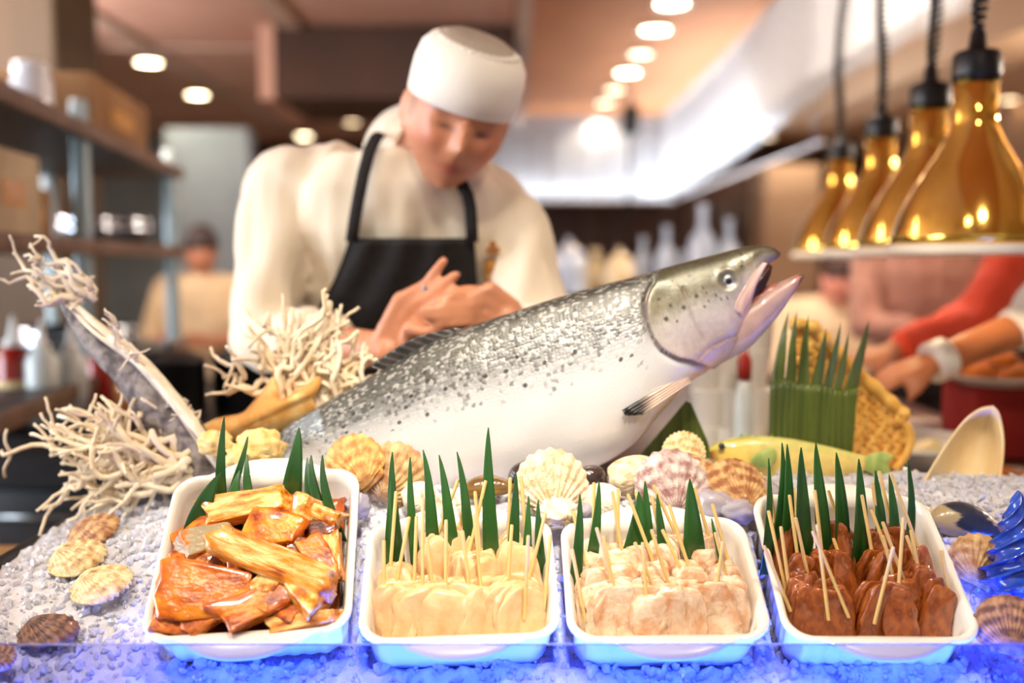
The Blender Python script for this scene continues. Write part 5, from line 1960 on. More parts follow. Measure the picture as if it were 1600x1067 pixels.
def salmon_material():
    m = bpy.data.materials.new('salmon_skin')
    m.use_nodes = True
    nt = m.node_tree
    L = nt.links
    b = nt.nodes['Principled BSDF']

    def N(t, **k):
        n_ = nt.nodes.new(t)
        for q, v in k.items():
            setattr(n_, q, v)
        return n_

    def math_(op, a, b_=None, c=None):
        n_ = N('ShaderNodeMath', operation=op)
        for i_, v in enumerate((a, b_, c)):
            if v is None:
                continue
            if isinstance(v, (int, float)):
                n_.inputs[i_].default_value = v
            else:
                L.new(v, n_.inputs[i_])
        return n_.outputs[0]
    col = N('ShaderNodeAttribute', attribute_name='Col').outputs['Color']
    su = N('ShaderNodeAttribute', attribute_name='scale_uv').outputs['Vector']
    bk = N('ShaderNodeAttribute', attribute_name='back').outputs['Fac']
    sep = N('ShaderNodeSeparateXYZ')
    L.new(su, sep.inputs[0])
    mask = sep.outputs[2]
    flat = N('ShaderNodeCombineXYZ')
    L.new(sep.outputs[0], flat.inputs[0])
    L.new(math_('MULTIPLY', sep.outputs[1], 1.25), flat.inputs[1])
    wob = N('ShaderNodeTexNoise')
    wob.inputs['Scale'].default_value = 330
    wob.inputs['Detail'].default_value = 2
    L.new(flat.outputs[0], wob.inputs['Vector'])
    wv = N('ShaderNodeVectorMath', operation='MULTIPLY_ADD')
    L.new(wob.outputs['Color'], wv.inputs[0])
    wv.inputs[1].default_value = (.007, .007, 0)
    L.new(flat.outputs[0], wv.inputs[2])
    vo = N('ShaderNodeTexVoronoi', voronoi_dimensions='2D')
    vo.inputs['Scale'].default_value = 215
    vo.inputs['Randomness'].default_value = .55
    L.new(wv.outputs[0], vo.inputs['Vector'])
    rnd = N('ShaderNodeSeparateColor')
    L.new(vo.outputs['Color'], rnd.inputs[0])
    # patches of darker mottling, denser towards the back
    no = N('ShaderNodeTexNoise')
    no.inputs['Scale'].default_value = 26
    no.inputs['Detail'].default_value = 3
    L.new(flat.outputs[0], no.inputs['Vector'])
    thr = math_('ADD', math_('MULTIPLY', rnd.outputs[0], .62), math_('MULTIPLY', no.outputs['Fac'], .55))
    lim = N('ShaderNodeMapRange')
    lim.inputs['From Min'].default_value = .36
    lim.inputs['From Max'].default_value = .97
    lim.inputs['To Min'].default_value = 1.02
    lim.inputs['To Max'].default_value = .42
    L.new(bk, lim.inputs[0])
    dark = N('ShaderNodeMapRange')
    dark.inputs['From Min'].default_value = 0
    dark.inputs['From Max'].default_value = .12
    L.new(math_('SUBTRACT', thr, lim.outputs[0]), dark.inputs[0])
    darkf = math_('MULTIPLY', math_('MULTIPLY', dark.outputs[0], mask), .66)
    mx = N('ShaderNodeMix', data_type='RGBA')
    L.new(darkf, mx.inputs[0])
    L.new(col, mx.inputs[6])
    mx.inputs[7].default_value = (*lin((58, 56, 48)), 1)
    # glints painted in as paler scales between the dark ones
    gl = N('ShaderNodeMapRange')
    gl.inputs['From Min'].default_value = .72
    gl.inputs['From Max'].default_value = .80
    L.new(rnd.outputs[1], gl.inputs[0])
    bell = N('ShaderNodeMapRange')
    bell.inputs['From Min'].default_value = .42
    bell.inputs['From Max'].default_value = .70
    L.new(bk, bell.inputs[0])
    mx2 = N('ShaderNodeMix', data_type='RGBA')
    L.new(math_('MULTIPLY', math_('MULTIPLY', gl.outputs[0], mask), math_('MULTIPLY', bell.outputs[0], .32)), mx2.inputs[0])
    L.new(mx.outputs[2], mx2.inputs[6])
    mx2.inputs[7].default_value = (*lin((226, 224, 214)), 1)
    # a few round black spots on the back
    v2 = N('ShaderNodeTexVoronoi', voronoi_dimensions='2D')
    v2.inputs['Scale'].default_value = 42
    v2.inputs['Randomness'].default_value = 1
    L.new(flat.outputs[0], v2.inputs['Vector'])
    r2 = N('ShaderNodeSeparateColor')
    L.new(v2.outputs['Color'], r2.inputs[0])
    spot = math_('MULTIPLY', math_('LESS_THAN', v2.outputs['Distance'], .12), math_('GREATER_THAN', r2.outputs[0], .45))
    up = math_('GREATER_THAN', bk, .56)
    mx3 = N('ShaderNodeMix', data_type='RGBA')
    L.new(math_('MULTIPLY', math_('MULTIPLY', math_('MULTIPLY', spot, up), mask), .85), mx3.inputs[0])
    L.new(mx2.outputs[2], mx3.inputs[6])
    mx3.inputs[7].default_value = (*lin((36, 34, 30)), 1)
    L.new(mx3.outputs[2], b.inputs['Base Color'])
    b.inputs['Roughness'].default_value = .33
    b.inputs['Metallic'].default_value = .22
    b.inputs['Coat Weight'].default_value = .7
    b.inputs['Coat Roughness'].default_value = .2
    # scale relief: overlapping dome per cell
    hgt_ = math_('MULTIPLY', math_('SUBTRACT', 1.0, vo.outputs['Distance']), math_('MULTIPLY', mask, math_('ADD', math_('MULTIPLY', bell.outputs[0], .8), .2)))
    fine = N('ShaderNodeTexNoise')
    fine.inputs['Scale'].default_value = 420
    tc = N('ShaderNodeTexCoord')
    L.new(tc.outputs['Object'], fine.inputs['Vector'])
    hh = math_('ADD', hgt_, math_('MULTIPLY', fine.outputs['Fac'], .45))
    bp = N('ShaderNodeBump')
    bp.inputs['Strength'].default_value = .28
    bp.inputs['Distance'].default_value = .0022
    L.new(hh, bp.inputs['Height'])
    L.new(bp.outputs[0], b.inputs['Normal'])
    L.new(bp.outputs[0], b.inputs['Coat Normal'])
    return m


M['salmon'] = salmon_material()
mesh_obj('body', me, M['salmon'], salmon)


def front_y(px, py, off=0.):
    d = (PXF - px) ** 2 + (PYF - py) ** 2 + np.where(V_F[..., 1] > YF, 1e6, 0)
    j = np.unravel_index(np.argmin(d), d.shape)
    return float(V_F[j][1]) - off


# lower jaw
jaw = [((1100, 520), (1098, 573)), ((1130, 500), (1128, 566)), ((1152, 484), (1148, 556)), ((1178, 466), (1167, 545)), ((1200, 452), (1190, 522)), ((1220, 441), (1212, 497)), ((1236, 433.5), (1230, 472)), ((1247, 429), (1244, 452)), ((1253, 427), (1251, 440)), ((1255, 429), (1254, 434))]
jp = catmull(np.array([[*a, *b] for a, b in jaw], float), 60)
jr = []
jc = []
for dx, dy, vx, vy in jp:
    D_, V_ = P(dx, dy, YF), P(vx, vy, YF)
    C_, hv = (D_ + V_) / 2, (D_ - V_) / 2
    mx = (dx + vx) / 2
    w = float(np.interp(mx, [1098, 1125, 1155, 1185, 1215, 1240, 1256], [.008, .017, .0225, .0215, .016, .010, .005]))
    ring = []
    for k in range(48):
        th = 2 * PI * k / 48
        ct, s_ = math.cos(th), math.sin(th)
        top = .35 if ct > 0 else 1.0
        ring.append(C_ + hv * (ct if ct < .55 else .55 + (ct - .55) * 1.0) + Vector((0, -w * abs(s_) ** .8 * math.copysign(1, s_), 0)))
        px_, py_ = dx * (1 + ct) / 2 + vx * (1 - ct) / 2, 0
        c = L_((196, 166, 158)) * (1 - (ct + 1) / 2 * .2) + L_((176, 132, 124)) * ((ct + 1) / 2 * .2)
        if ct < -.3:
            c = L_((206, 184, 178))
        tipf = np.clip((mx - 1226) / 26, 0, 1)
        c = c * (1 - .75 * tipf) + L_((176, 84, 64)) * .75 * tipf
        if mx > 1246:
            c = c * .3 + L_((62, 34, 28)) * .7
        jc.append(c)
    jr.append(ring)
mj = MB().loft(jr)
jo = mj.build('lower_jaw', None, salmon)
set_col(jo.data, np.array(jc))
M['fish_flesh'] = mat_attr('wet_pinkish_fish_skin', rough=.3, coat=.6, mottle=.08, mscale=60, bump=.15, bscale=260)
jo.data.materials.append(M['fish_flesh'])
# upper jaw plate
mxp = catmull(np.array([(1200, 411, 8), (1193, 424, 12), (1184, 442, 16), (1175, 462, 20), (1168, 478, 21), (1163, 488, 16), (1161, 493, 6)], float), 26)
vs_, fs_, cc = [], [], []
for i, (px, py, w) in enumerate(mxp):
    nxp, nyp = -.90, -.44
    for k in range(9):
        t = k / 8
        qx, qy = px + nxp * w * (t - .0), py + nyp * w * t * .4
        yq = min(front_y(qx, qy), YF - .022) - .0028 * math.sin(PI * min(1, t + .25)) - .0008
        vs_.append(P(qx, qy, yq))
        cc.append(L_((226, 190, 176)) * (1 - .35 * t) + L_((206, 184, 172)) * .35 * t)
nn_ = len(vs_)
vs_ += [v + Vector((0, .004, 0)) for v in vs_]
cc += cc
for i in range(len(mxp) - 1):
    for k in range(8):
        a = i * 9 + k
        fs_ += [(a, a + 1, a + 10, a + 9), (nn_ + a, nn_ + a + 9, nn_ + a + 10, nn_ + a + 1)]
    fs_ += [(i * 9, i * 9 + 9, nn_ + i * 9 + 9, nn_ + i * 9), (i * 9 + 8, nn_ + i * 9 + 8, nn_ + i * 9 + 17, i * 9 + 17)]
up_ = MB().add(vs_, fs_).build('upper_jaw_plate', None, salmon)
set_col(up_.data, np.array(cc))
up_.data.materials.append(M['fish_flesh'])
# mouth lining between the jaws
ml = MB()
poly = [(1150, 478), (1168, 462), (1186, 430), (1200, 412), (1207, 416), (1204, 430), (1196, 448), (1182, 458), (1165, 490)]
rings = [[P(x, y, YF + o) for x, y in poly] for o in (-.014, .0, .014)]
ml.loft(rings)
ml.build('mouth_lining', mat('dark_maroon_mouth', (70, 34, 30), .35, col2=(44, 22, 20), scale=60, coat=.5), salmon)
tg = MB().tube([P(1165, 488, YF), P(1185, 470, YF), P(1205, 455, YF), P(1222, 446, YF)], [.014, .012, .009, .004], 14)
tg.build('tongue', mat('pink_fish_tongue', (196, 128, 116), .3, col2=(176, 104, 94), scale=60, coat=.6), salmon)
# eye
ey = front_y(EX, EY)
ec = P(EX, EY, ey + .0035)
eye = MB().ball(ec, (.0098, .0062, .0098), 28, 16).build('eye', mat('silvery_fish_eye', (150, 154, 158), .08, .3, col2=(118, 122, 126), scale=180, coat=1.0), salmon)
MB().ball(ec + Vector((-.0005, -.0036, 0)), (.0066, .0034, .0066), 24, 12).build('iris', mat('pale_grey_iris', (186, 188, 184), .1, .4, col2=(140, 142, 140), scale=300, coat=1.0), eye)
MB().ball(ec + Vector((-.0005, -.0056, 0)), (.0041, .0022, .0043), 20, 10).build('pupil', mat('dark_pupil', (22, 24, 28), .05, coat=1.0), eye)


def fin(name, base, tip, m, n=14, bulge=0., thick=.0016, yoff_base=None, yoff_tip=None, rays=9):
    """sheet between a base polyline and a tip polyline (pixels), with raised rays"""
    bs = catmull(np.array(base, float), n * 2)
    ts = catmull(np.array(tip, float), n * 2)
    vs, fs = [], []
    K = 9
    for i in range(n * 2):
        for k in range(K):
            t = k / (K - 1)
            q = bs[i] * (1 - t) + ts[i] * t
            Y = yoff_base[0] * (1 - i / (n * 2 - 1)) + yoff_base[1] * i / (n * 2 - 1)
            Y2 = yoff_tip[0] * (1 - i / (n * 2 - 1)) + yoff_tip[1] * i / (n * 2 - 1)
            Yq = Y * (1 - t) + Y2 * t - bulge * math.sin(PI * t)
            vs.append(P(q[0], q[1], Yq) + Vector((0, .0012 * math.sin(i / (n * 2 - 1) * rays * 2 * PI), 0)))
    m_ = len(vs)
    vs += [v + Vector((0, thick, 0)) for v in vs]
    for i in range(n * 2 - 1):
        for k in range(K - 1):
            a = i * K + k
            fs += [(a, a + 1, a + K + 1, a + K), (m_ + a, m_ + a + K, m_ + a + K + 1, m_ + a + 1)]
        a, e = i * K, i * K + K - 1
        fs += [(a, a + K, m_ + a + K, m_ + a), (e, m_ + e, m_ + e + K, e + K)]
    for a0 in (0, (n * 2 - 1) * K):
        for k in range(K - 1):
            fs.append((a0 + k, a0 + k + 1, m_ + a0 + k + 1, m_ + a0 + k))
    o = MB().add(vs, fs).build(name, m, salmon)
    return o


M['fin_dark'] = mat('dark_grey_fin', (66, 62, 58), .4, col2=(40, 38, 36), scale=60, coat=.5)
M['fin_pale'] = mat_attr('pale_fin_with_dark_tip', rough=.35, coat=.6, mottle=.1, mscale=120)
fin('dorsal_fin', [(612, 584), (645, 560), (690, 532), (722, 514)], [(578, 573), (604, 553), (650, 527), (712, 512)], M['fin_dark'], yoff_base=(YF, YF), yoff_tip=(YF - .004, YF))
yb = front_y(1075, 590)
yb2 = front_y(1050, 604)
pf = fin('pectoral_fin', [(1070, 583), (1076, 590), (1080, 597)], [(972, 641), (978, 649), (1004, 648)], M['fin_pale'], bulge=.004, yoff_base=(yb - .002, yb + .002), yoff_tip=(front_y(985, 645) - .012, front_y(1000, 648) - .008), rays=5)
pc = []
for v in pf.data.vertices:
    x, y = proj(Vector(v.co) + salmon.location)
    t = np.clip((1022 - x) / 18, 0, 1)
    pc.append(L_((222, 196, 178)) * (1 - t) + L_((30, 26, 26)) * t)
set_col(pf.data, np.array(pc))
fin('caudal_fin', [(380, 744), (388, 765), (396, 788)], [(330, 752), (352, 768), (340, 800)], M['fin_dark'], yoff_base=(YF + .05, YF + .05), yoff_tip=(YF + .14, YF + .14))
fin('pelvic_fin', [(700, 762), (720, 764), (740, 764)], [(660, 778), (672, 786), (690, 786)], M['fin_dark'], yoff_base=(YF - .02, YF - .02), yoff_tip=(YF - .01, YF - .01))

# ================================================================== YELLOW FISH behind the skewers
M['yellow_fish'] = mat_attr('yellow_green_fish_skin', rough=.35, coat=.5, mottle=.1, mscale=80, bump=.3, bscale=300)
YY = 1.34
ysta = [((1103, 706), (1105, 716)), ((1115, 694), (1118, 726)), ((1135, 687), (1138, 740)), ((1165, 682), (1168, 752)), ((1200, 682), (1204, 758)), ((1240, 686), (1242, 758)), ((1280, 694), (1280, 752)), ((1320, 704), (1318, 744)), ((1350, 712), (1350, 736))]
yp = catmull(np.array([[*a, *b] for a, b in ysta], float), 70)
yr, yc = [], []
for dx, dy, vx, vy in yp:
    D_, V_ = P(dx, dy, YY), P(vx, vy, YY)
    C_, hv = (D_ + V_) / 2, (D_ - V_) / 2
    ring = []
    for k in range(36):
        th = 2 * PI * k / 36
        ring.append(C_ + hv * math.cos(th) + Vector((0, -hv.length * .5 * math.sin(th), 0)))
        t = (math.cos(th) + 1) / 2
        c = L_((252, 210, 104)) * (1 - t) + L_((244, 218, 110)) * t
        if t > .8:
            c = c * .55 + L_((190, 200, 90)) * .45
        mx = (dx + vx) / 2
        if mx < 1122 and .25 < t < .8:
            f = np.clip((1122 - mx) / 12, 0, 1)
            c = c * (1 - f) + L_((150, 52, 26)) * f
        if mx > 1150:
            f = .18 * np.clip((mx - 1150) / 40, 0, 1)
            c = c * (1 - f) + L_((206, 222, 190)) * f
        yc.append(c)
    yr.append(ring)
yf = thing('yellow_fish', 'small yellow-green fish facing left behind the brown skewers', 'fish', P(1220, 758, YY))
yo = MB().loft(yr).build('body', None, yf)
set_col(yo.data, np.array(yc))
yo.data.materials.append(M['yellow_fish'])
M['green_fin'] = mat('pale_green_fin', (150, 178, 98), .45, col2=(196, 206, 120), scale=80, stretch=(1, 1, .2))


def simple_fin(name, pts, Y, parent, m, th=.003, fan=None):
    c = np.mean(pts, axis=0)
    ring = catmull(np.array(list(pts) + [pts[0]], float), 40)[:-1]
    MB().loft([[P(x, y, Y - th / 2) for x, y in ring], [P(x, y, Y - th) for x, y in (ring - c) * .9 + c]][::-1] + [[P(x, y, Y + th / 2) for x, y in ring]]).build(name, m, parent)


spn = [(1150, 690)]
for i in range(13):
    spn += [(1158 + i * 12, 672 + i * 1.6 + abs(i - 4) * 1.2), (1164 + i * 12, 682 + i * 1.5)]
spn += [(1318, 708), (1240, 700), (1160, 694)]
mbs = MB()
mbs.loft([[P(x, y, YY - .0015) for x, y in spn], [P(x, y, YY + .0015) for x, y in spn]])
mbs.build('dorsal_fin', M['green_fin'], yf, smooth=False)
simple_fin('pectoral_fin', [(1170, 718), (1185, 706), (1208, 700), (1214, 712), (1204, 730), (1186, 730)], YY - .024, yf, M['green_fin'])
simple_fin('tail_fin', [(1346, 716), (1372, 706), (1396, 712), (1388, 726), (1394, 746), (1366, 742), (1346, 732)], YY, yf, M['green_fin'])
simple_fin('belly_fin', [(1190, 752), (1216, 756), (1226, 774), (1204, 772)], YY - .01, yf, M['green_fin'])
MB().ball(P(1128, 697, YY - .0135), (.0048, .003, .0048)).build('eye', mat('dark_fish_eye', (26, 22, 22), .08, coat=1.), yf)
# fish stand: a mound of ice carries it (see ice lumps)

# ================================================================== DRIFTWOOD AND ROOT CORALS
M['bark'] = mat('grey_mottled_driftwood', (150, 142, 138), .7, col2=(92, 84, 84), scale=55, lo=.38, hi=.6, col3=(66, 56, 58), bump=.8, bscale=120, bdist=.003)
M['root'] = mat('bleached_root_coral', (240, 226, 200), .6, col2=(224, 202, 166), scale=30, bump=.4, bscale=160, bdist=.0015)
M['root_w'] = mat('white_dried_root', (240, 228, 206), .55, col2=(222, 206, 178), scale=26, bump=.35, bscale=160, bdist=.0015)
dw = MB()
path = catmull(np.array([(352, 768, 1.30, 30), (318, 726, 1.31, 34), (275, 668, 1.33, 36), (225, 606, 1.345, 33), (180, 560, 1.36, 27), (142, 522, 1.37, 20), (112, 488, 1.38, 12), (98, 470, 1.385, 6)], float), 60)
rings = []
for i in range(60):
    px, py, Y, r = path[i]
    c = P(px, py, Y)
    t = (P(*path[min(i + 1, 59)][:3]) - P(*path[max(i - 1, 0)][:3])).normalized()
    u = (Vector((0, -1, 0)) - t * Vector((0, -1, 0)).dot(t)).normalized()
    w = t.cross(u)
    rr = r / FPX * Y
    ring = []
    for k in range(30):
        a = 2 * PI * k / 30
        f = 1 + .16 * noise.noise(Vector((math.cos(a) * 1.2, math.sin(a) * 1.2, i * .12))) + .07 * noise.noise(Vector((math.cos(a) * 4, math.sin(a) * 4, i * .3)))
        ring.append(c + (u * math.cos(a) * .8 + w * math.sin(a)) * rr * f)
    rings.append(ring)
dwo = dw.loft(rings).build('driftwood', M['bark'])
tag(dwo, 'grey mottled driftwood branch leaning up to the left', 'driftwood')


def wander(mb, rng, p, d, L, r0, r1, wob=.35, n=9, branch=0.0, depth=0, out=None, plane=None, twig=True):
    """crooked tapering root with side twigs, all in one mesh"""
    pts = [p.copy()]
    d = d.normalized()
    step = L / n
    seeds = []
    for i in range(n):
        j = Vector((rng.uniform(-1, 1), rng.uniform(-1, 1) * (.5 if plane else 1), rng.uniform(-1, 1)))
        d = (d + j * wob).normalized()
        p = p + d * step
        pts.append(p.copy())
        if branch and rng.random() < branch and i > 0:
            seeds.append((p.copy(), d.copy(), i / n))
    rad = [r0 + (r1 - r0) * i / n for i in range(n + 1)]
    mb.tube(pts, rad, 7)
    for q, dd, t in seeds:
        s = Vector((rng.uniform(-1, 1), rng.uniform(-.5, .5), rng.uniform(-1, 1)))
        wander(mb, rng, q, (dd + s * .8).normalized(), L * (1 - t) * rng.uniform(.5, .9) + .01, (r0 + (r1 - r0) * t) * .8, r1 * .8, wob, max(4, int(n * .6)), branch * .5 if depth < 1 else 0, depth + 1, plane=plane)


def toward(mb, rng, a, b, r0, r1, wob=.012, n=12, twigs=2, twl=.03):
    """crooked strand from a to b with a few twigs"""
    a, b = Vector(a), Vector(b)
    ph = [rng.uniform(0, 6.28) for _ in range(6)]
    L = (b - a).length
    pts = []
    for i in range(n + 1):
        t = i / n
        e = math.sin(PI * t) ** .5 if 0 < t < 1 else 0
        o = Vector((math.sin(t * 7 + ph[0]) + .6 * math.sin(t * 17 + ph[1]), .6 * math.sin(t * 6 + ph[2]), math.sin(t * 8 + ph[3]) + .6 * math.sin(t * 19 + ph[4]))) * wob * e
        pts.append(a.lerp(b, t) + o)
    mb.tube(pts, [r0 + (r1 - r0) * i / n for i in range(n + 1)], 7)
    for _ in range(twigs):
        i = rng.randint(n // 3, n - 1)
        d = (pts[min(i + 1, n)] - pts[i - 1]).normalized() + Vector((rng.uniform(-1, 1), rng.uniform(-.5, .3), rng.uniform(-1, 1))) * .9
        wander(mb, rng, pts[i], d, twl * rng.uniform(.6, 1.3), (r0 + (r1 - r0) * i / n) * .75, r1 * .7, .3, 5)
    return pts


rng = random.Random(8)
rc = MB()
# strands running along the upper side of the driftwood
for s in range(16):
    pts = []
    ph = rng.uniform(0, 6.28)
    lat = rng.uniform(-.55, 1.15)
    t0, t1 = rng.uniform(0, .25), rng.uniform(.75, 1.0)
    for i in range(26):
        t = t0 + (t1 - t0) * i / 25
        q = t * 59
        a = int(min(58, q))
        px, py, Y, r = path[a] * (1 - (q - a)) + path[a + 1] * (q - a)
        # upper right side of the branch
        l2 = lat + .35 * math.sin(t * 11 + ph)
        ox, oy = .74, -.67
        px += ox * (r * .62 + 9 * (l2)) - oy * 0
        py += oy * (r * .62 + 9 * (l2))
        Yq = Y - (.8 * r / FPX * Y) * max(.15, math.cos(l2 * .9)) - .004 + .006 * math.sin(t * 17 + ph * 2)
        pts.append(P(px, py, Yq))
    rc.tube(pts, [.0042 * (1 - .35 * i / 25) for i in range(26)], 7)
# free tips at the top
tipsA = [((118, 470), (4, 436)), ((120, 470), (46, 452)), ((130, 470), (20, 394)), ((128, 462), (50, 430)), ((135, 462), (47, 380)), ((138, 460), (38, 400)), ((142, 455), (54, 369)), ((146, 460), (97, 430)), ((120, 480), (70, 458)), ((150, 470), (90, 405))]
for (a, b) in tipsA:
    toward(rc, rng, P(a[0], a[1], 1.365), P(b[0], b[1], 1.375 + rng.uniform(-.02, .02)), .0046, .0018, .010, 14, 3, .022)
# twigs off the right side of the root
for (a, b) in [((190, 530), (164, 482)), ((205, 552), (160, 498)), ((215, 556), (200, 540)), ((285, 640), (262, 618)), ((300, 660), (287, 622)), ((310, 690), (300, 640)), ((318, 700), (312, 676)), ((300, 700), (258, 666)), ((335, 720), (372, 748))]:
    toward(rc, rng, P(a[0], a[1], 1.32), P(b[0], b[1], 1.31), .0030, .0011, .007, 12, 2, .02)
rco = rc.build('dried_root', M['root_w'])
tag(rco, 'bundle of white dried roots clinging along the driftwood branch', 'root')

# coral fan at the far left
rng = random.Random(17)
fanm = MB()
root = P(292, 728, 1.30)
tips = [(2, 704, 1), (96, 642, 0), (150, 652, 0), (182, 648, 0), (225, 655, 0), (74, 684, 0), (78, 712, 0), (108, 758, 0), (66, 795, 1), (106, 814, 1), (150, 800, 0), (120, 738, 0), (88, 664, 0), (200, 770, 0), (170, 690, 0), (130, 700, 0), (140, 770, 0)]
for i, (x, y, lng) in enumerate(tips):
    for rep in range(2 if not lng else 1):
        e = P(x + rng.uniform(-14, 14) * rep, y + rng.uniform(-12, 12) * rep, 1.32 + rng.uniform(-.03, .03))
        a = root + Vector((rng.uniform(-.012, .012), rng.uniform(-.02, .02), rng.uniform(-.022, .022)))
        toward(fanm, rng, a, e, .0054, .0028, .014, 22, 5, .045)
fo = fanm.build('coral_branch', M['root'])
tag(fo, 'cream branching coral fan spreading over the ice at far left', 'coral')

# coral bush behind the salmon
rng = random.Random(29)
bushm = MB()
root = P(480, 660, 1.36)
tips2 = [(336, 556, .0), (348, 590, 0), (386, 508, 0), (420, 488, 0), (450, 484, 0), (474, 496, 0), (510, 452, 0), (516, 470, 0), (540, 500, 0), (556, 520, 0), (568, 545, 0), (574, 570, 0), (590, 560, 0), (440, 540, 0), (470, 530, 0), (500, 520, 0), (525, 545, 0), (550, 590, 0), (410, 540, 0), (530, 580, 0)]
for x, y, q in tips2:
    for rep in range(2):
        a = root + Vector((rng.uniform(-.045, .05), rng.uniform(-.02, .02), rng.uniform(-.01, .03)))
        if x < 360:
            a = P(420, 612, 1.36)
            if rep:
                continue
        e = P(x + rep * rng.uniform(-16, 16), y + rep * rng.uniform(-4, 26), 1.37 + rng.uniform(-.03, .03))
        toward(bushm, rng, a, e, .0052, .0030, .012, 16, 3, .04)
bo = bushm.build('coral_branch', M['root'])
tag(bo, "cream wavy coral bush behind the salmon's tail, before the chef's sleeve", 'coral')

# tan slab with jagged cream edges between coral and salmon
slab = MB()
sp = [(308, 676), (340, 660), (378, 652), (392, 640), (414, 612), (428, 592), (434, 606), (440, 625), (456, 618), (478, 604), (498, 588), (502, 600), (490, 622), (494, 640), (470, 660), (430, 676), (390, 686), (345, 686)]
sp = catmull(np.array(sp + [sp[0]], float), 90)[:-1]
slab.loft([[P(x, y, 1.338) for x, y in sp], [P(x, y + 1, 1.331) for x, y in sp], [P(x + 1, y + 2, 1.327) for x, y in (sp - sp.mean(0)) * .96 + sp.mean(0)]][::-1] + [[P(x - 2, y - 6, 1.37) for x, y in sp], [P(x - 2, y - 6, 1.376) for x, y in (sp - sp.mean(0)) * .95 + sp.mean(0)]])
so = slab.build('coral_slab', mat('tan_coral_slab', (206, 150, 78), .7, col2=(232, 206, 140), scale=30, lo=.45, hi=.75, bump=.5, bscale=140, bdist=.002))
tag(so, "tan coral slab with jagged branching edge above the salmon's tail", 'coral')

# ================================================================== SHELLS
def shell_mesh(ribs=16, dome=.34, ripple=.0, bead=.0, rib=.03, seed=0, ears=True, cls='scallop'):
    """unit fan shell: hinge at the origin, fan opens along +y to about 2, bulges along +z"""
    nph, nr = 97, 34
    vs, fs, cc = [], [], []
    P0 = 1.36
    for layer in (0, 1):
        for j in range(nr + 1):
            r = (j / nr) ** .85
            for i in range(nph):
                ph = -P0 + 2 * P0 * i / (nph - 1)
                rho = 2.0 * (math.cos(ph * .93)) ** .62
                edge = 1 + .018 * math.cos(ph * ribs * 2.2) * (rib > .01)
                x, y = rho * r * math.sin(ph) * .92 * edge, rho * r * math.cos(ph) * edge
                cx, cy = x / 1.02, (y - 1.0) / 1.02
                q = min(1., cx * cx + cy * cy)
                z = dome * (max(0., 1 - q)) ** .55
                z += dome * .35 * ga(x, .5) * ga(y - .35, .35)
                fade = min(1, r * 2.2)
                z += rib * math.cos(ph * ribs * 2.2) * fade
                z += ripple * math.sin(r * 34 + 1.5 * math.sin(ph * 3 + seed)) * fade
                z += bead * max(0, math.cos(ph * ribs * 2.2)) * math.cos(r * 62 + (i % 2)) * fade
                z += .02 * noise.noise(Vector((x * 2, y * 2, seed)))
                if layer:
                    z = z - .05 - .02
                vs.append((x, y, z))
    n1 = (nr + 1) * nph
    for j in range(nr):
        for i in range(nph - 1):
            a = j * nph + i
            fs += [(a, a + 1, a + nph + 1, a + nph), (n1 + a, n1 + a + nph, n1 + a + nph + 1, n1 + a + 1)]
    for i in range(nph - 1):
        a = nr * nph + i
        fs.append((a, a + 1, n1 + a + 1, n1 + a))
    for j in range(nr):
        a = j * nph
        e = a + nph - 1
        fs += [(a, a + nph, n1 + a + nph, n1 + a), (e, n1 + e, n1 + e + nph, e + nph)]
    mb = MB()
    mb.add(vs, fs)
    if ears:
        for s in (-1, 1):
            ev = []
            for z in (.02, -.05):
                ev += [(0, -.08, z + .05), (s * .62, -.04, z), (s * .70, .16, z), (s * .5, .42, z + .03), (0, .4, z + .12)]
            fc = [(0, 1, 2, 3, 4), (9, 8, 7, 6, 5), (0, 5, 6, 1), (1, 6, 7, 2), (2, 7, 8, 3)]
            mb.add(ev, fc)
    return mb.mesh('shell')


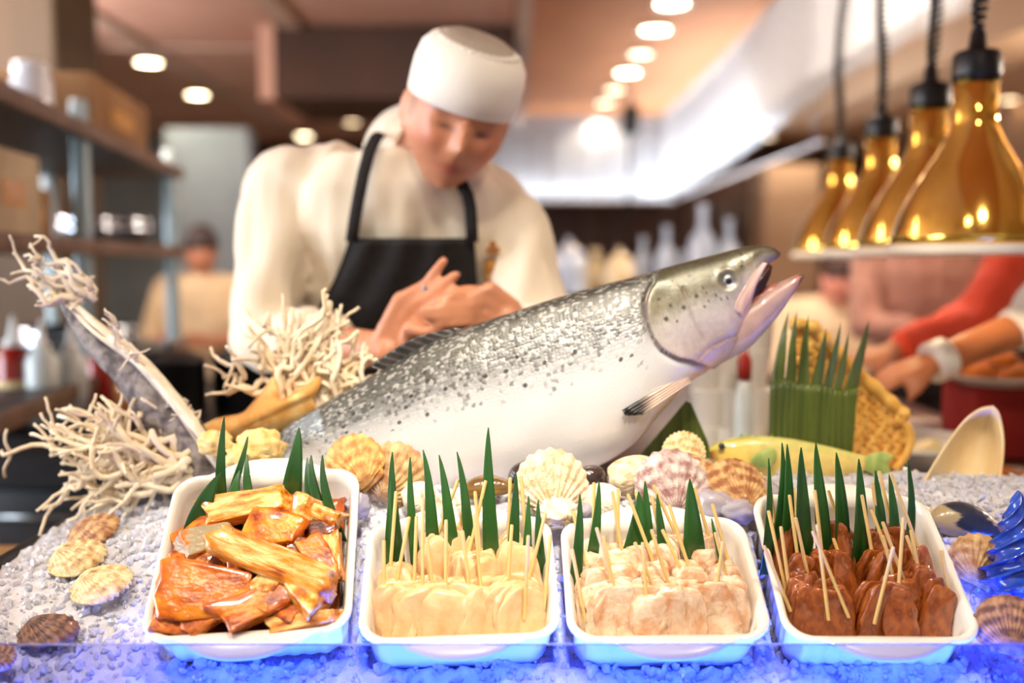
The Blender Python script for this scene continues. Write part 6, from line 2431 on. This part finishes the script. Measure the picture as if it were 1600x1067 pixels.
def shell_mat(name, c1, c2, bands=0., radial=False, scale=14., lo=.35, hi=.65, c3=None, rough=.5):
    """colour bands that follow the growth lines (distance from the hinge) plus blotches"""
    m = bpy.data.materials.new(name)
    m.use_nodes = True
    nt = m.node_tree
    L = nt.links
    b = nt.nodes['Principled BSDF']
    b.inputs['Roughness'].default_value = rough
    b.inputs['Coat Weight'].default_value = .15
    tc = nt.nodes.new('ShaderNodeTexCoord')
    no = nt.nodes.new('ShaderNodeTexNoise')
    no.inputs['Scale'].default_value = scale / 5
    no.inputs['Detail'].default_value = 4
    L.new(tc.outputs['Object'], no.inputs['Vector'])
    ln = nt.nodes.new('ShaderNodeVectorMath')
    ln.operation = 'LENGTH'
    L.new(tc.outputs['Object'], ln.inputs[0])
    sn = nt.nodes.new('ShaderNodeMath')
    sn.operation = 'SINE'
    mu = nt.nodes.new('ShaderNodeMath')
    mu.operation = 'MULTIPLY'
    mu.inputs[1].default_value = 17
    L.new(ln.outputs['Value'], mu.inputs[0])
    L.new(mu.outputs[0], sn.inputs[0])
    mm = nt.nodes.new('ShaderNodeMath')
    mm.operation = 'MULTIPLY_ADD'
    mm.inputs[1].default_value = bands
    L.new(sn.outputs[0], mm.inputs[0])
    L.new(no.outputs['Fac'], mm.inputs[2])
    r = nt.nodes.new('ShaderNodeValToRGB')
    r.color_ramp.elements[0].position = lo
    r.color_ramp.elements[0].color = (*lin(c1), 1)
    r.color_ramp.elements[1].position = hi
    r.color_ramp.elements[1].color = (*lin(c2), 1)
    if c3:
        e = r.color_ramp.elements.new(min(.99, hi + .15))
        e.color = (*lin(c3), 1)
    L.new(mm.outputs[0], r.inputs[0])
    L.new(r.outputs[0], b.inputs['Base Color'])
    n2 = nt.nodes.new('ShaderNodeTexNoise')
    n2.inputs['Scale'].default_value = 22
    L.new(tc.outputs['Object'], n2.inputs['Vector'])
    bp = nt.nodes.new('ShaderNodeBump')
    bp.inputs['Strength'].default_value = .35
    bp.inputs['Distance'].default_value = .03
    L.new(n2.outputs['Fac'], bp.inputs['Height'])
    L.new(bp.outputs[0], b.inputs['Normal'])
    return m


SM = {
    'orange': shell_mat('orange_tan_shell', (232, 184, 108), (190, 122, 58), .10),
    'tan': shell_mat('tan_rayed_shell', (226, 192, 138), (176, 126, 76), .06),
    'cream': shell_mat('cream_beaded_shell', (240, 222, 188), (208, 166, 118), .05, lo=.4, hi=.7),
    'white': shell_mat('chalk_white_shell', (246, 236, 216), (226, 206, 172), .03, lo=.4, hi=.75),
    'purple': shell_mat('mauve_grey_shell', (226, 206, 196), (146, 104, 96), .08, lo=.36, hi=.66),
    'brown': shell_mat('brown_spotted_shell', (222, 180, 120), (150, 92, 50), .08, lo=.36, hi=.62),
    'choc': shell_mat('chocolate_striped_shell', (150, 106, 76), (84, 52, 38), .12),
    'pale': shell_mat('pale_yellow_spotted_shell', (240, 220, 166), (206, 164, 104), .06, lo=.42, hi=.62, c3=(120, 78, 46)),
    'plum': shell_mat('plum_brown_shell', (186, 140, 110), (104, 66, 66), .12, lo=.34, hi=.66),
}
SHM = {'rib': shell_mesh(14, .36, .0, .012, .035, 1), 'ripple': shell_mesh(15, .42, .022, .008, .026, 2), 'bead': shell_mesh(15, .36, .0, .034, .034, 3), 'smooth': shell_mesh(9, .46, .010, .0, .006, 4, False), 'fine': shell_mesh(22, .34, .010, .010, .018, 5)}


def shell(px, py, Y, dpx, hinge_deg, tilt, yaw, me, mk, label, squash=1.0, flip=False):
    """px, py: picture position of the shell's centre; hinge_deg: direction from centre to the hinge in the picture (0 right, 90 down)"""
    s = dpx / FPX * Y / 2.0
    a = math.radians(hinge_deg)
    # fan direction (away from the hinge) in the x-z plane, then tilted back/forward
    fan = Vector((-math.cos(a), 0, math.sin(a)))
    nrm = Vector((0, -1, 0))
    side = fan.cross(nrm)
    R = Matrix((side, fan, nrm)).transposed()
    Rt = Matrix.Rotation(math.radians(tilt), 3, 'X') @ Matrix.Rotation(math.radians(yaw), 3, 'Z')
    R = Rt @ R
    if R.determinant() < 0:
        R = R @ Matrix.Diagonal((-1, 1, 1))
    m = SHM[me]
    if m.users and m.materials and m.materials[0] != SM[mk]:
        m = m.copy()
        m.materials.clear()
    o = mesh_obj('scallop_shell' if me != 'smooth' else 'clam_shell', m, SM[mk])
    c = P(px, py, Y)
    o.matrix_world = Matrix.Translation(c - R @ Vector((0, 1.0 * s, .12 * s))) @ R.to_4x4() @ Matrix.Diagonal((s * squash, s, s, 1))
    tag(o, label, 'shell', 'sea shells on the ice')
    return o


def ice_Y(px, py):
    d = ray(px, py)
    Y = .97
    while Y < 1.45:
        if CZ + d.z / d.y * Y < ice_z(d.x / d.y * Y, Y) + .006:
            break
        Y += .002
    return Y


# the shells in front of the salmon
shell(549, 724, 1.185, 92, 48, -14, -12, 'ripple', 'orange', 'orange-tan rippled scallop right behind the fish chunk dish')
shell(618, 738, 1.195, 96, 118, -12, 8, 'rib', 'tan', 'tan rayed scallop with its hinge pointing down left')
shell(655, 776, 1.172, 56, 150, -20, 10, 'smooth', 'white', 'smooth white clam behind the pale chicken dish leaves', .8)
shell(862, 752, 1.175, 104, 88, -10, 4, 'bead', 'cream', 'round cream beaded scallop standing between the two middle dishes')
shell(938, 780, 1.178, 66, 20, -25, -15, 'smooth', 'white', 'white clam at the left back corner of the skin-on chicken dish', .75)
shell(992, 742, 1.205, 92, 160, -20, 10, 'smooth', 'cream', 'large cream clam leaning beside the mauve scallop', .62)
shell(1048, 752, 1.175, 104, 82, -16, -6, 'rib', 'purple', 'mauve-grey ribbed scallop behind the skin-on chicken dish')
shell(1069, 704, 1.235, 62, 90, -10, 0, 'fine', 'pale', 'small tan scallop top showing above the mauve scallop')
shell(1150, 757, 1.185, 100, 84, -42, 4, 'fine', 'brown', 'brown spotted scallop lying flat left of the brown skewers')
shell(1092, 728, 1.215, 74, 30, -55, 10, 'smooth', 'brown', 'brown clam edge between mauve and brown spotted scallops', .5)
# left, lying on the ice
for px, py, d_, h_, ti, ya, me_, mk_, lab_, sq_ in (
        (146, 826, 84, 200, -62, -14, 'fine', 'brown', 'pale brown scallop highest on the left ice slope', .85),
        (122, 868, 92, 196, -64, -8, 'ripple', 'pale', 'pale scallop with dark ripples, second highest on the left slope', .8),
        (160, 908, 100, 200, -66, -10, 'fine', 'pale', 'pale yellow spotted scallop nearest the fish chunk dish', .8),
        (76, 984, 104, 206, -70, -8, 'rib', 'choc', 'dark brown ribbed scallop lowest on the left ice', .7),
        (8, 1030, 50, 206, -52, -12, 'rib', 'brown', 'tip of a brown scallop at the lower left frame edge', .7)):
    shell(px, py, ice_Y(px, py + 10) - .012, d_, h_, ti, ya, me_, mk_, lab_, sq_)
# right side
shell(1532, 872, 1.10, 82, 120, -30, -8, 'rib', 'tan', 'tan ribbed scallop between blue conch and brown skewer dish')
shell(1578, 975, 1.0, 96, 100, -30, -14, 'fine', 'plum', 'plum brown scallop below the blue conch at right edge')


# mussels and stones
def mussel(px, py, Y, L_px, W_px, ang, m, label, tilt=-30, name='mussel_shell'):
    s = FPX / Y
    mb = MB()
    rings = []
    n = 26
    for i in range(n + 1):
        t = i / n
        w = math.sin(PI * min(1, t ** .72)) ** .75 * .5 * W_px / s if 0 < t < 1 else .0004
        cx = (t - .5) * L_px / s
        ring = []
        for k in range(24):
            a = 2 * PI * k / 24
            ring.append(Vector((cx, (w * math.sin(a) * .75) * (1 + .03 * math.sin(t * 60)), w * math.cos(a) + .15 * W_px / s * math.sin(PI * t))))
        rings.append(ring)
    mb.loft(rings)
    R = Matrix.Rotation(math.radians(-ang), 3, 'Y') @ Matrix.Rotation(math.radians(tilt), 3, 'X')
    c = P(px, py, Y)
    mb.v = [tuple(c + R @ Vector(v)) for v in mb.v]
    o = mb.build(name, m)
    tag(o, label, 'shell', 'mussels on the ice')
    return o


M['mussel_brown'] = mat('golden_brown_mussel', (96, 70, 34), .25, col2=(168, 128, 66), scale=60, stretch=(.2, 1, 1), coat=.6)
M['mussel_dark'] = mat('dark_brown_mussel', (46, 34, 34), .22, col2=(74, 56, 50), scale=50, stretch=(.2, 1, 1), coat=.7)
M['mussel_blue'] = mat('blue_black_striped_mussel', (40, 48, 66), .3, col2=(176, 158, 118), scale=26, stretch=(.15, 1, 3.0), coat=.5, kind='wave', lo=.55, hi=.75)
mussel(766, 766, 1.19, 92, 40, 4, M['mussel_brown'], 'golden brown mussel behind the tall leaf of the pale chicken dish')
mussel(818, 742, 1.205, 60, 36, 55, M['mussel_dark'], 'dark mussel peeking out left of the cream beaded scallop')
mussel(928, 756, 1.20, 64, 44, -50, M['mussel_dark'], 'dark brown mussel peeking out right of the cream beaded scallop')
mussel(1518, 826, 1.16, 140, 62, -16, M['mussel_blue'], 'large blue-black mussel with cream growth lines below the tall shell')


# lumpy corals and pebbles
def lumpy(px, py, Y, w, h, seed, m, label, name='coral_lump', cat='coral', amp=.35, dpt=.8, freq=2.2):
    s = Y / FPX
    mb = MB()
    rings = []
    n, k2 = 30, 22
    for i in range(k2 + 1):
        ph = PI * (i + .1) / (k2 + .2) - PI / 2
        ring = []
        for k in range(n):
            a = 2 * PI * k / n
            d = Vector((math.cos(ph) * math.cos(a), math.cos(ph) * math.sin(a), math.sin(ph)))
            f = 1 + amp * noise.noise(d * freq + Vector((seed, 0, 0))) + amp * .4 * noise.noise(d * freq * 3 + Vector((0, seed, 0)))
            ring.append(P(px, py, Y) + Vector((d.x * w * s / 2 * f, d.y * w * s / 2 * dpt * f, d.z * h * s / 2 * f)))
        rings.append(ring)
    o = mb.loft(rings).build(name, m)
    tag(o, label, cat)
    return o


M['coral_cream'] = mat('cream_lumpy_coral', (240, 214, 150), .7, col2=(222, 182, 104), scale=60, bump=.9, bscale=130, bdist=.004)
M['coral_white'] = mat('white_pitted_coral', (238, 226, 202), .75, col2=(206, 184, 152), scale=70, lo=.45, hi=.65, bump=.9, bscale=120, bdist=.004)
lumpy(404, 700, 1.25, 78, 56, 3, M['coral_cream'], 'cream lumpy coral behind the leaves of the fish chunk dish')
lumpy(372, 716, 1.235, 40, 40, 9, M['coral_cream'], 'smaller cream coral knob left of the lumpy coral')
lumpy(336, 692, 1.27, 52, 40, 14, M['coral_cream'], 'cream coral knob next to the foot of the driftwood')
lumpy(872, 800, 1.135, 66, 44, 5, M['coral_white'], 'white pitted coral lump at the foot of the cream beaded scallop', amp=.3, freq=3)
lumpy(700, 788, 1.165, 46, 34, 7, M['coral_white'], 'white coral bit behind the pale chicken dish')
lumpy(1446, 800, 1.175, 24, 18, 2, M['coral_white'], 'small white pebble at the foot of the tall cream shell', 'pebble', 'pebble', .2)
lumpy(1480, 796, 1.175, 20, 16, 4, M['coral_white'], 'tiny cream pebble left of the mussel lines', 'pebble', 'pebble', .2)
# large clear ice lumps between the shells
M['ice_lump'] = mat('cloudy_ice_lump', (226, 220, 230), .14, col2=(206, 200, 216), scale=20, trans=.5, ior=1.31, bump=.3, bscale=60, coat=.5)
for i, (px, py, Y, w, h) in enumerate(((1112, 792, 1.17, 74, 56), (1150, 800, 1.16, 60, 44), (905, 800, 1.165, 40, 30), (560, 790, 1.16, 40, 40), (1196, 770, 1.2, 50, 40), (800, 800, 1.16, 60, 30))):
    lumpy(px, py, Y, w, h, 30 + i, M['ice_lump'], ['cloudy ice lump beside the brown spotted scallop', 'cloudy ice lump at the left rear of the brown skewer dish', 'ice lump between white clam and coral lump', 'ice lump in the gap right of the fish chunk dish', 'ice lump under the yellow fish', 'ice lump left of the white coral lump'][i], 'ice_lump', 'ice', .25)

# tall cream half shell, hollow towards the camera
M['tall_shell'] = mat('creamy_nacre_shell', (244, 222, 172), .35, col2=(230, 194, 134), scale=18, stretch=(1, 1, .3), coat=.4)
ts = [(1552, 633), (1563, 648), (1570, 690), (1566, 740), (1556, 800), (1530, 818), (1490, 806), (1445, 786), (1434, 772), (1450, 738), (1476, 696), (1504, 658), (1530, 638)]
ts = catmull(np.array(ts + [ts[0]], float), 80)[:-1]
tm = ts.mean(0)
rings = []
# outer back, rim, hollow front
for sc, dy in ((.02, .050), (.35, .048), (.65, .038), (.86, .022), (.97, .004), (1.0, -.004), (.985, -.008), (.93, -.0075), (.87, -.002), (.78, .010), (.55, .024), (.28, .031), (.02, .033)):
    rings.append([P(x, y, 1.30 + dy + (y - tm[1]) * -.00025) for x, y in (ts - tm) * sc + tm])
tso = MB().loft(rings).build('half_shell', M['tall_shell'])
tag(tso, 'tall pointed cream half shell standing hollow side forward at right', 'shell')

# deep blue conch
M['conch'] = mat('deep_blue_glazed_conch', (40, 84, 190), .18, col2=(24, 50, 140), scale=40, coat=.8, bump=.2, bscale=120)
cn = MB()
rings = []
cc_ = P(1592, 925, 1.065)
up = Vector((-.02, .05, 1)).normalized()
xx = up.orthogonal().normalized()
yy_ = up.cross(xx)
nr = 80
for i in range(nr + 1):
    t = i / nr
    z = t * .118
    base = .036 * (1 - t) ** .8 * (1 if t > .12 else .55 + .45 * (t / .12)) + .0006
    ring = []
    for k in range(56):
        a = 2 * PI * k / 56
        wh = math.sin(2 * PI * (t * 4.2) + a)
        kn = max(0, math.cos(a * 6 - t * 46)) ** 3
        r = base * (1 + .10 * wh + .34 * kn)
        ring.append(cc_ + up * (z - .006) + xx * (r * math.cos(a)) + yy_ * (r * math.sin(a)))
    rings.append(ring)
cno = cn.loft(rings).build('conch_shell', M['conch'])
tag(cno, 'deep blue knobbly conch shell at the right frame edge', 'shell')

# ================================================================== LEAF COMB, LEAF WEDGE, WOVEN BASKET
M['banana'] = mat('olive_banana_leaf', (100, 116, 44), .4, col2=(76, 92, 32), scale=60, stretch=(2.5, 1, .06), coat=.25, bump=.35, bscale=160, bdist=.001)
YL = 1.36
tips = [(1233, 484), (1246, 484), (1264, 490), (1291, 512), (1314, 502), (1326, 516), (1358, 497)]
val = [(1226, 590), (1244, 598), (1265, 601), (1285, 601), (1301, 607), (1316, 611)]
root_x = [1203, 1226, 1244, 1265, 1285, 1301, 1316, 1341]
lc = thing('leaf_comb', 'green banana leaf cut into a comb of pointed teeth behind the skewers', 'leaf', P(1268, 730, YL))
bl = MB()
vs, fs = [], []
nx_, nz_ = 57, 10
for lay in (0, .0016):
    for j in range(nz_):
        t = j / (nz_ - 1)
        for i in range(nx_):
            u = i / (nx_ - 1)
            topx = np.interp(u, np.linspace(0, 1, 8), root_x)
            topy = np.interp(u, np.linspace(0, 1, 8), [596, 590, 598, 601, 601, 607, 611, 604])
            bx_ = 1200 + 130 * u
            x, y = bx_ * (1 - t) + topx * t, 730 * (1 - t) + topy * t
            vs.append(P(x, y, YL + lay + .0012 * math.sin(u * 2 * PI * 14) + .02 * (u - .5) ** 2 * 4))
n1 = nx_ * nz_
for j in range(nz_ - 1):
    for i in range(nx_ - 1):
        a = j * nx_ + i
        fs += [(a, a + 1, a + nx_ + 1, a + nx_), (n1 + a, n1 + a + nx_, n1 + a + nx_ + 1, n1 + a + 1)]
for j in range(nz_ - 1):
    for a in (j * nx_, j * nx_ + nx_ - 1):
        fs.append((a, a + nx_, n1 + a + nx_, n1 + a))
for i in range(nx_ - 1):
    for a in (i, (nz_ - 1) * nx_ + i):
        fs.append((a, a + 1, n1 + a + 1, n1 + a))
bl.add(vs, fs).build('leaf_blade', M['banana'], lc)
ry = [596, 590, 598, 601, 601, 607, 611, 604]
for k, (tx, ty) in enumerate(tips):
    a0, a1 = (root_x[k], ry[k]), (root_x[k + 1], ry[k + 1])
    vs, fs = [], []
    n = 12
    for lay in (0, .0016):
        for j in range(n + 1):
            t = j / n
            bend = -6 * math.sin(PI * t) * (1 if k < 3 else -.5)
            for i in range(4):
                u = i / 3
                w = (1 - t ** 1.5)
                bx_, by_ = a0[0] * (1 - u) + a1[0] * u, a0[1] * (1 - u) + a1[1] * u + 3
                mx_, my_ = (a0[0] + a1[0]) / 2, (a0[1] + a1[1]) / 2 + 3
                x = mx_ + (tx - mx_) * t + (bx_ - mx_) * w * (.92 + .0) + bend * t * 0.6
                y = my_ + (ty - my_) * t + (by_ - my_) * w
                uu_ = (k + u) / 7
                vs.append(P(x, y, YL + lay + .02 * (uu_ - .5) ** 2 * 4 + .0018 * (1 if 0 < i < 3 else 0) - .008 * t * t))
    n1 = 4 * (n + 1)
    for j in range(n):
        for i in range(3):
            a = j * 4 + i
            fs += [(a, a + 1, a + 5, a + 4), (n1 + a, n1 + a + 4, n1 + a + 5, n1 + a + 1)]
        fs += [(j * 4, j * 4 + 4, n1 + j * 4 + 4, n1 + j * 4), (j * 4 + 3, n1 + j * 4 + 3, n1 + j * 4 + 7, j * 4 + 7)]
    MB().add(vs, fs).build('leaf_tooth', M['banana'], lc)
# folded leaf wedge under the salmon's throat
wd_ = MB()
wp = [(990, 722), (1030, 676), (1072, 626), (1080, 630), (1106, 690), (1112, 716)]
wd_.loft([[P(x, y, 1.335 + (1112 - x) * .0002) for x, y in wp], [P(x, y, 1.339 + (1112 - x) * .0002) for x, y in wp]])
wo = wd_.build('leaf_wedge', M['banana'], smooth=False)
tag(wo, "triangular green leaf piece standing under the salmon's throat", 'leaf')

# woven bamboo basket leaning behind the leaf comb
M['bamboo'] = mat('golden_bamboo_strip', (240, 190, 92), .45, col2=(214, 150, 58), scale=40, stretch=(1, 1, .2), rand=True, coat=.3)
bk = thing('woven_basket', 'golden woven bamboo basket leaning behind the leaf comb', 'basket', P(1340, 730, 1.46))
o0 = P(1258, 560, 1.445)
uvec = P(1372, 690, 1.475) - P(1262, 545, 1.445)            # down the sloping rim
vvec = P(1262, 700, 1.44) - P(1262, 545, 1.445)


def bpt(px, py, off=0.):
    # shallow bowl: deepest at its middle
    cx_, cy_ = 1320, 640
    r2 = ((px - cx_) / 100) ** 2 + ((py - cy_) / 110) ** 2
    return P(px, py, 1.452 + .02 * max(0, 1 - r2) + off)


def inside(px, py):
    # outline of the basket in the picture
    if py > 735 or px < 1240 or px > 1424:
        return False
    rimy = np.interp(px, [1240, 1268, 1300, 1330, 1365, 1400, 1416, 1424], [500, 510, 540, 570, 602, 634, 652, 690])
    lowx = np.interp(py, [640, 690, 735], [1424, 1424, 1398])
    return py > rimy and px < lowx


sdir = (.80, .60)
tdir = (-.60, .80)
for fam, (dv, nv, sgn) in enumerate(((sdir, tdir, 1), (tdir, sdir, -1))):
    for q in range(-14, 18):
        runs, cur = [], []
        for st_ in range(-150, 190, 4):
            px, py = 1320 + nv[0] * q * 13 + dv[0] * st_, 620 + nv[1] * q * 13 + dv[1] * st_
            if inside(px, py):
                wv = .0010 * math.sin((st_ / 13.0) * PI + (q % 2) * PI + fam * PI)
                cur.append(bpt(px, py, wv))
            else:
                if len(cur) > 2:
                    runs.append(cur)
                cur = []
        if len(cur) > 2:
            runs.append(cur)
        for r in runs[:1]:
            MB().tube(r, .0064, 6, flat=.12, flatdir=(0, 1, 0)).build('bamboo_strip', M['bamboo'], bk)
rimp = [(1236, 506), (1266, 508), (1282, 520), (1300, 540), (1330, 570), (1365, 602), (1398, 632), (1412, 646), (1408, 656), (1398, 654)]
rp = catmull(np.array(rimp, float), 60)
MB().tube([bpt(x, y, -.004 + .0) for x, y in rp], [.0085 + .0016 * math.sin(i * .9) for i in range(60)], 12).build('rolled_rim', M['bamboo'], bk)
MB().tube([bpt(x, y, -.002) for x, y in catmull(np.array([(1404, 650), (1420, 672), (1422, 695), (1412, 715), (1398, 735)], float), 24)], .0062, 10).build('rim_end', M['bamboo'], bk)
